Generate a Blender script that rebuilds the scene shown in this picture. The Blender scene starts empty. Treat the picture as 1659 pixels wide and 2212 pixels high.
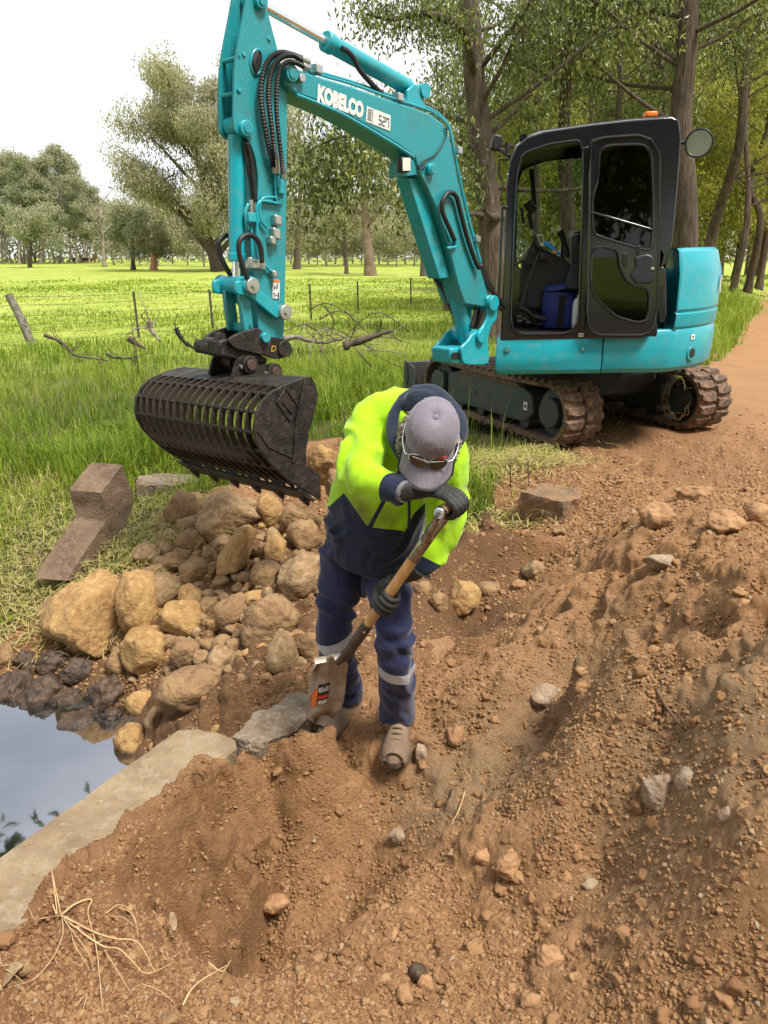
import bpy, bmesh, math, random
import numpy as np
from mathutils import Vector, Matrix, noise as mnoise
R_ = math.radians
random.seed(7); rng = np.random.default_rng(11)
SC = bpy.context.scene
COL = SC.collection
# ---------------------------------------------------------------- camera, sky, sun, exposure
PITCH, CAM_H = R_(18.4), 1.6
cd = bpy.data.cameras.new('camera'); cam = bpy.data.objects.new('camera', cd); COL.objects.link(cam)
cam.location = (0, 0, CAM_H); cam.rotation_euler = (math.pi/2 - PITCH, 0, 0)
cd.sensor_fit = 'HORIZONTAL'; cd.sensor_width = 36.0; cd.lens = 36.0
cd.clip_start = 0.05; cd.clip_end = 3000
SC.camera = cam
SUN_EL, SUN_AZ = R_(60), R_(134)          # azimuth clockwise from +Y (the view direction)
w = bpy.data.worlds.new('World'); SC.world = w; w.use_nodes = True
nt = w.node_tree; nt.nodes.clear()
def wn(t, **k):
    n = nt.nodes.new(t)
    for a, b in k.items(): setattr(n, a, b)
    return n
sky = wn('ShaderNodeTexSky', sky_type='NISHITA', sun_disc=False, sun_elevation=SUN_EL, sun_rotation=SUN_AZ)
bgs = wn('ShaderNodeBackground'); bgs.inputs['Strength'].default_value = 0.12
nt.links.new(sky.outputs[0], bgs.inputs['Color'])
bgc = wn('ShaderNodeBackground'); bgc.inputs['Color'].default_value = (0.96, 0.975, 1.0, 1); bgc.inputs['Strength'].default_value = 0.88
tc = wn('ShaderNodeTexCoord'); mp = wn('ShaderNodeMapping'); mp.inputs['Scale'].default_value = (1.3, 1.3, 3.0)
nz = wn('ShaderNodeTexNoise'); nz.inputs['Scale'].default_value = 2.2; nz.inputs['Detail'].default_value = 6
cr = wn('ShaderNodeMapRange'); cr.inputs[1].default_value = 0.30; cr.inputs[2].default_value = 0.52; cr.inputs[3].default_value = 0.55; cr.inputs[4].default_value = 1.0
mx = wn('ShaderNodeMixShader'); wo = wn('ShaderNodeOutputWorld')
nt.links.new(tc.outputs['Generated'], mp.inputs[0]); nt.links.new(mp.outputs[0], nz.inputs['Vector'])
nt.links.new(nz.outputs[0], cr.inputs[0]); nt.links.new(cr.outputs[0], mx.inputs[0])
nt.links.new(bgs.outputs[0], mx.inputs[1]); nt.links.new(bgc.outputs[0], mx.inputs[2]); nt.links.new(mx.outputs[0], wo.inputs[0])
sl = bpy.data.lights.new('sun', 'SUN'); sun = bpy.data.objects.new('sun', sl); COL.objects.link(sun)
sl.energy = 4.3; sl.angle = R_(16); sl.color = (1.0, 0.94, 0.85)
sd = Vector((math.sin(SUN_AZ)*math.cos(SUN_EL), math.cos(SUN_AZ)*math.cos(SUN_EL), math.sin(SUN_EL)))
sun.rotation_euler = sd.to_track_quat('Z', 'Y').to_euler(); sun.location = (0, 0, 30)
SC.view_settings.view_transform = 'Standard'; SC.view_settings.look = 'None'
SC.view_settings.exposure = 0.50; SC.view_settings.gamma = 1.0
try: SC.cycles.use_denoising = True; SC.cycles.max_bounces = 6; SC.cycles.transparent_max_bounces = 12
except Exception: pass
# ---------------------------------------------------------------- measuring helpers (photo point + known plane -> place in the world)
_cF = np.array([0, math.cos(PITCH), -math.sin(PITCH)]); _cU = np.array([0, math.sin(PITCH), math.cos(PITCH)])
CAMP = np.array([0, 0, CAM_H])
def ray(u, v): return _cF*1659 + np.array([u-829.5, 0, 0]) + _cU*(1106-v)
def G(u, v, z=0.0): d = ray(u, v); return CAMP + d*(z-CAM_H)/d[2]
def YY(u, v, y): d = ray(u, v); return CAMP + d*y/d[1]
def PL(u, v, q, n): d = ray(u, v); return CAMP + d*(n @ (q-CAMP))/(n @ d)
def V3(*a): return np.array(a, float)
def nrm(a): a = np.asarray(a, float); return a/np.linalg.norm(a)
# ---------------------------------------------------------------- materials
def node(nt, t, **k):
    n = nt.nodes.new(t)
    for a, b in k.items(): setattr(n, a, b)
    return n
def c4(c): return (c[0], c[1], c[2], 1)
def mat(name, col, rough=0.6, metal=0.0, col2=None, scale=8.0, bump=0.0, bscale=60.0, spec=0.5, rough2=None, lo=.4, hi=.62, detail=5, coat=0.0, trans=None, sub=None, col3=None, scale3=60., amt3=.5):
    m = bpy.data.materials.new(name); m.use_nodes = True; t = m.node_tree; b = t.nodes['Principled BSDF']
    b.inputs['Base Color'].default_value = c4(col); b.inputs['Roughness'].default_value = rough; b.inputs['Metallic'].default_value = metal
    b.inputs['Specular IOR Level'].default_value = spec; b.inputs['Coat Weight'].default_value = coat; b.inputs['Coat Roughness'].default_value = 0.08
    co = node(t, 'ShaderNodeTexCoord')
    if col2 is not None:
        n = node(t, 'ShaderNodeTexNoise'); n.inputs['Scale'].default_value = scale; n.inputs['Detail'].default_value = detail; n.inputs['Roughness'].default_value = .62
        t.links.new(co.outputs['Object'], n.inputs['Vector'])
        r = node(t, 'ShaderNodeMapRange'); r.inputs[1].default_value = lo; r.inputs[2].default_value = hi
        t.links.new(n.outputs[0], r.inputs[0])
        x = node(t, 'ShaderNodeMix', data_type='RGBA'); x.inputs[6].default_value = c4(col); x.inputs[7].default_value = c4(col2)
        t.links.new(r.outputs[0], x.inputs[0]); last = x.outputs[2]
        if col3 is not None:
            n3 = node(t, 'ShaderNodeTexNoise'); n3.inputs['Scale'].default_value = scale3; n3.inputs['Detail'].default_value = 4
            t.links.new(co.outputs['Object'], n3.inputs['Vector'])
            r3 = node(t, 'ShaderNodeMapRange'); r3.inputs[1].default_value = .5; r3.inputs[2].default_value = .66; r3.inputs[4].default_value = amt3
            t.links.new(n3.outputs[0], r3.inputs[0])
            x3 = node(t, 'ShaderNodeMix', data_type='RGBA'); x3.inputs[7].default_value = c4(col3)
            t.links.new(last, x3.inputs[6]); t.links.new(r3.outputs[0], x3.inputs[0]); last = x3.outputs[2]
        t.links.new(last, b.inputs['Base Color'])
        if rough2 is not None:
            rr = node(t, 'ShaderNodeMapRange'); rr.inputs[3].default_value = rough; rr.inputs[4].default_value = rough2
            t.links.new(r.outputs[0], rr.inputs[0]); t.links.new(rr.outputs[0], b.inputs['Roughness'])
    if bump:
        n2 = node(t, 'ShaderNodeTexNoise'); n2.inputs['Scale'].default_value = bscale; n2.inputs['Detail'].default_value = 5
        t.links.new(co.outputs['Object'], n2.inputs['Vector'])
        bp = node(t, 'ShaderNodeBump'); bp.inputs['Strength'].default_value = bump; bp.inputs['Distance'].default_value = .02
        t.links.new(n2.outputs[0], bp.inputs['Height']); t.links.new(bp.outputs[0], b.inputs['Normal'])
    return m
# ---------------------------------------------------------------- mesh helpers
def finish(me, smooth, ang=38):
    if smooth:
        me.shade_smooth()
        if ang: me.set_sharp_from_angle(angle=R_(ang))
def link(o, parent=None):
    COL.objects.link(o)
    if parent is not None:
        o.parent = parent
        o.matrix_parent_inverse = Matrix.Translation(-Vector(parent.get('_o', (0, 0, 0)))) if '_o' in parent else Matrix()
    return o
def mobj(name, verts, faces, m=None, parent=None, smooth=True, ang=38, bevel=0, seg=2):
    me = bpy.data.meshes.new(name); me.from_pydata([tuple(v) for v in verts], [], [tuple(f) for f in faces]); me.update()
    finish(me, smooth, ang)
    o = bpy.data.objects.new(name, me)
    if m is not None: me.materials.append(m)
    if bevel:
        b = o.modifiers.new('bevel', 'BEVEL'); b.width = bevel; b.segments = seg; b.limit_method = 'ANGLE'; b.angle_limit = R_(35); b.harden_normals = False
    return link(o, parent)
def npmesh(name, V, F, m=None, parent=None, smooth=False, col=None, link_it=True):
    """V (n,3), F (k,3 or 4) arrays -> one mesh object, fast"""
    me = bpy.data.meshes.new(name); V = np.ascontiguousarray(V, np.float32); F = np.ascontiguousarray(F, np.int32)
    k = F.shape[1]; me.vertices.add(len(V)); me.vertices.foreach_set('co', V.ravel())
    me.loops.add(F.size); me.loops.foreach_set('vertex_index', F.ravel())
    me.polygons.add(len(F)); me.polygons.foreach_set('loop_start', np.arange(0, F.size, k, dtype=np.int32))
    me.polygons.foreach_set('use_smooth', np.full(len(F), smooth))
    if col is not None:
        for an, arr in col.items():
            arr = np.asarray(arr, np.float32)
            if arr.ndim == 1:
                a = me.attributes.new(an, 'FLOAT', 'POINT'); a.data.foreach_set('value', arr)
            else:
                a = me.attributes.new(an, 'FLOAT_COLOR', 'POINT'); a.data.foreach_set('color', np.c_[arr, np.ones(len(arr), np.float32)].astype(np.float32).ravel())
    me.update(calc_edges=True)
    if m is not None: me.materials.append(m)
    o = bpy.data.objects.new(name, me)
    if link_it: link(o, parent)
    return o
def thing(name, label, cat, loc=(0, 0, 0), group=None):
    o = bpy.data.objects.new(name, None); o.empty_display_size = .1; o.location = tuple(map(float, loc)); COL.objects.link(o)
    o['_o'] = tuple(map(float, loc)); tag(o, label, cat, group); return o
def tag(o, label=None, cat=None, group=None, kind=None):
    if label: o['label'] = label
    if cat: o['category'] = cat
    if group: o['group'] = group
    if kind: o['kind'] = kind
    return o
def frame_of(t, up=(0, 0, 1)):
    t = nrm(t); u = np.asarray(up, float)
    if abs(t @ u) > .95: u = V3(1, 0, 0) if abs(t[0]) < .9 else V3(0, 1, 0)
    a = nrm(np.cross(u, t)); return a, np.cross(t, a)
class MB:
    def __init__(s): s.v = []; s.f = []
    def add(s, vs, fs):
        o = len(s.v); s.v += [tuple(map(float, x)) for x in vs]; s.f += [tuple(i+o for i in f) for f in fs]; return s
    def box(s, c, size, ax=None):
        A = np.eye(3) if ax is None else np.asarray([nrm(a) for a in ax]); c = np.asarray(c, float); h = np.asarray(size, float)/2
        vs = [c + A[0]*h[0]*i + A[1]*h[1]*j + A[2]*h[2]*k for i in (-1, 1) for j in (-1, 1) for k in (-1, 1)]
        return s.add(vs, [(0, 1, 3, 2), (4, 6, 7, 5), (0, 4, 5, 1), (2, 3, 7, 6), (0, 2, 6, 4), (1, 5, 7, 3)])
    def prism(s, pts, vec):
        pts = [np.asarray(p, float) for p in pts]; vec = np.asarray(vec, float); n = len(pts)
        nn = sum(np.cross(pts[i]-pts[0], pts[(i+1) % n]-pts[0]) for i in range(n))
        if nn @ vec > 0: pts = pts[::-1]
        fs = [tuple(range(n)), tuple(range(2*n-1, n-1, -1))] + [(i, i+n, (i+1) % n+n, (i+1) % n) for i in range(n)]
        fs = [fs[0], fs[1]] + [tuple(reversed(f)) for f in fs[2:]]
        fs[2:] = [tuple(reversed(f)) for f in fs[2:]]
        return s.add(pts + [p+vec for p in pts], fs)
    def loft(s, rings, cap=True, closed=True):
        o = len(s.v); n = len(rings[0])
        for r in rings: s.v += [tuple(map(float, p)) for p in r]
        for i in range(len(rings)-1):
            for j in range(n if closed else n-1):
                a = o+i*n+j; b = o+i*n+(j+1) % n; s.f.append((a, b, b+n, a+n))
        if cap: s.f.append(tuple(range(o+n-1, o-1, -1))); s.f.append(tuple(range(o+(len(rings)-1)*n, o+len(rings)*n)))
        return s
    def tube(s, pts, r, n=10, cap=True, up=(0, 0, 1)):
        pts = np.asarray(pts, float); k = len(pts); rr = np.full(k, r) if np.isscalar(r) else np.asarray(r, float)
        T = np.gradient(pts, axis=0); rings = []; a = None
        for i in range(k):
            t = nrm(T[i])
            if a is None: a, b = frame_of(t, up)
            else: a = nrm(a - t*(a @ t)); b = np.cross(t, a)
            rings.append([pts[i] + rr[i]*(a*math.cos(q)+b*math.sin(q)) for q in np.linspace(0, 2*math.pi, n, endpoint=False)])
        return s.loft(rings, cap)
    def cyl(s, p0, p1, r, n=18, r2=None): return s.tube([p0, p1], [r, r if r2 is None else r2], n)
    def build(s, name, m=None, parent=None, smooth=True, ang=38, bevel=0, seg=2): return mobj(name, s.v, s.f, m, parent, smooth, ang, bevel, seg)
def spline(pts, n=24):
    """Catmull-Rom through points"""
    P = np.asarray(pts, float); P = np.vstack([2*P[0]-P[1], P, 2*P[-1]-P[-2]]); k = len(P)-3
    out = []
    for q in np.linspace(0, k, n):
        i = min(int(q), k-1); t = q-i; a, b, c, d = P[i:i+4]
        out.append(.5*((2*b)+(c-a)*t+(2*a-5*b+4*c-d)*t*t+(3*b-a-3*c+d)*t**3))
    return np.array(out)
def evaluated(o):
    dg = bpy.context.evaluated_depsgraph_get(); return bpy.data.meshes.new_from_object(o.evaluated_get(dg))
def remeshed(mb, voxel=.012, smooth=6, fac=.5):
    """join overlapping lofts into one continuous surface"""
    me = bpy.data.meshes.new('tmp'); me.from_pydata(mb.v, [], mb.f); me.update()
    bm = bmesh.new(); bm.from_mesh(me); bmesh.ops.recalc_face_normals(bm, faces=bm.faces); bm.to_mesh(me); bm.free()
    o = bpy.data.objects.new('tmp', me); COL.objects.link(o)
    r = o.modifiers.new('r', 'REMESH'); r.mode = 'VOXEL'; r.voxel_size = voxel
    if smooth: q = o.modifiers.new('s', 'SMOOTH'); q.iterations = smooth; q.factor = fac
    bpy.context.view_layer.update(); out = evaluated(o)
    bpy.data.objects.remove(o); bpy.data.meshes.remove(me); return out
def meshobj(name, me, m, parent=None, smooth=True):
    me.name = name; o = bpy.data.objects.new(name, me); me.materials.clear(); me.materials.append(m)
    if smooth: me.shade_smooth()
    return link(o, parent)
# ---------------------------------------------------------------- noise on arrays
def _h(ix, iy, s):
    n = (ix.astype(np.int64)*374761393 + iy.astype(np.int64)*668265263 + s*974634777) & 0xffffffff
    n = ((n ^ (n >> 13))*1274126177) & 0xffffffff; return ((n ^ (n >> 16)) & 0xffff)/65535.0
def vnoise(x, y, s=0):
    ix = np.floor(x); iy = np.floor(y); fx = x-ix; fy = y-iy; fx = fx*fx*(3-2*fx); fy = fy*fy*(3-2*fy)
    a = _h(ix, iy, s); b = _h(ix+1, iy, s); c = _h(ix, iy+1, s); d = _h(ix+1, iy+1, s)
    return (a*(1-fx)+b*fx)*(1-fy)+(c*(1-fx)+d*fx)*fy*1.0 - .5
def fbm(x, y, s=0, o=4):
    r = 0; a = 1.
    for i in range(o): r = r + a*vnoise(x*2**i+17*i, y*2**i-9*i, s+i); a *= .55
    return r
def lumps(x, y, s=0):
    """rounded clods: 1 - squared distance to the nearest jittered cell point"""
    ix = np.floor(x); iy = np.floor(y); best = np.full(x.shape, 9.)
    for dx in (-1, 0, 1):
        for dy in (-1, 0, 1):
            cx = ix+dx; cy = iy+dy; px = cx+_h(cx, cy, s); py = cy+_h(cx, cy, s+5); rr = .35+.65*_h(cx, cy, s+9)
            best = np.minimum(best, ((x-px)**2+(y-py)**2)/(rr*rr))
    return np.sqrt(np.maximum(0, 1-best))
def vnoise3(P, s=0):
    I = np.floor(P); f = P-I; f = f*f*(3-2*f); ix, iy, iz = I[:, 0], I[:, 1], I[:, 2]; out = 0
    for dz in (0, 1):
        sd_ = s*7+(iz+dz).astype(np.int64)*131; wz = f[:, 2] if dz else 1-f[:, 2]
        a = _h(ix, iy, sd_); b = _h(ix+1, iy, sd_); c = _h(ix, iy+1, sd_); d = _h(ix+1, iy+1, sd_)
        out = out+wz*((a*(1-f[:, 0])+b*f[:, 0])*(1-f[:, 1])+(c*(1-f[:, 0])+d*f[:, 0])*f[:, 1])
    return out-.5
def sstep(a, b, x): t = np.clip((x-a)/(b-a), 0, 1); return t*t*(3-2*t)
# ================================================================ TERRAIN
RD = nrm((.48, .877, 0))
def edge_d(x, y): return -(x-0.0)*RD[1] + (y-2.4)*RD[0]      # distance to the left of the road's left edge
def zbase(x, y):
    e = edge_d(x, y)
    return -.36*sstep(.2, 4.5, e) - .10*sstep(4.6, 6.5, -e) + .75*sstep(.3, 3., e)*sstep(2.5, 6., x)*sstep(10, 18, y)*(1-sstep(9, 16, e))*(1-sstep(45, 80, y)) + .25*sstep(60, 260, np.hypot(x, y))
CP = [(-200,2300,-.38),(0,2212,-.40),(200,2212,-.40),(450,2212,-.42),(700,2212,-.40),(950,2212,-.36),(1250,2212,-.33),(1500,2212,-0.14),(1659,2212,-0.02),(1900,2300,-0.05),
(0,2060,-.37),(100,1990,-.38),(200,1890,-.37),(150,2060,-.36),(280,1850,-.38),(340,1790,-.38),(400,1730,-.38),(460,1672,-.37),(512,1632,-.36),
(262,1915,-.42),(295,1990,-.40),(370,2038,-.42),(455,2075,-.43),(560,2068,-.45),(640,2045,-.48),(240,2050,-.37),(350,2115,-.39),(540,2130,-.42),
(322,1950,-.80),(395,2000,-0.86),(470,2030,-0.88),(545,2028,-0.85),(450,1940,-0.86),(560,1960,-0.83),(500,1870,-0.8),(620,1900,-0.8),(600,1830,-0.82),(700,1830,-0.76),(680,1770,-0.78),(735,1790,-0.72),
(345,1825,-.52),(410,1790,-.60),(470,1725,-.46),(560,1715,-.58),(520,1800,-0.7),(600,1650,-.42),(650,1690,-.62),(660,1740,-0.72),(420,1880,-0.74),(560,1660,-.42),
(600,1608,-.33),(655,1575,-.28),(715,1560,-.26),(690,1630,-.40),(770,1630,-.48),(850,1650,-.46),(830,1690,-.52),(760,1690,-.6),(800,1720,-.58),
(837,1640,-.44),(740,1545,-.42),(650,1500,-.40),(590,1540,-.38),(550,1590,-.37),(820,1480,-.40),(900,1450,-.38),(920,1400,-.37),(700,1450,-.45),(780,1540,-.43),
(900,1640,-.43),(900,1740,-.56),(980,1760,-.50),(1000,1680,-.43),(950,1560,-.32),(900,1560,-.37),(1000,1490,-.22),(1250,1375,0.17),(1120,1440,-0.1),(1060,1470,-.18),
(1300,1600,-0.28),(1200,1640,-0.4),(1100,1700,-0.47),(1400,1560,-0.14),(1350,1470,0.02),(1250,1480,-0.22),(1150,1560,-0.34),
(1020,1800,-0.32),(1100,1790,-0.24),(1200,1765,-0.12),(1330,1725,-0.02),(1430,1685,0.08),(1510,1600,0.16),(1545,1480,0.38),(1480,1390,0.36),(1350,1375,0.3),
(1000,1900,-.44),(900,1870,-.53),(800,1900,-.58),(750,1960,-.58),(850,2050,-.47),(1100,1950,-0.4),(1300,1900,-0.26),(1500,1850,0.06),(1659,1800,0.26),(1659,1600,0.34),(1659,1400,0.48),(1659,2000,0.1),
(1600,1250,0.44),(1500,1140,0.38),(1400,1110,0.3),(1659,1090,0.42),(1470,1060,0.14),(1300,1150,0.08),(1250,1250,-.10),(1400,1280,0.2),(1200,1350,-0.05),(1300,1330,0.02),(1100,1400,-.2),
(1050,1108,.0),(1150,1150,.0),(1000,1145,-.05),(1080,1205,-.34),(1000,1215,-.36),(1150,1225,-.22),(1050,1270,-.33),(1120,1300,-.26),(980,1320,-.36),(1000,1388,-.54),(955,1390,-.40),(1060,1395,-.3),(1030,1420,-.34),
(1300,1000,0),(1500,1000,.0),(1659,960,0),(1200,1060,.02),(1400,1030,0),(1250,950,-.01),(1320,890,0),(1500,900,-.0),(1600,880,0),(1620,1010,.02),
(650,1060,-.14),(700,980,-.12),(560,1080,-.17),(450,1090,-.22),(380,1130,-.27),(600,1200,-.24),(640,1300,-.36),(560,1250,-.33),(450,1250,-.45),(380,1200,-.38),(330,1260,-.48),(550,1400,-.48),(450,1400,-.61),(400,1500,-.72),(300,1450,-.84),(500,1520,-.55),(430,1560,-.64),(300,1530,-.95),(330,1600,-.90),(250,1620,-1.09),(150,1600,-1.12),(100,1560,-1.12),(200,1500,-.99),(100,1480,-.98),(0,1480,-1.0),(200,1400,-.84),(100,1400,-.84),(0,1400,-.86),
(100,1300,-.7),(0,1300,-.7),(200,1230,-.52),(0,1150,-.5),(150,1100,-.42),(300,1040,-.32),(0,1000,-.38),(250,1150,-.43),(300,1000,-.30),(450,980,-.25),(-300,1300,-.72),(-300,1000,-.4),
(0,1700,-1.3),(100,1700,-1.3),(200,1700,-1.25),(0,1850,-1.35),(-200,1700,-1.3),(-300,1500,-1.1),(-600,1600,-1.2),
(1100,980,-.06),(1180,985,-.01),(900,900,-.18),(1000,940,-.10),(850,1000,-.12),(950,1050,-.06),(600,900,-.26)]
_cp = np.array([G(*c) for c in CP])
_ex = [(-1.5,1.5,-1.35),(-2.6,2.4,-1.35),(-2.2,1.0,-1.35),(-3.5,3,-1.25),(-4.5,3.5,-.8),(-3.6,4.6,-.6),(-5,5.5,-.42)]
_wa = V3(-1.31, 2.11, 0); _wb = V3(-.89, 2.86, 0); _wd = nrm(_wb-_wa)
_we = np.array([G(u, v, -.345) for u, v in ((520,1600),(514,1622),(470,1658),(350,1748),(226,1860),(100,1957),(0,2032))]); _we = np.vstack([_we, _we[-1]+(_we[-1]-_we[-2])/np.linalg.norm(_we[-1]-_we[-2])*1.3])
_cum = np.r_[0, np.cumsum(np.linalg.norm(np.diff(_we, axis=0), axis=1))]
for s_ in np.arange(.03, _cum[-1], .06):
    p_ = V3(*[np.interp(s_, _cum, _we[:, k]) for k in (0, 1)], 0); nn_ = V3(RD[1], -RD[0], 0)
    for o_, z_ in ((.035, -.352), (-.06, -.55), (-.15, -1.05), (-.27, -1.3)): q_ = p_+nn_*o_; _ex.append((q_[0], q_[1], z_))
for ang_ in np.linspace(0, 2*math.pi, 28, endpoint=False):
    _ex.append((9*math.sin(ang_)+.5, 9*math.cos(ang_)+2, None))
for x_, y_ in ((2.5,1.2),(1.5,.3),(.6,-.6),(-.6,-.5),(3.5,3),(3.6,5),(-1.2,.6),(2.6,6.5),(4,8),(1.5,8.2),(0.5,8)): _ex.append((x_, y_, {(2.5,1.2):-.2,(1.5,.3):-.25,(.6,-.6):-.25,(-.6,-.5):-.35,(-1.2,.6):-.38}.get((x_, y_))))
_P = np.array([(a, b, (zbase(a, b) if c is None else c)) for a, b, c in list(map(tuple, _cp))+_ex], float)
_res = _P[:, 2]-zbase(_P[:, 0], _P[:, 1])
_D = np.sqrt(((_P[:, None, :2]-_P[None, :, :2])**2).sum(-1)+1e-4)
_n = len(_P); _A = np.zeros((_n+1, _n+1)); _A[:_n, :_n] = _D - np.eye(_n)*.006; _A[:_n, _n] = 1; _A[_n, :_n] = 1
_w = np.linalg.solve(_A, np.r_[_res, 0])
def height(x, y):
    x = np.atleast_1d(np.asarray(x, float)); y = np.atleast_1d(np.asarray(y, float)); out = zbase(x, y)
    rr = np.hypot(x-.5, y-2); m = rr < 11; xi = x[m]; yi = y[m]; z = np.zeros(len(xi))
    for a in range(0, len(xi), 40000):
        d = np.sqrt((xi[a:a+40000, None]-_P[:, 0])**2+(yi[a:a+40000, None]-_P[:, 1])**2+1e-4); z[a:a+40000] = d @ _w[:_n] + _w[_n]
    out[m] += z*(1-sstep(8, 11, rr[m])); return out
def hz(x, y): return float(height(x, y)[0])
def T(u, v, far=150):
    """where a photo point meets the terrain"""
    d = ray(u, v); d = d/np.linalg.norm(d); s = np.concatenate([np.arange(.8, 12, .02), np.geomspace(12, far, 300)])
    P = CAMP+s[:, None]*d; k = np.argmax(P[:, 2] < height(P[:, 0], P[:, 1])); return P[k]
def soil_mask(x, y):
    """1 = bare earth, 0 = grass; outline of the dug ground and the dirt road"""
    e = edge_d(x, y) + .5*fbm(x*.9, y*.9, 3, 3)
    m = 1-sstep(-.25, .15, e); m = m*(1-sstep(-5.6, -5.0, -e-0.0)*0)            # road side
    return m
_soilpoly = np.array([G(u, v, z)[:2] for u, v, z in [(-250,1420,-.86),(0,1395,-.84),(95,1330,-.72),(120,1265,-.6),(250,1235,-.5),(330,1185,-.4),(345,1120,-.3),(420,1075,-.22),(560,1030,-.2),(690,940,-.14),(745,935,-.14),(760,1010,-.12),(990,1075,-.02),(1060,1060,0),(1110,1020,0),(1180,985,0),(1230,960,0),(1290,900,0),(1330,870,0),(1420,860,0),(1500,800,0),(1560,760,0),(1625,680,0),(1659,637,0)]]
    + [V3(*(G(1659,637,0)[:2]+RD[:2]*300)), V3(*(G(1659,637,0)[:2]+RD[:2]*300+V3(4.8, 0))), V3(6.0, 2.4), V3(3.5, -9), V3(-6, -13), V3(-8, -9), V3(-3.2, -1), V3(-4.2, 1.5)])
def in_poly(x, y, P):
    c = np.zeros(x.shape, bool); n = len(P); j = n-1
    for i in range(n):
        k = ((P[i, 1] > y) != (P[j, 1] > y)) & (x < (P[j, 0]-P[i, 0])*(y-P[i, 1])/(P[j, 1]-P[i, 1]+1e-12)+P[i, 0]); c ^= k; j = i
    return c
def poly_sd(x, y, P):
    d = np.full(x.shape, 1e9); n = len(P)
    for i in range(n):
        a = P[i]; b = P[(i+1) % n]; ab = b-a; t = np.clip(((x-a[0])*ab[0]+(y-a[1])*ab[1])/(ab @ ab+1e-12), 0, 1)
        d = np.minimum(d, np.hypot(x-a[0]-t*ab[0], y-a[1]-t*ab[1]))
    return np.where(in_poly(x, y, P), d, -d)
def bare(x, y):
    x = np.asarray(x, float); y = np.asarray(y, float); r = np.hypot(x, y)
    return sstep(-.09, .09, poly_sd(x, y, _soilpoly)+.16*fbm(x*2.2, y*2.2, 5, 4)*np.clip(r/4, .6, 3))
# grid: fine where the camera looks, coarse elsewhere
az = np.r_[np.linspace(-180, -62, 30)[:-1], np.linspace(-62, -36, 60)[:-1], np.linspace(-36, 36, 540)[:-1], np.linspace(36, 62, 60)[:-1], np.linspace(62, 180, 31)]
rad = np.r_[0.0, .3, .6, np.arange(.85, 3.4, .0085), 3.4*1.0034**np.arange(1, 130), 5.27*1.018**np.arange(1, 340)]
rad = rad[rad < 1400]
AZ, RR = np.meshgrid(np.radians(az), rad); gx = RR*np.sin(AZ); gy = RR*np.cos(AZ)
gz = height(gx.ravel(), gy.ravel()).reshape(gx.shape)
def _blur(Z, n):
    for _ in range(n):
        Z = np.pad(Z, 1, mode='edge'); Z = (Z[:-2, 1:-1]+Z[2:, 1:-1]+Z[1:-1, :-2]+Z[1:-1, 2:]+2*Z[1:-1, 1:-1])/6
    return Z
_sm = _blur(gz, 45); _wd = np.clip(1-np.hypot(gx+.25, gy-2.45)/1.25, 0, 1); _wd = sstep(0, .35, _wd)
_dw = (gx-_we[3][0])*RD[1]-(gy-_we[3][1])*RD[0]; _sw = (gx-_we[3][0])*RD[0]+(gy-_we[3][1])*RD[1]      # across and along the headwall
gz = gz*(1-_wd)+_sm*_wd
_hole = np.exp(-((_dw-.48)**2/.055+(_sw+.02)**2/.14)); _hole2 = np.exp(-((_dw-.62)**2/.03+(_sw-.33)**2/.05)); _hc = G(430, 1990, -.78); gz = gz-.20*_hole-.10*_hole2-.22*np.exp(-((gx-_hc[0])**2+(gy-_hc[1])**2)/.022)
_ragged = .06*fbm(_sw*7, _sw*0+3, 33, 3)+.03*fbm(gx*9, gy*9, 34, 3)
_bank = -.330-np.maximum(0, _dw-.05-_ragged*1.2)*(1.9+1.2*fbm(_sw*4, _dw*2, 36, 2)+2.6*sstep(.12, .35, -_sw)); _in = sstep(-.085, -.045, _dw+_ragged*.8)*sstep(-1.9, -1.6, _sw)*(1-sstep(.30, .42, _sw))*(1-sstep(.30, .42, _dw))
_bp = G(688, 1592, -.27); gz = gz+.17*np.exp(-(((gx-_bp[0])/.17)**2+((gy-_bp[1])/.10)**2))
gz = np.where(_in > 0, np.maximum(gz, _bank*_in+(1-_in)*-9), gz)
B = bare(gx.ravel(), gy.ravel()).reshape(gx.shape)
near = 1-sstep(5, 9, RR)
roadm = sstep(.0, 1.2, -edge_d(gx, gy)-.9)*B*(1-sstep(0, .9, 5.6-np.hypot(gx*.55, gy)))           # packed road surface
roadm = np.clip(roadm, 0, 1)
loose = B*(1-roadm)
tx = gx*RD[0]+gy*RD[1]; ty = gx*RD[1]-gy*RD[0]
def ridged(x, y, s, o=3):
    r = 0; a = 1.
    for i in range(o): r = r+a*(.25-np.abs(vnoise(x*2**i+5*i, y*2**i+3*i, s+i))); a *= .55
    return r
gz += loose*near*(.05*fbm(gx*3, gy*3, 1, 4)-.04*ridged(gx*4.5, gy*4.5, 61, 2))
_k = (loose*near > .02) & (RR > .5); _V = np.stack([gx, gy, gz], -1)
_du = np.gradient(_V, axis=1); _dv = np.gradient(_V, axis=0); _N = np.cross(_du, _dv); _N /= (np.linalg.norm(_N, axis=-1, keepdims=True)+1e-9); _N[_N[..., 2] < 0] *= -1
_Pk = _V[_k]; _wp = _Pk+.03*np.stack([vnoise3(_Pk*9, 81), vnoise3(_Pk*9, 82), vnoise3(_Pk*9, 83)], 1)*2
_rough = np.clip(.55+1.4*vnoise3(_Pk*1.7, 90), .15, 1.2)
_steep = 1-.75*(1-sstep(.45, .85, _N[_k][:, 2]))
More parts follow.
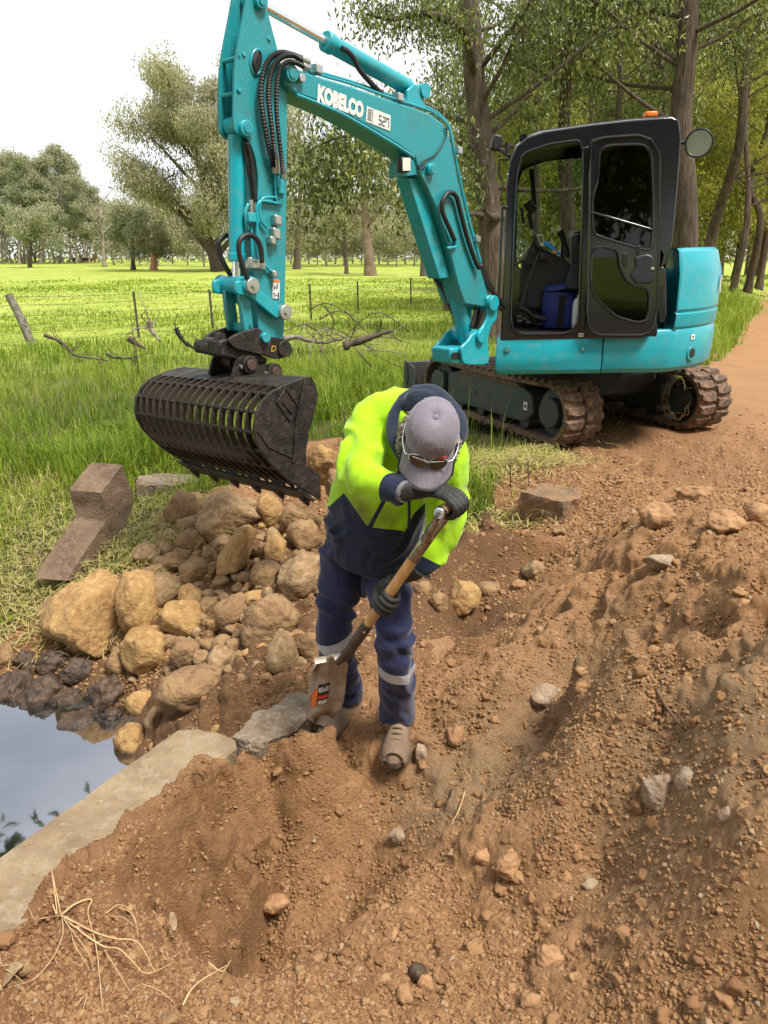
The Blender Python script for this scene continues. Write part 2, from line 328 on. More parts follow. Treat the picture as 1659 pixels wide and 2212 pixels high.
_d = (.12*(.25-np.abs(vnoise3(_wp*7, 84)))+.11*vnoise3(_wp*13, 85)+.065*(.25-np.abs(vnoise3(_wp*22, 86)))+.024*vnoise3(_wp*36, 87))*_rough*_steep+.008*vnoise3(_Pk*62, 88)
_V[_k] += _N[_k]*(_d*(loose*near)[_k])[:, None]; gx2, gy2, gz = _V[..., 0], _V[..., 1], _V[..., 2].copy()
gz += roadm*(.03*fbm(gx*2, gy*2, 1, 3)+.022*ridged(gx*7, gy*7, 14, 3)+.010*lumps(gx*14, gy*14, 6)*near)
# cleat marks pressed by the machine's tracks on the road edge
mk = np.exp(-((gx-2.0)**2/.55+(gy-5.95)**2/.30))+.9*np.exp(-((gx-3.45)**2/.45+(gy-6.6)**2/.35))
gz += .050*np.clip(mk, 0, 1)*np.tanh(2.2*np.sin((gy*.97+gx*.12+.03*fbm(gx*3, gy*3, 8, 2))*2*math.pi/.13))*B*np.clip(.55+fbm(gx*4, gy*4, 12, 2), .1, 1.2)
gz += (1-B)*(.05*fbm(gx*1.5, gy*1.5, 9, 3)*np.clip(RR/8, .5, 1.5))
naz = len(az); nr = len(rad)
ii = (np.arange(nr-1)[:, None]*naz+np.arange(naz-1)[None, :]).ravel()
GF = np.stack([ii, ii+1, ii+1+naz, ii+naz], 1)
# moisture / colour zones of the earth (dark damp trench, red lateritic corner, grey clay)
def blob(u, v, z, r, x=gx, y=gy): p = G(u, v, z); return np.exp(-((x-p[0])**2+(y-p[1])**2)/(r*r))
damp = np.clip(blob(1040,1200,-.3,.55)+blob(980,1330,-.36,.4)+.8*blob(860,1330,-.4,.5)+.9*blob(500,1380,-.5,.7)+.9*blob(480,1200,-.35,.5)+.7*blob(600,1150,-.25,.5)+.8*blob(350,1500,-.8,.6)+.7*blob(1350,880,0,.9)+1.0*blob(120,1520,-1.,.7)+.5*blob(450,1960,-.78,.3), 0, 1)
red = np.clip(blob(150,2120,-.38,.45)+.8*blob(450,2180,-.42,.35)+.6*blob(1400,1000,0,1.2)+.7*blob(1350,900,0,1.)+.5*blob(1100,1080,0,.6), 0, 1)
grey = np.clip(.9*blob(1120,1680,-.4,.32)+.8*blob(960,1720,-.5,.22)+.5*blob(1480,1820,-.2,.3)+.6*blob(1250,1480,-.2,.3)+.5*blob(1550,1950,-.25,.4), 0, 1)
def ground_material():
    m = bpy.data.materials.new('earth_and_grass'); m.use_nodes = True; t = m.node_tree; b = t.nodes['Principled BSDF']; L = t.links.new
    co = node(t, 'ShaderNodeTexCoord')
    def att(n): a = node(t, 'ShaderNodeAttribute', attribute_name=n); return a.outputs['Fac']
    def ns(sc, lo, hi, d=5, vec=None):
        n = node(t, 'ShaderNodeTexNoise'); n.inputs['Scale'].default_value = sc; n.inputs['Detail'].default_value = d; n.inputs['Roughness'].default_value = .65
        L(co.outputs['Object'] if vec is None else vec, n.inputs['Vector']); r = node(t, 'ShaderNodeMapRange'); r.inputs[1].default_value = lo; r.inputs[2].default_value = hi; L(n.outputs[0], r.inputs[0]); return r.outputs[0]
    def mixc(f, a, c):
        x = node(t, 'ShaderNodeMix', data_type='RGBA')
        if isinstance(f, float): x.inputs[0].default_value = f
        else: L(f, x.inputs[0])
        for s, q in ((6, a), (7, c)):
            if isinstance(q, tuple): x.inputs[s].default_value = c4(q)
            else: L(q, x.inputs[s])
        return x.outputs[2]
    def mul(a, c):
        x = node(t, 'ShaderNodeMath', operation='MULTIPLY'); L(a, x.inputs[0])
        if isinstance(c, float): x.inputs[1].default_value = c
        else: L(c, x.inputs[1])
        return x.outputs[0]
    earth = mixc(ns(2.2, .35, .65), (.385, .208, .095), (.315, .158, .069))
    earth = mixc(mul(ns(38, .45, .62, 4), .55), earth, (.45, .265, .132))
    earth = mixc(mul(ns(90, .56, .66, 3), .6), earth, (.14, .072, .036))
    earth = mixc(mul(att('red'), .7), earth, (.21, .098, .050))
    earth = mixc(mul(att('grey'), .75), earth, (.26, .185, .11))
    earth = mixc(mul(att('damp'), .75), earth, (.095, .050, .026))
    road = mixc(ns(1.6, .35, .65), (.30, .18, .115), (.22, .12, .072))
    road = mixc(mul(ns(55, .5, .62, 4), .5), road, (.38, .235, .15))
    earth = mixc(att('road'), earth, road)
    grass = mixc(ns(.35, .35, .65), (.23, .30, .035), (.38, .43, .07))
    grass = mixc(mul(ns(2.5, .45, .65, 6), .6), grass, (.14, .20, .018))
    grass = mixc(mul(ns(.09, .52, .66, 4), .45), grass, (.40, .42, .12))
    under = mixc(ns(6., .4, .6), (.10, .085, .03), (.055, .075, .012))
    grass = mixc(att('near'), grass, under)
    L(mixc(att('bare'), grass, earth), b.inputs['Base Color'])
    rg = node(t, 'ShaderNodeMapRange'); rg.inputs[3].default_value = .93; rg.inputs[4].default_value = .55
    L(mul(att('road'), ns(2.6, .45, .6, 3)), rg.inputs[0]); L(rg.outputs[0], b.inputs['Roughness'])
    b.inputs['Specular IOR Level'].default_value = .3
    n1 = node(t, 'ShaderNodeTexNoise'); n1.inputs['Scale'].default_value = 70; n1.inputs['Detail'].default_value = 8; n1.inputs['Roughness'].default_value = .7; L(co.outputs['Object'], n1.inputs['Vector'])
    bp = node(t, 'ShaderNodeBump'); bp.inputs['Strength'].default_value = 1.0; bp.inputs['Distance'].default_value = .022; L(n1.outputs[0], bp.inputs['Height']); L(bp.outputs[0], b.inputs['Normal'])
    return m
M_ground = ground_material()
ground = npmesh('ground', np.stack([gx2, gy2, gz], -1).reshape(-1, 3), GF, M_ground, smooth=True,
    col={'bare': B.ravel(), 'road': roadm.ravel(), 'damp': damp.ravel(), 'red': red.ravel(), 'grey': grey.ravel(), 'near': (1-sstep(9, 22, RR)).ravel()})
tag(ground, kind='structure')
# ---- pond water
WZ = -1.0
wp = [(-9, -3), (-1.2, -3), (-1.0, 2.2), (-.8, 3.6), (-1.5, 4.4), (-3.4, 4.6), (-9, 4.2)]
M_water = mat('pond_water', (.012, .012, .010), rough=.03, spec=.5, bump=.012, bscale=5)
_b = M_water.node_tree.nodes['Principled BSDF']; _b.inputs['IOR'].default_value = 5.0; _b.inputs['Specular Tint'].default_value = (.90, .92, 1, 1)
water = mobj('water', [(x, y, WZ) for x, y in wp], [tuple(range(len(wp)))], M_water, smooth=False); tag(water, kind='structure')
# ---- concrete headwall of the culvert
M_conc = mat('old_concrete', (.285, .21, .13), .92, col2=(.20, .137, .078), scale=5, bump=.5, bscale=90, col3=(.33, .265, .18), scale3=22, amt3=.6)
M_concg = mat('broken_concrete', (.27, .215, .155), .95, col2=(.17, .11, .065), scale=7, bump=1., bscale=60, col3=(.34, .29, .22), scale3=40, amt3=.7)
# ================================================================ EXCAVATOR
def paint(name, c, c2):
    return mat(name, c, .32, col2=c2, scale=3.0, coat=.3, bump=.03, bscale=25, rough2=.5, col3=(.16, .30, .30), scale3=16, amt3=.22)
M_teal = paint('teal_paint', (.005, .34, .42), (.008, .30, .37))
M_teald = mat('shaded_dusty_teal', (.009, .255, .30), .38, col2=(.035, .20, .215), scale=5, lo=.5, hi=.72, coat=.1, col3=(.16, .34, .36), scale3=90, amt3=.3)  # dust flecks are real; the base is darkened for the boom's shading
M_cab = mat('cab_paint', (.007, .008, .013), .16, col2=(.010, .011, .017), scale=4, coat=.6)
M_plas = mat('dark_plastic', (.014, .021, .028), .5, col2=(.022, .03, .038), scale=10)
M_blk = mat('black_rubber', (.012, .012, .012), .5)
M_steel = mat('dark_steel', (.016, .015, .0145), .42, metal=.3, col2=(.034, .026, .021), scale=11, bump=.35, bscale=80, rough2=.75, col3=(.12, .085, .06), scale3=30, amt3=.3)
M_iron = mat('undercarriage_black', (.018, .018, .024), .5, col2=(.04, .032, .028), scale=8)
M_frame = mat('track_frame_grey', (.035, .045, .05), .5, col2=(.09, .065, .045), scale=7, lo=.52, hi=.7, bump=.2)
M_track = mat('muddy_rubber', (.165, .098, .062), .9, col2=(.07, .048, .036), scale=9, bump=.6, bscale=40, col3=(.27, .165, .10), scale3=25, amt3=.7)
M_chrome = mat('chrome', (.78, .78, .80), .22, metal=1)
M_zinc = mat('zinc_fitting', (.5, .5, .48), .35, metal=.8)
M_white = mat('white_vinyl', (.72, .72, .72), .5, col2=(.6, .62, .62), scale=40)
M_black = mat('black_print', (.01, .01, .01), .5)
M_orange = mat('orange_plastic', (.85, .18, .01), .35)
M_yel = mat('yellow_paint', (.62, .36, .02), .6, col2=(.3, .18, .03), scale=30)
def glass(name, tint, fac):
    m = bpy.data.materials.new(name); m.use_nodes = True; t = m.node_tree; t.nodes.remove(t.nodes['Principled BSDF'])
    a = node(t, 'ShaderNodeBsdfTransparent'); a.inputs[0].default_value = c4(tint); g = node(t, 'ShaderNodeBsdfGlossy'); g.inputs['Roughness'].default_value = .02
    f = node(t, 'ShaderNodeFresnel'); f.inputs[0].default_value = fac; x = node(t, 'ShaderNodeMixShader')
    t.links.new(f.outputs[0], x.inputs[0]); t.links.new(a.outputs[0], x.inputs[1]); t.links.new(g.outputs[0], x.inputs[2]); t.links.new(x.outputs[0], t.nodes['Material Output'].inputs[0]); return m
M_glass = glass('tinted_glass', (.72, .78, .74), 1.4); M_dglass = glass('dark_glass', (.20, .20, .18), 1.5)
EX = thing('excavator', 'teal compact excavator with dark cab, rubber tracks and sieve bucket', 'excavator', (1.75, 7.5, 0))
# ---- boom plane
W = nrm((.7071, -.7071, 0)); q0 = YY(1050, 690, 6.35)
def BP(u, v, off=0.): return PL(u, v, q0+W*off, W)
def c1(x, y): return (398.1+.4*x, .4*y)
def c2(x, y): return (995.4+.4*x, 199.1+.4*y)
def c3(x, y): return (232.3+.32*x, 630.4+.32*y)
def c5(x, y): return (862.6+.32*x, 597.2+.32*y)
def c6(x, y): return (431.3+.18*x, 564+.18*y)
def cA(x, y): return (1061.7+.24*x, 365+.24*y)
def plate(outer, holes, vec, name, m, parent, bevel=0, seg=2):
    """flat plate with holes, thickness vec"""
    bm = bmesh.new(); es = []
    for loop in [outer]+holes:
        vs = [bm.verts.new(tuple(p)) for p in loop]; es += [bm.edges.new((vs[i], vs[(i+1) % len(vs)])) for i in range(len(vs))]
    bmesh.ops.triangle_fill(bm, use_beauty=True, use_dissolve=False, edges=es)
    r = bmesh.ops.extrude_face_region(bm, geom=bm.faces[:]); bmesh.ops.translate(bm, verts=[v for v in r['geom'] if isinstance(v, bmesh.types.BMVert)], vec=tuple(vec))
    bmesh.ops.recalc_face_normals(bm, faces=bm.faces)
    me = bpy.data.meshes.new(name); bm.to_mesh(me); bm.free(); finish(me, True, 30); me.materials.append(m)
    o = bpy.data.objects.new(name, me)
    if bevel: b = o.modifiers.new('bevel', 'BEVEL'); b.width = bevel; b.segments = seg; b.limit_method = 'ANGLE'; b.angle_limit = R_(35)
    return link(o, parent)
def rounded(pts, n=5, f=.35):
    """round the corners of a 2-D polygon"""
    out = []; k = len(pts)
    for i in range(k):
        a, b, c = map(np.array, (pts[i-1], pts[i], pts[(i+1) % k])); p = b+(a-b)*f; q = b+(c-b)*f
        for t in np.linspace(0, 1, n): out.append(tuple((1-t)**2*p+2*t*(1-t)*b+t*t*q))
    return out
def lettering(txt, O, E1, E2, name, m, parent, thick=.0, nrm_off=None):
    cu = bpy.data.curves.new('t', 'FONT'); cu.body = txt; cu.offset = thick; cu.resolution_u = 4
    o = bpy.data.objects.new('t', cu); COL.objects.link(o); bpy.context.view_layer.update(); me = evaluated(o)
    bpy.data.objects.remove(o); n = len(me.vertices); co = np.empty(n*3, np.float32); me.vertices.foreach_get('co', co); co = co.reshape(-1, 3)
    mn, mx = co.min(0), co.max(0); q = (co-mn)/np.maximum(mx-mn, 1e-6)
    P = O+q[:, :1]*E1+q[:, 1:2]*E2+(0 if nrm_off is None else nrm_off); me.vertices.foreach_set('co', P.astype(np.float32).ravel()); me.update()
    me.name = name; me.materials.clear(); me.materials.append(m); ob = bpy.data.objects.new(name, me); return link(ob, parent)
# ---- boom
hwB = .115
bo = [(616,148),(632,144),(678,162),(758,186),(838,214),(890,231),(930,246),(956,266),(971,294),(988,380),(1014,492),(1038,576),(1058,648),(1046,664),(1004,657),(990,616),(966,520),(942,448),(920,400),(905,372),(897,340),(858,312),(798,276),(738,242),(678,216),(634,200),(614,180)]
boom = MB().prism([BP(u, v, hwB) for u, v in bo], -W*2*hwB).build('boom', M_teald, EX, bevel=.012)
# flange strips along the lower edge of the boom box
MB().tube([BP(u, v+2, hwB+.006) for u, v in [(640,203),(678,218),(738,244),(798,278),(858,314),(894,338)]], .011, 6).build('flange', M_teal, boom)
for (u, v, r) in ((624,160,15),(926,366,13),(646,170,8)):
    p = BP(u, v, hwB); MB().cyl(p-W*.04, p+W*.035, r*.0029, 24).build('pin_boss', M_teal if r > 10 else M_zinc, boom, bevel=.004)
    if r > 10: MB().cyl(p+W*.03, p+W*.042, r*.0018, 20).build('pin', M_teald, boom)
def strap(o, a, b, dx): return a
# lettering and the number plate on the near side of the boom
O = BP(*c1(718, 548), hwB+.004); E1 = BP(*c1(966, 643), hwB+.004)-O; E2 = BP(*c1(722, 452), hwB+.004)-O
lettering('KOBELCO', O, E1, E2, 'lettering', M_white, boom, .075)
dp = [BP(*c1(*p), hwB+.002) for p in ((985,573),(1114,624),(1111,709),(979,655))]
sticker = MB().prism(dp, W*.002).build('number_plate', M_white, boom)
ex_ = (dp[1]-dp[0]); ey_ = (dp[0]-dp[3]); oo = dp[3]+W*.004
MB().prism([oo+ex_*a+ey_*b for a, b in ((.235,.03),(.25,.03),(.25,.97),(.235,.97))], W*.001).build('divider', M_black, boom)
for k in range(5):
    y0 = .85-k*.16; MB().prism([oo+ex_*a+ey_*b for a, b in ((.05,y0-.05),(.2,y0-.05),(.2,y0+.02),(.05,y0+.02))], W*.001).build('fine_print', mat('grey_print', (.2, .2, .2), .6) if k == 0 else bpy.data.materials['grey_print'], boom)
seg7 = {'5': 'afgcd', '2': 'abged', '7': 'fabc'}
for k, ch in enumerate('527'):
    x0 = .52+k*.155; w_ = .10; y0, y1 = .12, .74; ym = (y0+y1)/2; t_ = .018; mb = MB()
    R7 = {'a': (x0, x0+w_, y1-.05, y1), 'g': (x0, x0+w_, ym-.025, ym+.025), 'd': (x0, x0+w_, y0, y0+.05), 'f': (x0-t_/2, x0+t_/2, ym, y1), 'e': (x0-t_/2, x0+t_/2, y0, ym), 'b': (x0+w_-t_/2, x0+w_+t_/2, ym, y1), 'c': (x0+w_-t_/2, x0+w_+t_/2, y0, ym)}
    for s_ in seg7[ch]:
        a, b_, c_, d_ = R7[s_]; mb.prism([oo+ex_*p+ey_*q for p, q in ((a, c_), (b_, c_), (b_, d_), (a, d_))], W*.0012)
    mb.build('digit', M_black, boom)
# pipes along the top of the boom
for k, (of, dv) in enumerate(((.09, -4), (.06, -9), (.03, -7), (-.03, -9))):
    pts = [BP(u, v+dv, of) for u, v in [(640,140),(678,161),(758,185),(838,213),(890,230),(930,244),(958,264),(973,292),(990,380),(1016,492),(1038,572)]]
    if k == 0: pts = [p+W*.0 for p in pts]
    MB().tube(spline(pts, 40), .009, 8).build('hydraulic_pipe', M_teal, EX)
for u, v in ((675,156),(851,216),(980,330),(1020,520)):
    MB().box(BP(u, v-4, .06), (.05, .13, .045), (nrm(BP(u+10, v+4)-BP(u, v)), W, V3(0, 0, 1))).build('pipe_clamp', M_zinc, EX, bevel=.004)
# arm cylinder on top of the boom, its bracket
MB().prism([BP(*c1(*p), .07) for p in ((1205,485),(1245,452),(1285,475),(1305,585),(1200,562))], -W*.025).build('cylinder_bracket', M_teal, EX, bevel=.006)
MB().prism([BP(*c1(*p), .07)-W*.115 for p in ((1205,485),(1245,452),(1285,475),(1305,585),(1200,562))], -W*.025).build('cylinder_bracket', M_teal, EX, bevel=.006)
a_, b_ = BP(900, 199), BP(548, 2)
pt = lambda t: a_+(b_-a_)*t
ac = MB().cyl(pt(.06), pt(.595), .05, 24).build('arm_cylinder', M_teal, EX, bevel=.004)
MB().cyl(pt(.57), pt(.615), .058, 24).build('gland', M_teal, ac, bevel=.006)
MB().cyl(pt(.6), pt(1), .026, 20).build('rod', M_chrome, ac)
MB().cyl(a_-W*.075, a_+W*.085, .045, 20).build('pin_boss', M_teal, ac)
MB().cyl(b_-W*.05, b_+W*.05, .05, 20).build('rod_eye', M_teal, ac)
MB().tube(spline([BP(738,104,.07),BP(752,112,.075),BP(765,128,.08),BP(776,150,.08),BP(800,178,.08),BP(826,204,.06)], 24), .016, 10).build('hose', M_blk, EX)
# ---- arm: box, two cheek plates, pins
ha = .078
arm_o = [(536,-22),(562,-24),(575,14),(600,108),(606,136),(620,192),(620,304),(617,560),(615,664),(612,735),(565,735),(558,708),(549,582),(546,560),(552,480),(556,440),(558,384),(552,340),(542,312),(533,296),(518,292),(507,281),(504,262),(506,152),(515,90),(528,24)]
arm_b = [(552,-20),(562,-24),(575,14),(600,108),(606,136),(620,192),(620,304),(617,560),(615,664),(612,735),(565,735),(558,708),(549,582),(546,560),(552,480),(556,440),(556,384),(548,300),(540,200),(545,90)]
arm = MB().prism([BP(u, v, ha-.015) for u, v in arm_b], -W*(2*ha-.03)).build('arm', M_teald, EX, bevel=.008)
for of in (0, 2*ha-.016):
    plate([BP(u, v, ha)-W*of for u, v in rounded(arm_o, 4, .25)], [], -W*.016, 'cheek_plate', M_teald, arm, bevel=.004)
for u, v, r in ((560,4,14),(528,278,15)):
    p = BP(u, v, ha); MB().cyl(p-W*.01, p+W*.028, r*.0028, 22).build('pin_boss', M_teal, arm, bevel=.004); MB().cyl(p+W*.02, p+W*.036, r*.0016, 18).build('pin', M_teald, arm)
    p = BP(u, v, ha)-W*2*ha; MB().cyl(p-W*.02, p+W*.01, r*.0028, 22).build('pin_boss', M_teal, arm, bevel=.004)
hole = [BP(554+13*math.cos(t), 134+27*math.sin(t)-8*math.cos(t)*.3, ha+.001) for t in np.linspace(0, 2*math.pi, 24, endpoint=False)]
MB().prism(hole, W*.003).build('hose_port_dark', M_blk, arm)  # black disc painted in for the darkness of the hose hole
MB().tube([p+W*.004 for p in hole]+[hole[0]+W*.004], .006, 8).build('port_rim', M_teal, arm)
MB().tube(spline([BP(556,112,ha+.004),BP(548,136,ha+.012),BP(552,158,ha+.004)], 10), .014, 8).build('hose', M_blk, arm)
for (u, v) in ((516,124),(514,200)):
    p = BP(u, v, ha)-W*ha; MB().cyl(p-W*ha, p+W*ha, .012, 12).build('spacer', M_teald, arm)
for (u, v) in ((527,118),(581,84),(517,195)):
    p = BP(u, v, ha); MB().cyl(p, p+W*.008, .011, 14).build('plug', M_teal, arm, bevel=.002)
# warning label on the arm
lp = [BP(*c6(*p), ha+.003) for p in ((875,222),(960,225),(957,452),(873,448))]
MB().prism(lp, W*.0015).build('warning_label', M_white, arm)
la, lb = lp[1]-lp[0], lp[3]-lp[0]
def onlab(a0, a1, b0, b1, m, nm): MB().prism([lp[0]+W*.003+la*a+lb*b for a, b in ((a0, b0), (a1, b0), (a1, b1), (a0, b1))], W*.001).build(nm, m, arm)
onlab(.04, .96, .01, .12, M_orange, 'label_header'); onlab(.72, .88, .68, .98, M_black, 'label_figure'); onlab(.1, .32, .7, .74, M_black, 'label_figure'); onlab(.1, .14, .7, .95, M_black, 'label_figure'); onlab(.28, .32, .7, .95, M_black, 'label_figure'); onlab(.36, .66, .80, .83, M_black, 'label_figure'); onlab(.22, .38, .36, .5, M_black, 'label_figure'); onlab(.5, .72, .2, .48, bpy.data.materials['grey_print'], 'label_figure')
# bucket cylinder hung between the cheek plates
bt = BP(510, 272); bb = BP(512, 616); bp = lambda t: bt+(bb-bt)*t
bc = MB().cyl(bp(.06), bp(.83), .046, 26).build('bucket_cylinder', M_teal, EX, bevel=.003)
MB().cyl(bp(.79), bp(.845), .05, 26).build('gland', M_teal, bc, bevel=.005)
MB().cyl(bp(.8), bp(1.0), .026, 20).build('rod', M_chrome, bc)
MB().cyl(bt-W*.06, bt+W*.06, .05, 22).build('knuckle', M_teal, bc, bevel=.005)
# linkage
lk = bb; MB().cyl(lk-W*.15, lk+W*.14, .052, 24).build('link_crosspin', M_teal, EX, bevel=.006)
MB().cyl(lk+W*.14, lk+W*.165, .045, 22).build('link_pin_head', M_zinc, EX, bevel=.004); MB().cyl(lk-W*.165, lk-W*.15, .056, 22).build('link_collar', M_teald, EX, bevel=.004)
for of in (0, .15):
    MB().prism([BP(*p, .10)-W*of for p in ((517,628),(539,628),(549,716),(528,718))], -W*.035).build('bucket_link', M_teald, EX, bevel=.006)
MB().box(BP(520, 706, 0), (.04, .2, .05), (nrm(BP(530, 706)-BP(520, 706)), W, V3(0, 0, 1))).build('link_bridge', M_teald, EX, bevel=.006)
for of in (0, .225):
    MB().prism([BP(*p, .125)-W*of for p in rounded([(510,606),(536,606),(600,656),(616,668),(610,690),(594,686),(540,640),(510,636)], 4, .3)], -W*.028).build('side_link', M_teal, EX, bevel=.006)
p = BP(608, 674, .10); MB().cyl(p, p+W*.05, .045, 22).build('arm_pin', M_zinc, EX, bevel=.005); MB().cyl(p+W*.05, p+W*.065, .016, 6).build('pin_bolt', M_zinc, EX)
MB().cyl(lk+W*.165, lk+W*.18, .016, 6).build('pin_bolt', M_zinc, EX)
# ---- quick hitch
qh = [(340,950),(400,900),(480,862),(590,830),(690,800),(730,812),(780,870),(840,908),(960,920),(1040,950),(1062,1060),(1020,1160),(930,1182),(700,1115),(480,1070),(400,1030)]
for k, of in enumerate((0, .235)):
    h_ = MB().prism([BP(*c6(*p), .13)-W*of for p in rounded(qh, 3, .3)], -W*.025).build('hitch_plate', M_steel, EX, bevel=.005)
p = BP(*c6(770, 915), .13); MB().cyl(p-W*.25, p+W*.03, .030, 20).build('hitch_pin', M_teal, EX, bevel=.004)
p = BP(*c6(1010, 1050), .13); MB().cyl(p-W*.27, p+W*.015, .05, 22).build('hitch_pin', M_steel, EX, bevel=.004)
O = BP(*c6(858, 1085), .132); lettering('D', O, BP(*c6(915, 1085), .132)-O, BP(*c6(865, 1015), .132)-O, 'lettering', M_yel, EX, .01)
MB().prism([BP(*c6(*p), .10) for p in ((235,960),(330,930),(420,1030),(700,1110),(820,1170),(815,1230),(640,1215),(400,1180),(235,1140))], -W*.2).build('hitch_body', M_steel, EX, bevel=.012)
MB().prism([BP(*c6(*p), .06) for p in rounded([(215,880),(270,850),(320,890),(330,960),(240,1130),(215,1100)], 4, .35)], -W*.04).build('latch_lug', M_steel, EX, bevel=.008)
MB().prism([BP(*c6(*p), -.02) for p in ((75,1000),(110,955),(240,960),(240,1140),(100,1120),(78,1090))], -W*.14).build('hitch_nose', M_steel, EX, bevel=.012)
MB().prism([BP(*c6(*p), -.012) for p in ((122,1015),(232,1012),(228,1092),(118,1085))], -W*.02).build('safety_block', M_yel, EX, bevel=.004)
# ---- sieve bucket
WB = nrm(W+V3(0, 0, .055)); BW = 1.30; hwb = .65
def KP(x, y, o=0.): return BP(*c3(x, y), hwb) - WB*o         # point on the bucket's right cheek, o metres towards the left end
side = [(1320,582),(1375,570),(1405,630),(1422,690),(1390,850),(1360,950),(1340,1080),(1345,1170),(1440,1240),(1440,1410),(1340,1345),(1260,1300),(1180,1240),(1110,1170),(1040,1090),(1000,1000),(990,930),(1000,830),(1040,740),(1110,670),(1210,620)]
back = [(1190,634),(1110,670),(1040,740),(1000,830),(990,930),(1000,1000),(1040,1090),(1110,1170),(1180,1240),(1260,1300),(1325,1342)]
bucket = MB().prism([KP(*p) for p in [(1320,586),(1375,574),(1390,600),(1330,614),(1225,655),(1190,668),(1178,642),(1210,624)]], -WB*BW).build('bucket', M_steel, EX, bevel=.006)
for o_ in (-.002, BW-.018):
    ck = MB().prism([KP(*p, o_) for p in side], -WB*.02).build('cheek_plate', M_steel, bucket, bevel=.004)
MB().prism([KP(*p, -.004) for p in ((1322,590),(1338,590),(1285,880),(1262,1150),(1240,1150),(1262,880))], WB*.008).build('wear_strip', M_steel, bucket, bevel=.002)
for a, b in (((1140,745),(1225,870)),((1140,745),(1200,650)),((1200,650),(1285,770)),((1225,870),(1250,830)),((1250,830),(1180,745)),((1010,940),(1090,1050)),((1090,1050),(1250,1120))):
    MB().tube([KP(*a, -.003), KP(*b, -.003)], .006, 6).build('weld_bead', M_steel, bucket)
bcv = spline(np.array([KP(*p) for p in back]), 26); cen = KP(1230, 900)
inn = np.array([p+nrm(cen-p)*.038 for p in bcv])
RM = None; nrib = 15; M_rib = mat('worn_rib_steel', (.055, .043, .034), .34, metal=.6, col2=(.09, .07, .055), scale=14, bump=.2, rough2=.55)
for k in range(nrib):
    o_ = BW*(k+1)/(nrib+1)
    if RM is None:
        mb = MB(); n_ = len(bcv)
        for i in range(n_): mb.v += [tuple(bcv[i]), tuple(bcv[i]-WB*.011), tuple(inn[i]-WB*.011), tuple(inn[i])]
        for i in range(n_-1):
            for j in range(4): a = i*4+j; b = i*4+(j+1) % 4; mb.f.append((a, a+4, b+4, b))
        mb.f += [(0, 1, 2, 3), (4*n_-1, 4*n_-2, 4*n_-3, 4*n_-4)]
        r0 = mb.build('rib', M_rib, None, bevel=0); RM = r0.data; COL.objects.unlink(r0); bpy.data.objects.remove(r0)
    r = bpy.data.objects.new('rib', RM); link(r, bucket); r.location = tuple(-WB*o_)
for i in (3, 7, 11, 15, 19, 23):
    p = bcv[i]*.62+inn[i]*.38; MB().cyl(p, p-WB*BW, .010, 10).build('cross_rod', M_steel, bucket)
fl = [tuple(x) for x in inn[19:]]; mb = MB(); mb.loft([[p+nrm(cen-p)*.0 for p in np.array(fl)], [p-WB*BW for p in np.array(fl)]], cap=False, closed=False); mb.loft([[p+nrm(cen-p)*.015 for p in np.array(fl)], [p+nrm(cen-p)*.015-WB*BW for p in np.array(fl)]], cap=False, closed=False)
mb.build('floor_plate', M_steel, bucket)
MB().prism([KP(*p) for p in ((1300,1330),(1345,1350),(1408,1408),(1392,1420),(1335,1385),(1285,1350))], -WB*BW).build('cutting_edge', M_steel, bucket, bevel=.004)
tdir = nrm(KP(1425, 1525)-KP(1340, 1345))
for k in range(6):
    o_ = .06+k*(BW-.12)/5; p0 = KP(1362, 1375, o_); sd_ = nrm(np.cross(tdir, WB))
    rings = []
    for t, wd, th in ((-.05, .028, .04), (.02, .03, .04), (.055, .022, .028), (.09, .010, .008)):
        c_ = p0+tdir*t; rings.append([c_+WB*wd*a/1.0*.9+sd_*th*b*.6 for a, b in ((-1, -1), (1, -1), (1, 1), (-1, 1))])
    MB().loft(rings).build('tooth', M_steel, bucket, bevel=.004)
for of in (0, .24):
    ear = [(385,1432),(420,1290),(445,1195),(500,1142),(570,1138),(625,1180),(660,1240),(760,1262),(820,1228),(890,1240),(932,1300),(925,1365),(980,1392),(960,1412),(600,1432)]
    MB().prism([BP(*c6(*p), .12)-W*of for p in rounded(ear, 3, .3)], -W*.02).build('ear', M_steel, bucket, bevel=.004)
for x, y, r in ((580,1240,.042),(875,1325,.042)):
    p = BP(*c6(x, y), .12); MB().cyl(p-W*.26, p+W*.045, r*.75, 20).build('bucket_pin', mat('rusty_pin', (.07, .04, .03), .6) if x == 580 else bpy.data.materials['rusty_pin'], bucket, bevel=.003)
    MB().cyl(p-W*.005, p+W*.03, r*1.25, 22).build('pin_collar', M_steel, bucket, bevel=.005)
    MB().cyl(p-W*.14, p-W*.11, r*1.25, 22).build('pin_collar', M_steel, bucket, bevel=.005)
for x, y in ((492,1262),(793,1340)):
    p = BP(*c6(x, y), .12); MB().cyl(p, p+W*.02, .013, 6).build('lock_bolt', M_zinc, bucket)
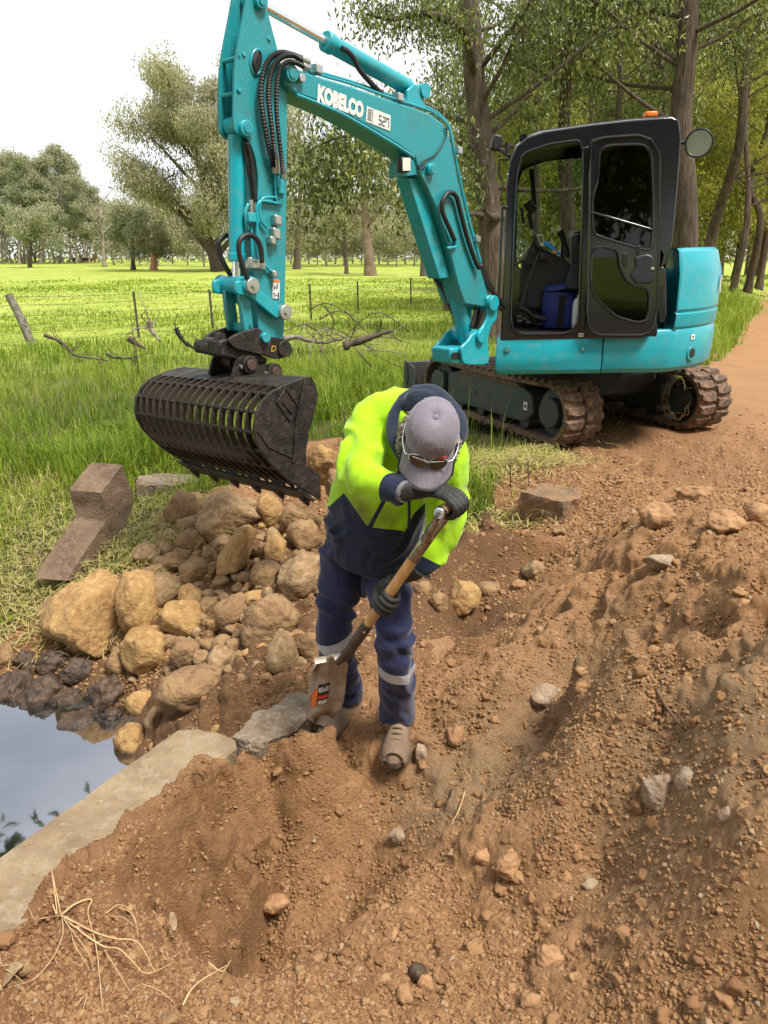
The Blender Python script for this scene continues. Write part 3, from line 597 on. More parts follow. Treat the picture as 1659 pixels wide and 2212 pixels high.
# ---- swing bracket, boom cylinder, lamp, hoses
br = [(590,150),(615,122),(645,128),(662,170),(665,290),(625,330),(602,420),(612,600),(430,600),(415,480),(470,430),(490,392),(560,350),(592,290),(600,200)]
for of in (0, .25):
    MB().prism([BP(*c5(*p), .14)-W*of for p in rounded(br, 3, .25)], -W*.03).build('swing_bracket', M_teal, EX, bevel=.01)
MB().prism([BP(*c5(*p), .11) for p in ((345,482),(420,478),(600,470),(612,600),(350,590))], -W*.2).build('swing_post', M_teal, EX, bevel=.02)
MB().prism([BP(*c5(*p), .112) for p in rounded([(352,515),(400,510),(404,565),(352,560)], 4, .3)], W*.004).build('post_opening_dark', M_blk, EX)  # raised black plate stands in for the shaded opening
p = BP(1062, 655, .14); MB().cyl(p-W*.3, p+W*.03, .06, 24).build('boom_foot_pin', M_teal, EX, bevel=.006)
p = BP(*c5(540, 405), .14); MB().cyl(p-W*.27, p+W*.03, .05, 24).build('cylinder_foot_pin', M_teal, EX, bevel=.006)
t0, t1 = BP(924, 368), BP(1010, 745); cp = lambda t: t0+(t1-t0)*t
cyl = MB().cyl(cp(.40), cp(.99), .062, 26).build('boom_cylinder', M_teal, EX, bevel=.005)
MB().cyl(cp(.0), cp(.42), .03, 20).build('rod', M_chrome, cyl); MB().cyl(cp(.385), cp(.43), .068, 26).build('gland', M_teal, cyl, bevel=.005)
MB().cyl(t0-W*.09, t0+W*.09, .05, 20).build('rod_eye', M_teal, cyl)
MB().prism([BP(*p, .06) for p in ((882,384),(909,384),(973,600),(950,602),(946,590))], -W*.12).build('rod_guard', M_teal, cyl, bevel=.006)
# worklight under the boom
MB().prism([BP(*p, .10) for p in ((866,350),(900,342),(908,377),(868,382))], -W*.12).build('lamp_bracket', M_teald, EX, bevel=.004)
lp_ = BP(872, 356, .112); hl = MB().box(lp_, (.09, .05, .095), (nrm(BP(880, 356)-BP(872, 356)), W, V3(0, 0, 1))).build('work_lamp', M_blk, EX, bevel=.012)
lens = mat('lamp_lens', (.75, .72, .6), .15, spec=.8); MB().box(lp_+W*.026, (.074, .006, .078), (nrm(BP(880, 356)-BP(872, 356)), W, V3(0, 0, 1))).build('lens', lens, hl, bevel=.008)
def hose(pts, of, r, nm='hose', m=None, n=40, ribbed=False, offs=None):
    P = spline([BP(u, v, (of if offs is None else offs[i])) for i, (u, v) in enumerate(pts)], n)
    rr = r if not ribbed else np.where(np.arange(n) % 2 == 0, r, r*.80)
    return MB().tube(P, rr, 10).build(nm, m or M_blk, EX, ang=0 if not ribbed else 20)
hose([(652,126),(630,118),(608,114),(586,124),(570,152),(563,200),(568,250),(578,305),(588,345),(590,362)], .12, .0165, 'ribbed_hose', n=130, ribbed=True)
hose([(652,130),(634,120),(612,122),(594,138),(583,168),(580,210),(585,260),(592,315),(597,345)], .15, .016, 'ribbed_hose', n=120, ribbed=True)
hose([(656,144),(640,136),(622,134),(606,148),(599,178),(597,230),(601,285),(608,340),(611,375)], .16, .0145, 'ribbed_hose', n=120, ribbed=True)
for u0, v0, u1, v1 in ((590,345,594,374),(597,340,600,374),(611,362,612,386),(652,127,668,134),(654,142,668,147)):
    a, b = BP(u0, v0, .115), BP(u1, v1, .10); f_ = MB().cyl(a, b, .017, 12).build('hose_fitting', M_zinc, EX, bevel=.003)
for pts in ([(594,372),(596,420),(600,440)],[(600,374),(604,440),(604,428),(566,430),(562,470),(576,492)],[(612,386),(612,425),(606,436)],[(604,440),(560,436),(556,480),(558,540),(575,575),(590,590)]):
    hose(pts, .098, .008, 'arm_pipe', M_teal, 24)
for u, v, s in ((602,398,.05),(604,412,.04),(597,476,.05),(594,505,.055),(590,592,.035),(586,520,.04)):
    MB().box(BP(u, v, .10), (s, .05, s*1.1), (nrm(BP(u+10, v+3)-BP(u, v)), W, V3(0, 0, 1))).build('valve_fitting', M_zinc if v > 440 else M_teal, EX, bevel=.008)
hose([c1(328,760),c1(335,850),c1(350,930),c1(362,1000),c1(372,1090)], .06, .012); hose([c1(340,770),c1(362,860),c1(372,950),c1(385,1090)], .08, .012)
for x in (360, 382): a, b = BP(*c1(x, 1080), .07), BP(*c1(x+2, 1150), .07); MB().cyl(a, b, .014, 10).build('hose_fitting', M_zinc, EX)
hose([c1(362,1150),c1(365,1300),c1(370,1420)], .07, .008, 'arm_pipe', M_teal, 12); hose([c1(384,1150),c1(388,1300),c1(392,1420)], .07, .008, 'arm_pipe', M_teal, 12); hose([c1(345,1100),c1(330,1150),c1(340,1220),c1(350,1240)], .07, .009, 'arm_pipe', M_teal, 12)
hose([c1(268,1515),c1(225,1445),c1(192,1370),c1(186,1310),c1(210,1280),c1(245,1272),c1(320,1300),c1(350,1345),c1(356,1410)], -.05, .015, n=50, offs=[-.05,-.08,-.10,-.1,-.1,-.1,-.09,-.07,-.06])
hose([c1(346,1515),c1(312,1430),c1(294,1350),c1(302,1295),c1(345,1268),c1(390,1290),c1(414,1345),c1(420,1420)], .14, .015, n=50)
for x, y in ((356,1410),(420,1420)): a, b = BP(*c1(x, y-20), .1), BP(*c1(x+2, y+35), .1); MB().cyl(a, b, .017, 10).build('hose_fitting', M_zinc, EX, bevel=.003)
MB().box(BP(*c1(385, 1425), .085), (.12, .04, .05), (nrm(BP(560, 570)-BP(550, 570)), W, V3(0, 0, 1))).build('pipe_clamp', M_zinc, EX, bevel=.004)
MB().box(BP(*c1(375, 1175), .085), (.09, .03, .05), (nrm(BP(560, 570)-BP(550, 570)), W, V3(0, 0, 1))).build('pipe_clamp', M_teal, EX, bevel=.004)
hose([c1(375,1480),c1(372,1580),c1(378,1659),c6(655,450),c6(675,600),c6(685,790)], .0, .012)
hose([c1(1460,1300),c1(1430,1230),c1(1396,1150),c1(1396,1085),c1(1430,1040),c1(1468,1060),c1(1490,1140),c1(1530,1290),c1(1572,1410),c1(1592,1450)], .145, .017, n=50)
hose([c1(1420,1340),c1(1440,1338),c1(1466,1330),c1(1462,1295)], .13, .012, 'cylinder_port', M_teal, 16)
hose([c1(1325,1325),c1(1308,1360),c1(1316,1430),c1(1350,1500),c1(1395,1560),c1(1420,1620),c5(355,230),c5(385,330)], -.06, .016, n=50)
for k in range(4): hose([c1(1585+k*6,1430),c1(1610+k*6,1500),c1(1650+k*4,1560),(1078,645+k*5),(1092,664+k*5)], .10-k*.05, .016, n=30)
for k in range(6): hose([c5(525+k*9,195),c5(505+k*8,270),c5(485+k*7,350)], .08-k*.03, .014, n=14)
hose([c1(1310,862),c1(1350,840),c1(1395,780),c1(1418,720),c1(1405,690)], .125, .005, 'lamp_wire', M_blk, 24); hose([c1(1310,862),c1(1270,890),c1(1268,915),c1(1290,905),c1(1310,870)], .13, .005, 'lamp_wire', M_blk, 24)
# ---- house
A_ = nrm((.988, -.156, 0)); DH = nrm((.156, .988, 0)); hq = V3(.95, 6.4, 0)
def HP(u, v, off=0.): return PL(u, v, hq+DH*off, DH)
def SD(s, d, z): return hq+A_*s+DH*d+V3(0, 0, z+.036*s)
s1 = float((HP(1301, 770)-hq) @ A_); s0 = float((HP(1070, 770)-hq) @ A_)
cS, cD, RT = .74, .95, 1.11
def arc(R, d0=0.):
    a0 = math.asin((d0-cD)/R); return [(cS+R*math.cos(a), cD+R*math.sin(a)) for a in np.linspace(a0, -a0, 36)]
def body(name, levels, plan, m, bevel=.012):
    rings = []
    for z, ins in levels: rings.append([SD(s, d, z) for s, d in plan(ins)])
    mb = MB().loft(rings[::1]); return mb.build(name, m, EX, bevel=bevel, ang=50)
body('side_panel', [(.665, .035), (.70, .004), (.785, 0), (.79, 0), (.955, .006), (.975, .02)], lambda i: [(s0+i, i), (s1-.004, i), (s1-.004, .35), (s0+i, .35)], M_teal, .008)
body('tail_panel', [(.665, .05), (.70, .012), (.785, 0), (.96, 0), (1.0, .012), (1.005, .02)], lambda i: [(s1+.004, i)]+arc(RT-i, i)+[(s1+.004, 1.9-i)], M_teal, .006)
body('counterweight', [(1.0, .02), (1.02, .0), (1.12, -.006), (1.128, .012), (1.14, .012), (1.15, -.004), (1.42, .0), (1.59, .05), (1.615, .09)], lambda i: [(1.37, .02+max(i, 0))]+[p for p in arc(RT-i, .02+max(i, 0))]+[(1.37, 1.88-max(i, 0))], M_teal, .004)
body('engine_hood', [(.95, 0), (1.40, 0), (1.45, .04)], lambda i: [(.35+i, 1.12+i), (1.4, 1.12+i), (1.4, 1.9-i), (.35+i, 1.9-i)], M_teal, .01)
MB().loft([[SD(s, d, z) for s, d in ((s0+.04, .03), (1.3, .03), (1.3, 1.86), (s0+.04, 1.86))] for z in (.70, .94)]).build('deck', M_iron, EX)
for x, y in ((250,1393),(660,1387)):
    p = HP(*c2(x, y)); MB().cyl(p+DH*.004, p-DH*.004, .028, 20).build('bolt_recess', M_teald, EX, bevel=.002); MB().cyl(p, p-DH*.012, .011, 6).build('panel_bolt', M_zinc, EX)
a = math.asin((.18-cD)/RT); pc_ = SD(cS+RT*math.cos(a), cD+RT*math.sin(a), .80); nn = nrm(A_*math.cos(a)+DH*math.sin(a))
MB().cyl(pc_-nn*.02, pc_+nn*.008, .062, 24).build('lifting_recess', M_teald, EX, bevel=.004); MB().cyl(pc_, pc_+nn*.012, .036, 20).build('recess_dark_disc', M_blk, EX)  # the black disc imitates the dark inside of the recess
pl_ = SD(cS+RT*math.cos(a-.01), cD+RT*math.sin(a-.01), .93)+nn*.004; tt = nrm(np.cross(V3(0, 0, 1), nn)); MB().box(pl_, (.055, .004, .04), (tt, nn, V3(0, 0, 1))).build('decal', M_white, EX); MB().box(pl_+nn*.003, (.022, .003, .008), (tt, nn, V3(0, 0, 1))).build('decal_print', M_black, EX)
for k, ch in enumerate('KOBELCO'):
    a = R_(-20+k*8.6); n2 = nrm(A_*math.cos(a)+DH*math.sin(a)); t2 = nrm(np.cross(V3(0, 0, 1), n2)); o2 = SD(cS+(RT+.006)*math.cos(a), cD+(RT+.006)*math.sin(a), 1.25)
    lettering(ch, o2-t2*.06, t2*.13, V3(0, 0, .14), 'lettering', M_white, EX, .02, n2*.006)
# vent box beside the door
MB().prism([HP(*c2(*p), .0) for p in rounded([(1062,945),(1110,940),(1112,1215),(1100,1240),(1062,1245)], 3, .3)], DH*.08).build('air_intake', M_cab, EX, bevel=.008)
for k in range(3): MB().prism([HP(*c2(x, y+k*48), -.004) for x, y in ((1072,1048),(1094,1048),(1094,1085),(1072,1088))], DH*.01).build('louvre', M_blk, EX)
# ---- cab
outer = [(215,1340),(222,1150),(235,900),(245,520),(265,375),(300,292),(360,242),(450,212),(680,178),(900,152),(1140,132),(1180,150),(1190,250),(1175,480),(1160,640),(1145,800),(1112,925),(1066,960),(1062,1326)]
opening = rounded([(268,1308),(278,900),(300,450),(335,330),(480,280),(640,258),(664,330),(655,700),(636,1300)], 4, .22)
rearop = rounded([(705,280),(1050,245),(1075,560),(1040,1290),(705,1300)], 4, .18)
cabf = plate([HP(*c2(*p)) for p in outer], [[HP(*c2(*p)) for p in opening], [HP(*c2(*p)) for p in rearop]], DH*.07, 'cab_frame', M_cab, EX, bevel=.010)
cw_ = 1.02
farop = rounded([(300,1000),(310,450),(345,340),(480,290),(640,270),(1040,250),(1065,560),(1040,1000)], 4, .2)
far = [HP(*c2(*p))+DH*cw_ for p in outer]
plate(far, [[HP(*c2(*p))+DH*cw_ for p in farop]], DH*.05, 'cab_side_frame', M_cab, EX, bevel=.01)
rp = [(262,380),(300,292),(360,242),(450,212),(680,178),(900,152),(1140,132),(1182,152)]
mb = MB(); rings = []
for o_ in (.03, .10, cw_-.05, cw_+.02):
    lift = .0 if o_ in (.03, cw_+.02) else .025
    rings.append([HP(*c2(*p))+DH*o_+V3(0, 0, lift) for p in rp]+[HP(*c2(p[0], p[1]))+DH*o_-V3(0, 0, .05) for p in rp[::-1]])
mb.loft(rings).build('roof', M_cab, EX, bevel=.006)
MB().prism([HP(*c2(*p), .05) for p in ((1188,250),(1174,480),(1158,640),(1143,800),(1112,925),(1085,925),(1120,800),(1135,640),(1150,480),(1160,250))], DH*.06).build('cab_pillar', M_cab, EX, bevel=.008)
MB().prism([HP(*c2(*p), .1) for p in ((1150,640),(1138,800),(1108,960),(1108,1320),(1095,1320),(1095,960),(1125,800),(1138,640))], DH*(cw_-.1)).build('cab_wall', M_cab, EX, bevel=.008)
MB().prism([HP(*c2(*p), .1) for p in ((1182,200),(1164,480),(1150,640),(1146,640),(1160,480),(1178,200))], DH*(cw_-.1)).build('cab_window', M_dglass, EX)
MB().prism([HP(*c2(*p), .04) for p in ((222,1150),(246,520),(268,375),(274,378),(252,520),(228,1150))], DH*(cw_-.06)).build('windscreen', M_glass, EX)
MB().prism([HP(*c2(*p), .04) for p in ((215,1340),(222,1150),(236,1150),(230,1340))], DH*(cw_-.06)).build('cab_sill', M_cab, EX)
MB().prism([HP(*c2(*p))+DH*(cw_+.02) for p in farop], DH*.006).build('side_window', M_glass, EX)
MB().prism([HP(*c2(*p), .05) for p in rearop], DH*.006).build('side_window', M_dglass, EX)
for pts in (opening,):   # rubber seal round the doorway
    P = [HP(*c2(*p), -.004) for p in pts]; MB().tube(P+[P[0]], .010, 8).build('door_seal', M_cab, EX)
MB().prism([HP(*c2(*p), -.012) for p in ((652,300),(690,290),(692,700),(672,1325),(640,1325),(655,700))], DH*.03).build('door_pillar', M_cab, EX, bevel=.008)
for y in (1302,1314): MB().prism([HP(*c2(*p), -.016) for p in ((636,y),(664,y),(662,y+6),(634,y+6))], DH*.004).build('reflector', M_white, EX)
# door swung right back against the cab side
do = rounded([(692,262),(760,238),(960,222),(1040,252),(1084,340),(1082,700),(1062,1330),(668,1330),(690,700)], 4, .22)
up = rounded([(758,296),(985,288),(1025,340),(1036,600),(1028,832),(1000,848),(736,768),(720,735),(720,560),(746,490)], 4, .28)
lo = rounded([(716,848),(770,838),(848,862),(858,950),(905,1040),(1012,1066),(1006,1225),(950,1238),(850,1210),(775,1150),(708,1068)], 4, .28)
door = plate([HP(*c2(*p), -.055) for p in do], [[HP(*c2(*p), -.055) for p in up], [HP(*c2(*p), -.055) for p in lo]], DH*.04, 'door', M_cab, EX, bevel=.012, seg=3)
for pts in (up, lo):
    MB().prism([HP(*c2(*p), -.035) for p in pts], DH*.006).build('window', M_dglass, door)
    cx, cy = np.mean(pts, 0); P = [HP(*c2(cx+(x-cx)*1.05, cy+(y-cy)*1.03), -.056) for x, y in pts]; MB().tube(P+[P[0]], .009, 8).build('window_rim', M_cab, door)  # rim tube added round each window to catch highlights
P = [HP(*c2(x, y), -.058) for x, y in do]; cx, cy = np.mean(do, 0)
P = [HP(*c2(cx+(x-cx)*.965, cy+(y-cy)*.975), -.056) for x, y in do]; MB().tube(P+[P[0]], .010, 8).build('pressed_rim', M_cab, door)
MB().tube([HP(*c2(703,650), -.062), HP(*c2(720,652), -.066), HP(*c2(1020,738), -.066), HP(*c2(1037,745), -.062)], .0095, 10).build('grab_bar', M_cab, door)
MB().prism([HP(*cA(*p), -.075) for p in rounded([(1285,790),(1400,760),(1465,790),(1468,1030),(1300,1035),(1245,960),(1300,880)], 4, .3)], DH*.03).build('latch_cover', M_plas, door, bevel=.012)
MB().prism([HP(*cA(*p), -.062) for p in rounded([(1175,755),(1225,755),(1225,885),(1180,885)], 5, .4)], DH*.012).build('grip_recess', M_blk, door, bevel=.004)
MB().prism([HP(*cA(*p), -.07) for p in rounded([(1300,690),(1345,690),(1340,775),(1305,775)], 3, .3)], DH*.02).build('strap', M_blk, door, bevel=.003)
MB().prism([HP(*cA(*p), -.078) for p in ((1435,885),(1465,882),(1465,905),(1437,905))], DH*.006).build('latch', M_chrome, door)
# outside fittings
MB().tube(spline([HP(*c2(*p), -.03) for p in ((255,625),(228,622),(222,660),(214,900),(206,1140),(214,1165),(238,1168))], 30), .012, 10).build('grab_rail', M_cab, EX)
bm_ = HP(*c2(1022, 138), .35); MB().box(bm_+V3(0, 0, .02), (.09, .09, .04)).build('beacon', M_orange, EX, bevel=.01)
mp_ = HP(*c2(1287, 275), .25); vn = nrm(nrm(CAMP-mp_)+V3(-.06, 0, .10)); mir = MB().cyl(mp_, mp_-vn*.035, .098, 36, .08).build('mirror', M_blk, EX, bevel=.006)
MB().cyl(mp_, mp_+vn*.004, .094, 36).build('mirror_glass', M_chrome, mir)
_ma, _mb = frame_of(vn); MB().tube([mp_+(_ma*math.cos(q)+_mb*math.sin(q))*.097+vn*.004 for q in np.linspace(0, 2*math.pi, 33)], .008, 8).build('mirror_rim', M_blk, mir)
MB().tube([HP(*c2(1175,272), .3), mp_-vn*.03], .014, 10).build('mirror_arm', M_blk, EX)
fm = HP(*c2(190, 275), .1); MB().box(fm, (.075, .07, .11), (nrm((1, .2, -.2)), nrm((-.2, 1, 0)), nrm((.2, 0, 1)))).build('cab_lamp', M_blk, EX, bevel=.012)
MB().tube([fm+V3(.02, 0, -.04), HP(*c2(225,320), .08), HP(*c2(265,345), .05)], .016, 8).build('lamp_arm', M_blk, EX)
MB().tube([HP(*c2(265,362), .05), HP(*c2(208,365), .06), HP(*c2(205,440), .06), HP(*c2(222,480), .06)], .010, 8).build('mirror_arm', M_blk, EX)
MB().loft([[HP(*c2(x+dx, y), .02+dd) for dx, dd in ((0, 0), (8, .0), (8, .14), (0, .14))] for x, y in ((228,478),(222,520),(208,590))]).build('mirror', M_plas, EX, bevel=.006)
MB().tube([HP(*c2(252,340), .06), HP(*c2(250,270), .06)], .016, 8).build('washer_nozzle', M_blk, EX)
for x, y in ((340,252),(740,180),(500,215)): MB().cyl(HP(*c2(x, y-2), .12), HP(*c2(x, y-2), .14), .035 if x == 340 else .012, 14).build('roof_lug', M_cab, EX)
MB().tube([HP(*c2(1196,215), .5), HP(*c2(1200,140), .5), HP(*c2(1216,-60), .5)], .004, 6).build('aerial', M_blk, EX)
# interior
MB().prism([HP(*c2(*p), .06) for p in ((236,1335),(262,1300),(1090,1290),(1090,1330))], DH*(cw_-.06)).build('cab_floor', M_iron, EX)
M_mat = mat('muddy_mat', (.10, .075, .055), .9, col2=(.19, .145, .10), scale=14, bump=.4)
MB().prism([HP(*c2(*p), .09) for p in ((268,1302),(640,1293),(640,1299),(268,1308))], DH*.7).build('floor_mat', M_mat, EX)
MB().prism([HP(*cA(*p), .42) for p in ((265,1270),(275,860),(300,830),(390,610),(470,720),(620,790),(700,840),(780,1080),(780,1270))], DH*.40).build('console', M_plas, EX, bevel=.015)
MB().prism([HP(*cA(*p), .40) for p in ((330,1095),(445,1085),(450,1250),(325,1245))], DH*.03).build('console_panel', M_plas, EX, bevel=.008)
for k in range(5): MB().prism([HP(*cA(*p), .415) for p in ((470,1103+k*26),(660,1093+k*26),(660,1106+k*26),(470,1116+k*26))], DH*.01).build('vent_slot_dark', M_blk, EX)  # black strips imitate the shade inside the slots
MB().prism([HP(*cA(*p), .36) for p in rounded([(300,840),(345,710),(400,705),(400,850),(330,870)], 3, .2)], DH*.1).build('vent_housing', M_plas, EX, bevel=.008)
for k in range(5): MB().prism([HP(*cA(*p), .355) for p in ((338-k*4,730+k*20),(385,726+k*20),(385,734+k*20),(336-k*4,739+k*20))], DH*.008).build('vent_slot_dark', M_blk, EX)  # slot darkness again laid on as black strips
MB().prism([HP(*cA(*p), .34) for p in rounded([(362,610),(400,585),(470,580),(484,690),(440,710),(410,700)], 3, .15)], DH*.08).build('monitor', M_plas, EX, bevel=.008)
MB().prism([HP(*cA(*p), .336) for p in ((402,588),(466,584),(482,690),(442,703))], DH*.006).build('monitor_bezel', M_zinc, EX, bevel=.003)
MB().prism([HP(*cA(*p), .332) for p in ((416,602),(456,600),(468,660),(440,668))], DH*.004).build('monitor_screen', mat('lcd_screen', (.11, .13, .09), .2), EX)
MB().tube([HP(*cA(660,700), .5), HP(*cA(645,620), .5), HP(*cA(615,560), .5)], [.022, .024, .03], 12).build('joystick', M_blk, EX); MB().tube([HP(*cA(670,800), .5), HP(*cA(660,690), .5)], [.05, .028], 14).build('joystick_boot', M_blk, EX)
MB().prism([HP(*cA(*p), .14) for p in rounded([(740,660),(810,640),(815,1085),(690,1085),(665,1050),(720,870)], 3, .2)], DH*.14).build('side_console', M_plas, EX, bevel=.015)
MB().tube(spline([HP(*cA(*p), .10) for p in ((805,590),(750,600),(722,650),(720,820),(740,868),(802,872))], 30), .013, 10).build('console_rail', M_cab, EX)
MB().tube([HP(*cA(770,660), .17), HP(*cA(778,610), .17), HP(*cA(770,565), .17)], [.03, .018, .026], 12).build('joystick', M_blk, EX)
MB().tube([HP(*cA(250,1280), .22), HP(*cA(330,1020), .24), HP(*cA(425,765), .28)], [.008, .008, .012], 8).build('travel_lever', M_blk, EX)
MB().tube([HP(*cA(430,790), .28), HP(*cA(500,800), .30)], .04, 12).build('lever_knob', M_blk, EX)
pd = spline([HP(*cA(*p), .2) for p in ((250,1250),(330,1290),(370,1325),(500,1355))], 30); MB().tube(pd, np.where(np.arange(30) % 2, .014, .022), 8).build('pedal', M_blk, EX)
for x, y in ((248,1290),(300,1310),(330,1340),(250,1330)): MB().box(HP(*cA(x, y+40), .22), (.05, .04, .025)).build('pedal_bracket', M_blk, EX, bevel=.005)
MB().tube([HP(*cA(200,860), .15), HP(*cA(300,830), .35)], .008, 6).build('lever', M_blk, EX)
# window latch gear on the front post
for x0, y0, x1, y1, w2 in ((360,0,385,330,.022),(320,300,385,390,.04),(340,390,360,540,.018),(270,350,290,490,.012)):
    MB().tube([HP(*cA(x0, y0), .9 if x0 == 360 else .5), HP(*cA(x1, y1), .9 if x0 == 360 else .5)], w2, 8).build('window_gear', M_blk, EX)
MB().prism([HP(*cA(*p), .6) for p in ((700,555),(780,555),(780,600),(700,625))], DH*.01).build('info_card', M_white, EX)
MB().prism([HP(*c2(*p), .13) for p in ((700,830),(1060,830),(1050,1300),(700,1300))], DH*.02).build('glass_backing', M_plas, EX)  # added dark panel: blocks the view through the lower glass so reflections show
# seat
M_seat = mat('seat_fabric', (.02, .02, .024), .9)
MB().box(SD(.93, .55, 1.28), (.5, .5, .16), (A_, DH, V3(0, 0, 1))).build('seat_cushion', M_seat, EX, bevel=.05, seg=4)
MB().box(SD(1.17, .55, 1.65), (.13, .48, .62), (nrm(A_+V3(0, 0, -.15)), DH, nrm(V3(0, 0, 1)+A_*.15))).build('seat_back', M_seat, EX, bevel=.05, seg=4)
MB().box(SD(.93, .55, 1.1), (.4, .4, .3), (A_, DH, V3(0, 0, 1))).build('seat_base', M_plas, EX, bevel=.02)
# ---- undercarriage and tracks
TD = nrm((.44, -.898, 0)); LD = nrm((.898, .44, 0)); E1 = V3(1.60, 6.72, 0)
ctr = E1-TD*.97+LD*.78
MB().box(ctr+V3(0, 0, .42), (1.2, 1.3, .22), (TD, LD, V3(0, 0, 1))).build('chassis', M_iron, EX, bevel=.03)
MB().cyl(ctr+V3(0, 0, .5), V3(hq[0], hq[1], 0)+A_*.74+DH*.95+V3(0, 0, .72), .42, 32).build('slew_ring', M_iron, EX)
RI, LT, TW = .245, 1.94, .40
def tpos(s):
    """point and outward normal on the belt's middle line, s along it"""
    P_ = 2*LT+2*math.pi*RI; s = s % P_
    if s < LT: return TD*(LT/2-s)+V3(0, 0, -RI), V3(0, 0, -1), -TD
    s -= LT
    if s < math.pi*RI: a = s/RI; n = -V3(0, 0, 1)*math.cos(a)-TD*math.sin(a); return -TD*LT/2+n*RI, n, -TD*math.cos(a)+V3(0, 0, 1)*math.sin(a)
    s -= math.pi*RI
    if s < LT: return TD*(-LT/2+s)+V3(0, 0, RI)+V3(0, 0, -.018*math.sin(math.pi*s/LT)), V3(0, 0, 1), TD
    s -= LT; a = s/RI; n = V3(0, 0, 1)*math.cos(a)+TD*math.sin(a); return TD*LT/2+n*RI, n, TD*math.cos(a)-V3(0, 0, 1)*math.sin(a)
PT = 2*LT+2*math.pi*RI; NL = 50
lugm = MB().loft([[V3(x+sk*.02, y, 0)*1 for x, y in ((-.046, .005), (.046, .005), (.046, .11), (.02, .2), (-.05, .2), (-.03, .1))] if False else
    [V3(x, y, z) for x, y in pts] for z, pts, sk in ((-.004, ((-.05, .012), (.042, .012), (.05, .10), (.028, .197), (-.04, .197), (-.046, .10)), 0), (.030, ((-.040, .018), (.030, .018), (.038, .10), (.018, .19), (-.028, .19), (-.034, .10)), 0))])
LM = {}
for sgn in (1, -1):
    vv = [(x, y*sgn, z) for x, y, z in lugm.v]; ff = lugm.f if sgn > 0 else [tuple(reversed(f)) for f in lugm.f]
    o = mobj('lug', vv, ff, M_track, None, True, 30); LM[sgn] = o.data; COL.objects.unlink(o); bpy.data.objects.remove(o)
for side_k in (0, 1):
    cc = E1-TD*.97+LD*1.56*side_k+V3(0, 0, RI+.055)
    mb = MB(); rings = []
    for i in range(96):
        p, n, t = tpos(PT*i/96); rings.append([cc+p+LD*TW/2*a+n*b for a, b in ((-1, .012), (1, .012), (1, -.022), (-1, -.022))])
    mb.loft(rings+[rings[0]], cap=False); trk = mb.build('track', M_track, EX, ang=40)
    for i in range(NL):
        for sgn in (1, -1):
            p, n, t = tpos(PT*(i+(.5 if sgn > 0 else 0))/NL); o = bpy.data.objects.new('lug', LM[sgn]); link(o, trk)
            Mx = Matrix(((t[0], LD[0], n[0], 0), (t[1], LD[1], n[1], 0), (t[2], LD[2], n[2], 0), (0, 0, 0, 1)))
            q_ = cc+p+n*.012; Mx.translation = Vector(q_); o.matrix_basis = Mx
    for i in range(NL*1):      # steel link plates down the middle
        p, n, t = tpos(PT*(i+.25)/NL)
        if n[2] < .98 and (p @ TD) > LT/2-.05: MB().box(cc+p+n*.014, (.05, .035, .012), (t, LD, n)).build('guide_plate', M_steel, trk, bevel=.003)
    fr = MB().prism([cc+TD*a+V3(0, 0, z)-LD*.155 for a, z in ((-.8, -.12), (-.8, .12), (-.6, .17), (.55, .16), (.68, .11), (.72, -.05), (.6, -.16), (-.7, -.16))], LD*.31).build('track_frame', M_frame, EX, bevel=.015)
    for a in (-.55, -.15, .25, .58): MB().cyl(cc+TD*a-LD*.15+V3(0, 0, -.15), cc+TD*a+LD*.15+V3(0, 0, -.15), .07, 18).build('roller', M_iron, fr, bevel=.008)
    for sg in (1, -1):
        ic = cc+TD*LT/2*sg; idl = MB().cyl(ic-LD*.11, ic+LD*.11, RI-.03, 30).build('idler' if sg > 0 else 'sprocket', M_frame, EX, bevel=.012)
        MB().cyl(ic-LD*.19, ic+LD*.19, .135, 26).build('hub', M_frame, idl, bevel=.012)
    MB().prism([cc+TD*a+V3(0, 0, .155)-LD*.17+V3(0, 0, z)*1.0 for a, z in ((-.6, 0), (.5, 0), (.45, .04), (-.5, .05))], LD*.3).build('caked_mud', M_track, fr, bevel=.01)
    if side_k == 0:
        p = cc+TD*.60-LD*.158+V3(0, 0, .0); MB().box(p, (.055, .004, .075), (TD, LD, V3(0, 0, 1))).build('decal', M_white, fr); MB().cyl(p-LD*.003, p-LD*.005, .016, 12).build('decal_print', M_black, fr)
        MB().cyl(cc-TD*.25-LD*.157, cc-TD*.25-LD*.15, .02, 14).build('frame_hole_dark', M_blk, fr)  # black disc in place of a real hole's shade
# straw and roots wound round the far idler
for k in range(14):
    ic = E1-TD*.97+LD*1.56+TD*LT/2+V3(0, 0, RI+.055)-LD*.2; a0 = random.uniform(0, 6.3); pts = [ic-LD*random.uniform(0, .03)+(TD*math.cos(a0+i*.35)+V3(0, 0, 1)*math.sin(a0+i*.35))*random.uniform(.12, .22) for i in range(4)]
    MB().tube(spline(pts, 8), .004, 5).build('straw', mat('straw', (.36, .26, .13), .8) if 'straw' not in bpy.data.materials else bpy.data.materials['straw'], EX)
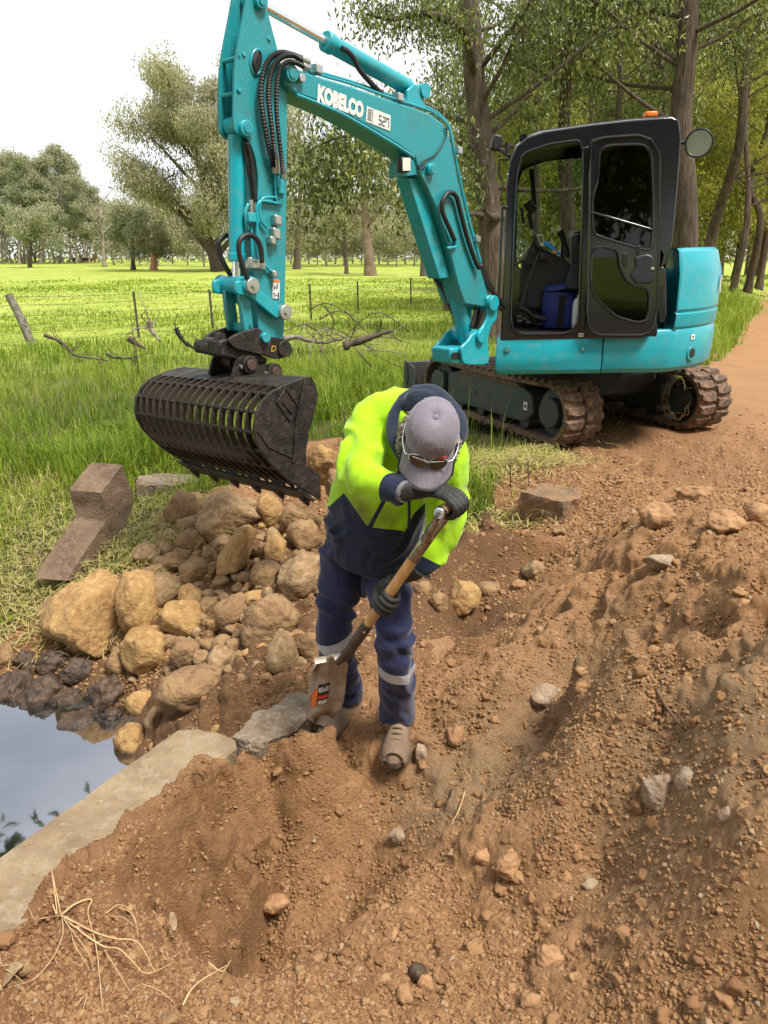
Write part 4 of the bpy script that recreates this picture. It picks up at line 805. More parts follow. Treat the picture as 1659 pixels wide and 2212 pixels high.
# dozer blade
bc_ = ctr-TD*1.62+V3(0, 0, 0)
prof = [(.06, .02), (.10, .05), (.03, .22), (.06, .38), (.0, .40), (-.04, .22), (.02, .02)]
MB().prism([bc_-LD*.98-TD*a+V3(0, 0, z+.05) for a, z in prof], LD*1.96).build('dozer_blade', M_iron, EX, bevel=.01)
for sg in (-1, 1):
    MB().prism([bc_+LD*.98*sg+TD*a+V3(0, 0, z) for a, z in ((.06, .05), (.14, .12), (.13, .4), (-.1, .46), (-.14, .05))], LD*.02).build('blade_end_plate', M_frame, EX, bevel=.004)
    MB().tube([bc_+LD*.5*sg+V3(0, 0, .2), bc_+LD*.4*sg+TD*.8+V3(0, 0, .4)], .07, 8).build('blade_arm', M_iron, EX)
# ---- loose things in the cab
M_cool = mat('blue_nylon', (.006, .015, .15), .6, col2=(.009, .022, .20), scale=12, bump=.3, bscale=20); M_web = mat('black_webbing', (.01, .01, .01), .9)
f0 = HP(*cA(*(615, 1432)), .24); bag = thing('cooler_bag', 'royal blue soft cooler bag with black strap on the cab floor', 'bag', f0)
ring = lambda z, a, b, dx=0: [f0+A_*(x*a+dx)+DH*(y*b+.13)+V3(0, 0, z) for x, y in rounded([(-1, -1), (1, -1), (1, 1), (-1, 1)], 4, .25)]
MB().loft([ring(.0, .145, .11), ring(.05, .15, .12), ring(.20, .155, .12), ring(.285, .14, .105)]).build('bag_body', M_cool, bag, ang=60)
MB().loft([[p+V3(0, 0, max(0, (p-f0) @ A_*.3)) for p in ring(.288, .15, .115)], [p+V3(0, 0, max(0, (p-f0) @ A_*.3)) for p in ring(.335, .13, .10)]]).build('lid', M_cool, bag, bevel=.012)
MB().prism([f0+A_*x+DH*.005+V3(0, 0, z) for x, z in ((-.03, .0), (.025, .0), (.03, .26), (-.02, .26))], DH*.006).build('strap', M_web, bag)
MB().tube(spline([f0+A_*x+DH*y+V3(0, 0, z) for x, y, z in ((-.14, .05, .03), (-.20, .0, .02), (-.22, .0, .06), (-.17, .03, .10))], 12), .014, 6).build('strap_loop', M_web, bag)
bt_ = HP(*cA(778, 1370), .2); jug = MB().loft([[bt_+A_*x*.05*k+DH*y*.05*k+V3(0, 0, z) for x, y in rounded([(-1, -1), (1, -1), (1, 1), (-1, 1)], 4, .3)] for z, k in ((-.05, .9), (0, 1), (.14, 1), (.17, .8), (.19, .4), (.21, .4))]).build('water_bottle', M_white, None, ang=50)
tag(jug, 'white plastic bottle beside the blue cooler bag', 'bottle')
wq = [HP(*cA(*p), .30) for p in ((480,640),(540,680),(635,770),(605,778),(520,715),(470,680))]
wp_ = thing('wipes_packet', 'bright blue packet lying on the dark console in front of the seat', 'packet', wq[0])
M_pk = mat('blue_film', (.01, .27, .75), .3); MB().prism(wq, DH*.06).build('wrapper', M_pk, wp_, bevel=.012, seg=3); MB().prism([HP(*cA(*p), .296) for p in ((560,725),(590,745),(580,760),(550,742))], DH*.004).build('printed_mark', M_orange, wp_)
vs = SD(1.10, .28, 1.52); vest = thing('safety_vest', 'orange garment hanging over the seat seen through the door glass', 'vest', vs)
M_vest = mat('orange_cloth', (.75, .10, .01), .8, col2=(.5, .06, .01), scale=10)
ax_ = lambda x, y, z: SD(1.10+x, .28+y, 1.50+z)
MB().loft([[ax_(.14*math.cos(a)*k+dx, .16*math.sin(a)*k, z) for a in np.linspace(0, 6.28, 16, endpoint=False)] for z, k, dx in ((-.3, .75, -.10), (-.15, .95, -.03), (0, .9, .0), (.12, .55, .03), (.17, .2, .04))]).build('cloth', M_vest, vest)
MB().tube(spline([ax_(-.02, -.17, .14), ax_(-.07, -.19, .02), ax_(-.12, -.18, -.12), ax_(-.2, -.14, -.22)], 14), .022, 8).build('band', mat('dark_band', (.05, .03, .02), .8), vest)
# ================================================================ WORKER AND SHOVEL
def proj(P):
    d = np.asarray(P)-CAMP; k = d @ _cF; return 829.5+1659*d[..., 0]/k, 1106-1659*(d @ _cU)/k
def cloth(name, base, dark, navy=None, attr=None, rough=.85, dirt=None, scale=6, bscale=18, bump=.5, sheen=.2, weave=900):
    m = mat(name, base, rough, col2=dark, scale=scale, bump=0); t = m.node_tree; b = t.nodes['Principled BSDF']; L = t.links.new
    b.inputs['Sheen Weight'].default_value = sheen; b.inputs['Specular IOR Level'].default_value = .25
    src = b.inputs['Base Color'].links[0].from_socket; co = [n for n in t.nodes if n.type == 'TEX_COORD'][0]
    if dirt is not None:
        n = node(t, 'ShaderNodeTexNoise'); n.inputs['Scale'].default_value = 5; n.inputs['Detail'].default_value = 6; L(co.outputs['Object'], n.inputs['Vector'])
        a = node(t, 'ShaderNodeAttribute', attribute_name='dirt'); r = node(t, 'ShaderNodeMapRange'); r.inputs[1].default_value = .42; r.inputs[2].default_value = .7; L(n.outputs[0], r.inputs[0])
        mm = node(t, 'ShaderNodeMath', operation='MULTIPLY'); L(r.outputs[0], mm.inputs[0]); L(a.outputs['Fac'], mm.inputs[1])
        x = node(t, 'ShaderNodeMix', data_type='RGBA'); x.inputs[7].default_value = c4(dirt); L(src, x.inputs[6]); L(mm.outputs[0], x.inputs[0]); src = x.outputs[2]
    for an, c, ro in (attr or []):
        a = node(t, 'ShaderNodeAttribute', attribute_name=an); g = node(t, 'ShaderNodeMath', operation='GREATER_THAN'); g.inputs[1].default_value = 0; L(a.outputs['Fac'], g.inputs[0])
        x = node(t, 'ShaderNodeMix', data_type='RGBA'); x.inputs[7].default_value = c4(c); L(src, x.inputs[6]); L(g.outputs[0], x.inputs[0]); src = x.outputs[2]
    L(src, b.inputs['Base Color'])
    n2 = node(t, 'ShaderNodeTexNoise'); n2.inputs['Scale'].default_value = bscale; n2.inputs['Detail'].default_value = 4; n2.inputs['Distortion'].default_value = 1.2
    mp2 = node(t, 'ShaderNodeMapping'); mp2.inputs['Scale'].default_value = (1, 1, .45); L(co.outputs['Object'], mp2.inputs[0]); L(mp2.outputs[0], n2.inputs['Vector'])
    bp = node(t, 'ShaderNodeBump'); bp.inputs['Strength'].default_value = bump; bp.inputs['Distance'].default_value = .012; L(n2.outputs[0], bp.inputs['Height']); L(bp.outputs[0], b.inputs['Normal'])
    return m
def coords(me): a = np.empty(len(me.vertices)*3, np.float32); me.vertices.foreach_get('co', a); return a.reshape(-1, 3).astype(float)
def setco(me, P): me.vertices.foreach_set('co', P.astype(np.float32).ravel()); me.update()
def setattr_(me, n, a): x = me.attributes.new(n, 'FLOAT', 'POINT'); x.data.foreach_set('value', np.asarray(a, np.float32))
def normals(me): a = np.empty(len(me.vertices)*3, np.float32); me.vertex_normals.foreach_get('vector', a); return a.reshape(-1, 3).astype(float)
def seg_dist(P, a, b): ab = b-a; t = np.clip(((P-a) @ ab)/(ab @ ab), 0, 1); return np.linalg.norm(P-a-t[:, None]*ab, axis=1), t
def limb(mb, pts, rad, n=16, asp=None, up=(0, 1, 0)):
    """tapered limb: rings of radius rad (or (r across, r deep)) through pts"""
    pts = np.asarray(pts, float); T_ = np.gradient(pts, axis=0); rings = []
    for i, p in enumerate(pts):
        t = nrm(T_[i]); a = nrm(np.cross(t, V3(*up))); b = np.cross(t, a); r = rad[i]; ra, rb = (r, r) if np.isscalar(r) else r
        rings.append([p+a*ra*math.cos(q)+b*rb*math.sin(q) for q in np.linspace(0, 2*math.pi, n, endpoint=False)])
    mb.loft(rings); return mb
def wrinkle(me, axis_of, amp, freq=55, seed=0):
    """push cloth into folds running round the limb"""
    P = coords(me); N = normals(me); s = axis_of(P); ph = np.array([mnoise.noise(Vector(p*7)+Vector((seed, 0, 0))) for p in P]); am = np.array([mnoise.noise(Vector(p*5)+Vector((9, seed, 0))) for p in P])
    setco(me, P+N*(amp*(1-2*np.abs(np.sin(s*freq*.5+ph*3.2))**1.3)*np.clip(.3+am*1.8, 0, 1))[:, None])
J = {k: YY(*v) for k, v in dict(rsh=(815,908,2.80), rel=(782,1030,2.57), rwr=(872,1062,2.43), lsh=(956,985,2.62), lel=(957,1148,2.66), lwr=(912,1235,2.62),
     rhip=(738,1195,3.0), rkn=(722,1365,2.95), ran=(747,1500,3.12), lhip=(832,1195,2.94), lkn=(856,1400,2.76), lan=(857,1540,2.90)).items()}
tor = [YY(*a) for a in ((795,1205,2.97), (803,1150,2.94), (818,1085,2.90), (842,1015,2.85), (872,950,2.79), (898,905,2.74), (912,885,2.70))]
PN = thing('person', 'person in yellow and navy hooded jacket, grey cap and blue work trousers, bent over shovelling', 'person', (J['lan'][0], J['lan'][1], hz(J['lan'][0], J['lan'][1])))
M_skin = mat('skin', (.50, .25, .17), .55, col2=(.42, .19, .13), scale=30)
M_skin.node_tree.nodes['Principled BSDF'].inputs['Subsurface Weight'].default_value = .08
# head frame
HC = YY(930, 945, 2.52); hu = nrm((.06, -.76, .62)); hf = nrm(V3(-.15, -.60, -.78)); hf = nrm(hf-hu*(hf @ hu)); hl_ = np.cross(hu, hf); HL = hl_ if hl_[0] > 0 else -hl_
def hd(l, f, u): return HC+HL*l+hf*f+hu*u
# body: head, neck, torso and limbs in one skin
mb = MB()
ring = lambda u, rl, rf, f0=0: [hd(rl*math.cos(q), f0+rf*math.sin(q), u) for q in np.linspace(0, 2*math.pi, 20, endpoint=False)]
mb.loft([ring(-.135, .028, .03, .055), ring(-.12, .045, .05, .045), ring(-.09, .060, .072, .025), ring(-.04, .068, .090, .01), ring(.0, .073, .098, 0), ring(.04, .074, .098, -.004), ring(.08, .062, .082, -.006), ring(.105, .03, .04, -.006)])
mb.loft([[hd(l*w_, .088+dp_*d_, u) for l, d_ in ((-1, 0), (-.5, .8), (0, 1), (.5, .8), (1, 0), (0, -.6))] for u, w_, dp_ in ((-.055, .018, .024), (-.03, .014, .022), (0, .009, .012))])   # nose
limb(mb, [hd(0, -.03, -.06), (hd(0, -.03, -.06)+tor[6])/2, tor[6], tor[5]], [.055, .058, .062, .08])
for p, r in (([tor[5], tor[4], tor[3], tor[2], tor[1], tor[0]], [(.12, .08), (.15, .10), (.14, .10), (.13, .10), (.14, .10), (.13, .09)]),): limb(mb, p, r, 18)
for a, b, c in (('rsh', 'rel', 'rwr'), ('lsh', 'lel', 'lwr')): limb(mb, [tor[5]*.5+J[a]*.5, J[a], (J[a]+J[b])/2, J[b], (J[b]+J[c])/2, J[c]], [.05, .052, .045, .038, .036, .028])
for a, b, c in (('rhip', 'rkn', 'ran'), ('lhip', 'lkn', 'lan')): limb(mb, [tor[0]*.5+J[a]*.5, J[a], (J[a]+J[b])/2, J[b], (J[b]+J[c])/2, J[c]], [.07, .075, .065, .05, .048, .038])
me = remeshed(mb, .008, 4); meshobj('body', me, M_skin, PN)
for sg in (-1, 1):   # ears
    MB().loft([[hd(sg*(.074+o), -.012+x*s, -.015+y*s) for x, y in ((-.018, -.028), (.012, -.03), (.02, -.005), (.018, .022), (-.004, .032), (-.02, .02), (-.024, -.005))] for o, s in ((-.006, .8), (.006, 1.05), (.014, .95), (.014, .6))]).build('ear', M_skin, PN, ang=70)
for sg in (-1, 1): MB().tube(spline([hd(sg*.018, .088, -.018), hd(sg*.03, .092, -.016), hd(sg*.045, .078, -.018)], 8), .006, 6).build('eye', mat('eye_dark', (.05, .035, .03), .4) if sg < 0 else bpy.data.materials['eye_dark'], PN)
MB().tube(spline([hd(-.022, .085, -.082), hd(0, .094, -.083), hd(.022, .085, -.082)], 8), .006, 6).build('mouth', mat('lips', (.35, .14, .11), .5), PN)
# trousers
mb = MB()
limb(mb, [tor[1]+V3(0, .01, 0), tor[0], (J['rhip']+J['lhip'])/2-V3(0, 0, .02)], [(.175, .115), (.185, .125), (.18, .12)], 22)
legs = {}
for a, b, c, k in (('rhip', 'rkn', 'ran', 0), ('lhip', 'lkn', 'lan', 1)):
    pts = spline([J[a]+V3(0, 0, .04), J[a]-V3(0, 0, .06), (J[a]+J[b])/2, J[b], (J[b]*.5+J[c]*.5), J[c]+V3(0, 0, .03), J[c]-V3(0, 0, .035)], 16); legs[k] = pts
    limb(mb, pts, list(np.interp(np.linspace(0, 1, 16), [0, .12, .35, .55, .75, .92, 1], [.09, .10, .087, .076, .079, .082, .080])), 18)
me = remeshed(mb, .0085, 5)
wrinkle(me, lambda P: P[:, 2]+.25*P[:, 0], .012, 50, 3); wrinkle(me, lambda P: P[:, 0]*.9+.5*P[:, 2], .007, 75, 6)
M_trou = cloth('navy_drill', (.017, .019, .060), (.028, .029, .082), bump=1.0, bscale=11, scale=7)
trs = meshobj('trousers', me, M_trou, PN)
M_refl = mat('reflective_tape', (.52, .52, .56), .4, col2=(.42, .42, .47), scale=30, bump=.2, bscale=60)
from mathutils.bvhtree import BVHTree
bvh = BVHTree.FromPolygons([v.co[:] for v in trs.data.vertices], [p.vertices[:] for p in trs.data.polygons])
for k, vb, tl in ((0, 1374, .35), (1, 1436, -.12)):
    pp = spline(legs[k], 60); uv = np.array([proj(p)[1] for p in pp]); i0 = int(np.argmin(np.abs(uv-vb))); rings = []
    t_ = nrm(pp[i0+2]-pp[i0-2]); a_r = nrm(np.cross(t_, V3(0, 1, 0))); b_r = np.cross(t_, a_r); og_ = pp[int(np.argmin([abs(proj(p)[1]-vb) for p in spline(legs[1-k], 60)]))] if False else None
    for o_ in np.linspace(-.027, .027, 7):
        rg = []
        for q in np.linspace(0, 2*math.pi, 40, endpoint=False):
            d_ = a_r*math.cos(q)+b_r*math.sin(q); c_ = pp[i0]+t_*(o_-tl*.08*d_[0]); h_ = bvh.ray_cast(Vector(c_+d_*.14), Vector(-d_), .16)
            rg.append((np.array(h_[0]) if h_[0] is not None and np.linalg.norm(np.array(h_[0])-c_) < .115 else c_+d_*.085)+d_*.0028)
        rings.append(rg)
    tp_ = MB().loft(rings, cap=False).build('reflective_band', M_refl, trs, ang=0)
# jacket
mb = MB()
wid = [(.192, .135), (.20, .145), (.20, .145), (.195, .14), (.195, .135), (.16, .11), (.09, .08)]
lat0 = nrm(YY(880,1190,2.90)-YY(715,1190,3.05)); lat1 = nrm(J['lsh']-J['rsh'])
rings = []
for i, p in enumerate(tor):
    t = nrm((tor[min(i+1, 6)]-tor[max(i-1, 0)])); k = i/6; l = nrm(lat0*(1-k)+lat1*k); l = nrm(l-t*(l @ t)); d = np.cross(t, l)
    rings.append([p+l*wid[i][0]*np.sign(math.cos(q))*abs(math.cos(q))**.85+d*wid[i][1]*np.sign(math.sin(q))*abs(math.sin(q))**.85 for q in np.linspace(0, 2*math.pi, 26, endpoint=False)])
mb.loft(rings)
slv = {}
for a, b, c, k in (('rsh', 'rel', 'rwr', 0), ('lsh', 'lel', 'lwr', 1)):
    inner = tor[5]*.55+J[a]*.45
    pts = spline([inner, J[a], (J[a]*.5+J[b]*.5)+(V3(-.02, 0, .0) if k == 0 else V3(.015, 0, 0)), J[b], (J[b]+J[c])/2, J[c]], 18); slv[k] = pts
    limb(mb, pts, list(np.interp(np.linspace(0, 1, 18), [0, .2, .4, .6, .8, 1], [.10, .100, .082, .078, .062, .046] if k == 0 else [.10, .094, .076, .070, .058, .044])), 18)
me = remeshed(mb, .008, 7)
wrinkle(me, lambda P: P[:, 2]*.8+.5*P[:, 0], .011, 50, 1); wrinkle(me, lambda P: P[:, 0]-.6*P[:, 2]+.3*P[:, 1], .006, 85, 4)
P = coords(me); u_, v_ = proj(P)
dR, tR = seg_dist(P, J['rel'], J['rwr']); dL, tL = seg_dist(P, J['lel'], J['lwr']); dRu, _ = seg_dist(P, J['rsh'], J['rel']); dLu, _ = seg_dist(P, J['lsh'], J['lel'])
sleeve = (np.minimum(dR, dRu) < .088) | (np.minimum(dL, dLu) < .086)
vline = np.interp(u_, [680, 712, 743, 790, 798, 868, 874, 892, 905, 918, 940], [1105, 1093, 1065, 1133, 1139, 1146, 1150, 1112, 1098, 1086, 1110])
tors = (v_-vline)*.0016
za, zb_ = np.array([868, 1010.]), np.array([759, 1213.]); zd = zb_-za; tt_ = np.clip(((u_-za[0])*zd[0]+(v_-za[1])*zd[1])/(zd @ zd), 0, 1); dz = np.hypot(u_-za[0]-tt_*zd[0], v_-za[1]-tt_*zd[1])
tors = np.maximum(tors, (4.5-dz)*.0016)
lr, ll = np.linalg.norm(J['rwr']-J['rel']), np.linalg.norm(J['lwr']-J['lel'])
cuff = np.where(dR < .085, tR*lr-(lr-.062), np.where(dL < .085, tL*ll-(ll-.055), -.1))
setattr_(me, 'navy', np.where(sleeve, cuff, tors))
dirt = np.exp(-((u_-820)**2+(v_-1110)**2)/60**2)+.8*np.exp(-((u_-790)**2+(v_-1075)**2)/45**2); setattr_(me, 'dirt', np.where(sleeve, .15, np.clip(dirt, 0, 1)))
M_jack = cloth('hi_vis_fleece', (.36, .66, .007), (.31, .58, .005), attr=[('navy', (.010, .016, .042), .8)], dirt=(.16, .15, .03), bump=1.0, bscale=9, scale=5)
meshobj('jacket', me, M_jack, PN)
M_navy = cloth('navy_fleece', (.010, .018, .036), (.016, .026, .05), bump=.5, bscale=60)
hood = [YY(*a) for a in ((872,1000,2.56), (852,962,2.60), (846,925,2.65), (858,885,2.69), (886,856,2.71), (916,846,2.72), (944,856,2.70), (970,884,2.65), (988,918,2.60), (984,948,2.57), (964,975,2.54))]
mb = MB().tube(spline(hood, 30), list(np.interp(np.linspace(0, 1, 30), [0, .15, .5, .75, .9, 1], [.012, .022, .030, .040, .036, .014])), 14)
mb.loft([[YY(908, 868, 2.67)+V3(.062*math.cos(q)*k, .03*math.sin(q)*k, z) for q in np.linspace(0, 6.28, 18, endpoint=False)] for z, k in ((-.06, .6), (-.03, .95), (0, 1), (.03, .8), (.045, .3))])
me = remeshed(mb, .008, 4); wrinkle(me, lambda P: P[:, 0]+P[:, 2], .0015, 60, 5); meshobj('hood', me, M_navy, PN)
M_cord = mat('black_cord', (.008, .009, .012), .7)
def front(u, v, back): d = ray(u, v); d = d/np.linalg.norm(d); return d
MB().tube(spline([YY(*a) for a in ((883,1068,2.55), (884,1110,2.62), (883,1136,2.64))], 10), .0055, 8).build('drawstring', M_cord, PN); MB().tube([YY(883,1134,2.64), YY(883,1146,2.64)], .0035, 6).build('drawstring_tip', M_cord, PN)
MB().tube(spline([YY(*a) for a in ((842,952,2.60), (846,963,2.595), (856,962,2.59), (850,957,2.59))], 10), .0045, 6).build('drawstring_knot', M_cord, PN)
# cap
M_cap = cloth('grey_cap_cotton', (.205, .185, .225), (.16, .145, .18), bump=.35, bscale=30, scale=9)
cr_ = [(.0, .083, .103), (.03, .086, .106), (.06, .084, .103), (.088, .074, .092), (.108, .056, .070), (.120, .034, .042), (.125, .010, .012)]
cu0 = .015
rings = [[hd(rl*math.cos(q), -.004+rf*math.sin(q), cu0+u) for q in np.linspace(0, 2*math.pi, 36, endpoint=False)] for u, rl, rf in cr_]
cap = MB().loft(rings, cap=False).build('cap', M_cap, PN, ang=0)
sm = cap.modifiers.new('solid', 'SOLIDIFY'); sm.thickness = .003
for k in range(6):
    q = math.pi/2+k*math.pi/3; MB().tube([hd(rl*1.012*math.cos(q), -.004+rf*1.012*math.sin(q), cu0+u+.001) for u, rl, rf in cr_], .0022 if k else .0016, 6).build('seam', M_cap, cap)
    q += math.pi/6; c_ = hd(.0755*math.cos(q), -.004+.0935*math.sin(q), cu0+.088); n_ = nrm(c_-hd(0, 0, 0)); a_n, b_n = frame_of(n_)
    MB().tube([c_+(a_n*math.cos(t)+b_n*math.sin(t))*.0048 for t in np.linspace(0, 6.28, 11)], .0016, 5).build('eyelet', M_cap, cap)
MB().loft([[hd(r*math.cos(q), -.004+r*math.sin(q), cu0+u) for q in np.linspace(0, 6.28, 14, endpoint=False)] for u, r in ((.122, .011), (.129, .010), (.132, .005))]).build('button', M_cap, cap)
bru, brd = [], []
for i in range(9):      # brim: curved shell in front of the crown
    s = i/8; row = []
    for j in range(21):
        q = R_(8+164*j/20); l0, f0 = .085*math.cos(q), -.004+.104*math.sin(q); lat = math.cos(q)
        l1, f1 = lat*.092, .098+.092*(1-abs(lat)**2.6)
        l = l0+(l1-l0)*s; f = f0+(f1-f0)*s; row.append(hd(l, f, cu0+.006-.02*s-.045*(lat*s)**2-.012*s*s))
    bru.append(row)
brim = MB().loft(bru, cap=False, closed=False).build('brim', M_cap, cap, ang=0); sm = brim.modifiers.new('solid', 'SOLIDIFY'); sm.thickness = .005
MB().tube(bru[-1], .0035, 6).build('brim_edge', mat('dark_piping', (.02, .02, .024), .8), cap)
for sg in (0, 20): MB().tube([r[sg]+hu*.001 for r in bru], .005, 6).build('brim_edge', bpy.data.materials['dark_piping'], cap)
MB().prism([hd(.030+x, .098-.006*abs(x)*20+.0, cu0+.035+y) for x, y in ((-.004, -.012), (.012, .002), (.026, .022), (.018, .022), (.004, .008))], hf*.004+HL*.001).build('embroidered_mark', mat('red_thread', (.45, .02, .02), .7), cap)
# hair: grey curls under the cap at the back and sides
M_hair = mat('grey_hair', (.36, .31, .26), .6, col2=(.22, .18, .15), scale=60)
mb = MB(); rnd = random.Random(4)
for k in range(230):
    q = R_(rnd.choice((rnd.uniform(150, 235), rnd.uniform(235, 400)))); rl = .084; c_ = hd(rl*math.cos(q), -.008+.104*math.sin(q), rnd.uniform(-.045, .015)); o_ = nrm(HL*math.cos(q)+hf*math.sin(q)); pts = []
    ph = rnd.uniform(0, 6.3); ln = rnd.uniform(.02, .05)
    for i in range(7): t = i/6; pts.append(c_+o_*(.002+.022*t+.007*math.sin(ph+t*9))-hu*ln*t+np.cross(o_, hu)*.008*math.cos(ph+t*9))
    mb.tube(pts, [.0028, .003, .003, .003, .0028, .002, .0008], 5)
mb.build('hair', M_hair, PN, ang=0)
mb = MB()
for k in range(90):
    sg = rnd.choice((-1, 1)); c_ = hd(sg*rnd.uniform(.055, .076), rnd.uniform(.0, .06), rnd.uniform(-.10, -.03)); mb.tube([c_, c_+HL*sg*.006-hu*.012+hf*.002, c_+HL*sg*.009-hu*.024], [.002, .002, .0006], 4)
mb.build('stubble', M_hair, PN, ang=0)
# sunglasses resting on the brim
gc = hd(0, .112, cu0+.028); SG = thing('sunglasses', 'dark sunglasses with thin silver frame resting on the cap brim', 'sunglasses', gc)
M_lens = mat('dark_lens', (.012, .008, .012), .06, spec=.9, coat=.5)
gl = nrm(hu*.35+hf*.94)      # lens facing
for sg in (-1, 1):
    o_ = [hd(sg*(.034+.029*math.cos(q)), .112-.10*((.034+.029*math.cos(q))/.07)**2*.16+.012*math.sin(q)*-1, cu0+.022+(.021*math.sin(q) if math.sin(q) < 0 else .013*math.sin(q))) for q in np.linspace(0, 6.28, 22, endpoint=False)]
    MB().prism(o_, hf*.003).build('lens', M_lens, SG, bevel=.001); MB().tube(o_+[o_[0]], .0014, 6).build('lens_frame', M_chrome, SG)
    MB().tube(spline([hd(sg*.063, .100, cu0+.032), hd(sg*.080, .088, cu0+.030), hd(sg*.092, .04, cu0+.024), hd(sg*.091, -.01, cu0+.012), hd(sg*.084, -.05, cu0-.01)], 20), .0018, 6).build('temple_arm', M_chrome if sg < 0 else M_chrome, SG)
MB().tube(spline([hd(-.012, .111, cu0+.030), hd(0, .116, cu0+.033), hd(.012, .111, cu0+.030)], 8), .0016, 6).build('bridge', M_chrome, SG)
MB().tube(spline([hd(-.052, .104, cu0+.036), hd(0, .114, cu0+.037), hd(.052, .104, cu0+.036)], 10), .0014, 6).build('brow_bar', M_chrome, SG)
# ---- shovel
gA = YY(951, 1107, 2.385); gB = gA+nrm((.62, .74, .12))*.105; gM = (gA+gB)/2
sock = YY(792, 1352, 2.575); SH = thing('shovel', 'long steel shovel with wooden shaft and D-grip dug into the soil', 'shovel', YY(690, 1560, 2.74))
ax = nrm(gM-sock); ferr = sock+ax*np.linalg.norm(gM-sock)*.60
M_wood = mat('ash_wood', (.52, .30, .13), .5, col2=(.42, .22, .085), scale=4); 
_t = M_wood.node_tree; _mp = node(_t, 'ShaderNodeMapping'); _mp.inputs['Scale'].default_value = (14, 14, 2); _c = [n for n in _t.nodes if n.type == 'TEX_COORD'][0]; _nn = [n for n in _t.nodes if n.type == 'TEX_NOISE'][0]; _t.links.new(_c.outputs['Object'], _mp.inputs[0]); _t.links.new(_mp.outputs[0], _nn.inputs['Vector'])
MB().tube([sock, sock+ax*.15, ferr], [.0185, .0205, .0195], 18).build('shaft', M_wood, SH)
M_stl = mat('worn_steel', (.46, .43, .39), .36, metal=.65, col2=(.27, .21, .155), scale=10, rough2=.5, col3=(.22, .145, .09), scale3=25, amt3=.45)
M_pol = mat('polished_socket', (.42, .38, .34), .25, metal=.9, col2=(.16, .12, .09), scale=14)
bd = nrm(gB-gA); sp = nrm(np.cross(ax, bd)); 
mb = MB().tube([ferr-ax*.01, ferr+ax*.05, ferr+ax*.10], [.0205, .0215, .021], 16)
for e in (gA, gB):
    j = ferr+ax*.085; mb.tube(spline([j, j*.6+e*.4+(e-gM)*.12, j*.25+e*.75+(e-gM)*.08, e], 10), [.020, .019, .017, .016, .015, .014, .013, .013, .014, .016], 12)
meshobj('yoke', remeshed(mb, .0035, 2), M_pol, SH)
for e, s_ in ((gA, -1), (gB, 1)): MB().cyl(e-bd*.012*1, e+bd*.012, .021, 22).build('boss', M_chrome, SH, bevel=.004)
MB().cyl(gA-bd*.017, gA-bd*.010, .008, 12).build('rivet', M_pol, SH)
MB().tube([gA+bd*.012, gM, gB-bd*.012], [.0165, .0175, .0165], 18).build('grip_bar', M_wood, SH)
# socket, neck and blade
tip = YY(693, 1560, 2.75); neck1 = YY(742, 1412, 2.66)
M_sock = mat('dark_socket', (.045, .035, .03), .5, metal=.3, col2=(.08, .055, .04), scale=12)
MB().tube(spline([sock+ax*.012, sock-ax*.10, YY(765, 1392, 2.63), YY(748, 1416, 2.665), YY(728, 1432, 2.675)], 16), list(np.interp(np.linspace(0, 1, 16), [0, .5, .8, 1], [.022, .021, .019, .012])), 16).build('socket', M_sock, SH)
MB().cyl(sock-ax*.02-V3(0, .024, 0), sock-ax*.02+V3(0, .024, 0), .005, 10).build('rivet', M_chrome, SH)
bt0 = YY(712, 1424, 2.68); bdn = nrm(YY(694, 1562, 2.74)-bt0); bwd = nrm(YY(757, 1410, 2.70)-YY(678, 1440, 2.64)); bwd = nrm(bwd-bdn*(bwd @ bdn)); bno = np.cross(bdn, bwd); bno = bno if bno[1] < 0 else -bno
BLh = .315; rows = []
for i in range(9):
    s = i/8; hw = ((.078+.008*s) if s > .08 else .064)*(1 if s < .7 else math.sqrt(max(.05, 1-.75*((s-.7)/.3)**2))); rows.append([bt0+bdn*(BLh*s)+bwd*(hw*x)+bno*(-.030*(1-abs(x)**2)*(1-.3*s)+.012*abs(x)**6+.012*math.exp(-(x/.16)**2)*(1-s)) for x in np.linspace(-1, 1, 17)])
blade = MB().loft(rows, cap=False, closed=False).build('blade', M_stl, SH, ang=0); sm = blade.modifiers.new('solid', 'SOLIDIFY'); sm.thickness = .0035
for sg in (0, -1): MB().prism([rows[0][sg], rows[0][sg]+bwd*(.045 if sg == 0 else -.045), rows[0][sg]+bwd*(.05 if sg == 0 else -.05)-bdn*.012-bno*.02, rows[0][sg]-bdn*.012-bno*.02], -bno*.004).build('step_tread', M_stl, blade)
# maker's sticker on the blade front, following its curve
def bl(x, s, o=.0016): return bt0+bdn*(BLh*s)+bwd*(.084*x)+bno*(-.030*(1-abs(x)**2)*(1-.3*s)+.012*math.exp(-(x/.16)**2)*(1-s)+.004+o)
def onblade(x0, x1, s0_, s1_, m, nm, o=.0): 
    rr = [[bl(x, s, .001+o) for x in np.linspace(x0, x1, 6)] for s in (s0_, (s0_+s1_)/2, s1_)]; return MB().loft(rr, cap=False, closed=False).build(nm, m, blade, ang=0)
M_sto = mat('orange_sticker', (.55, .12, .02), .5, col2=(.35, .10, .04), scale=60); M_stk = mat('black_sticker', (.02, .018, .016), .45); M_str = mat('red_sticker', (.5, .04, .03), .5)
onblade(-.60, -.3, .52, .80, M_sto, 'sticker'); onblade(-.3, .30, .45, .80, M_stk, 'sticker'); onblade(-.24, .26, .64, .69, M_str, 'sticker_stripe', .0008); onblade(-.24, .26, .72, .79, mat('worn_white', (.45, .42, .36), .7, col2=(.2, .15, .1), scale=70), 'sticker_stripe', .0008)
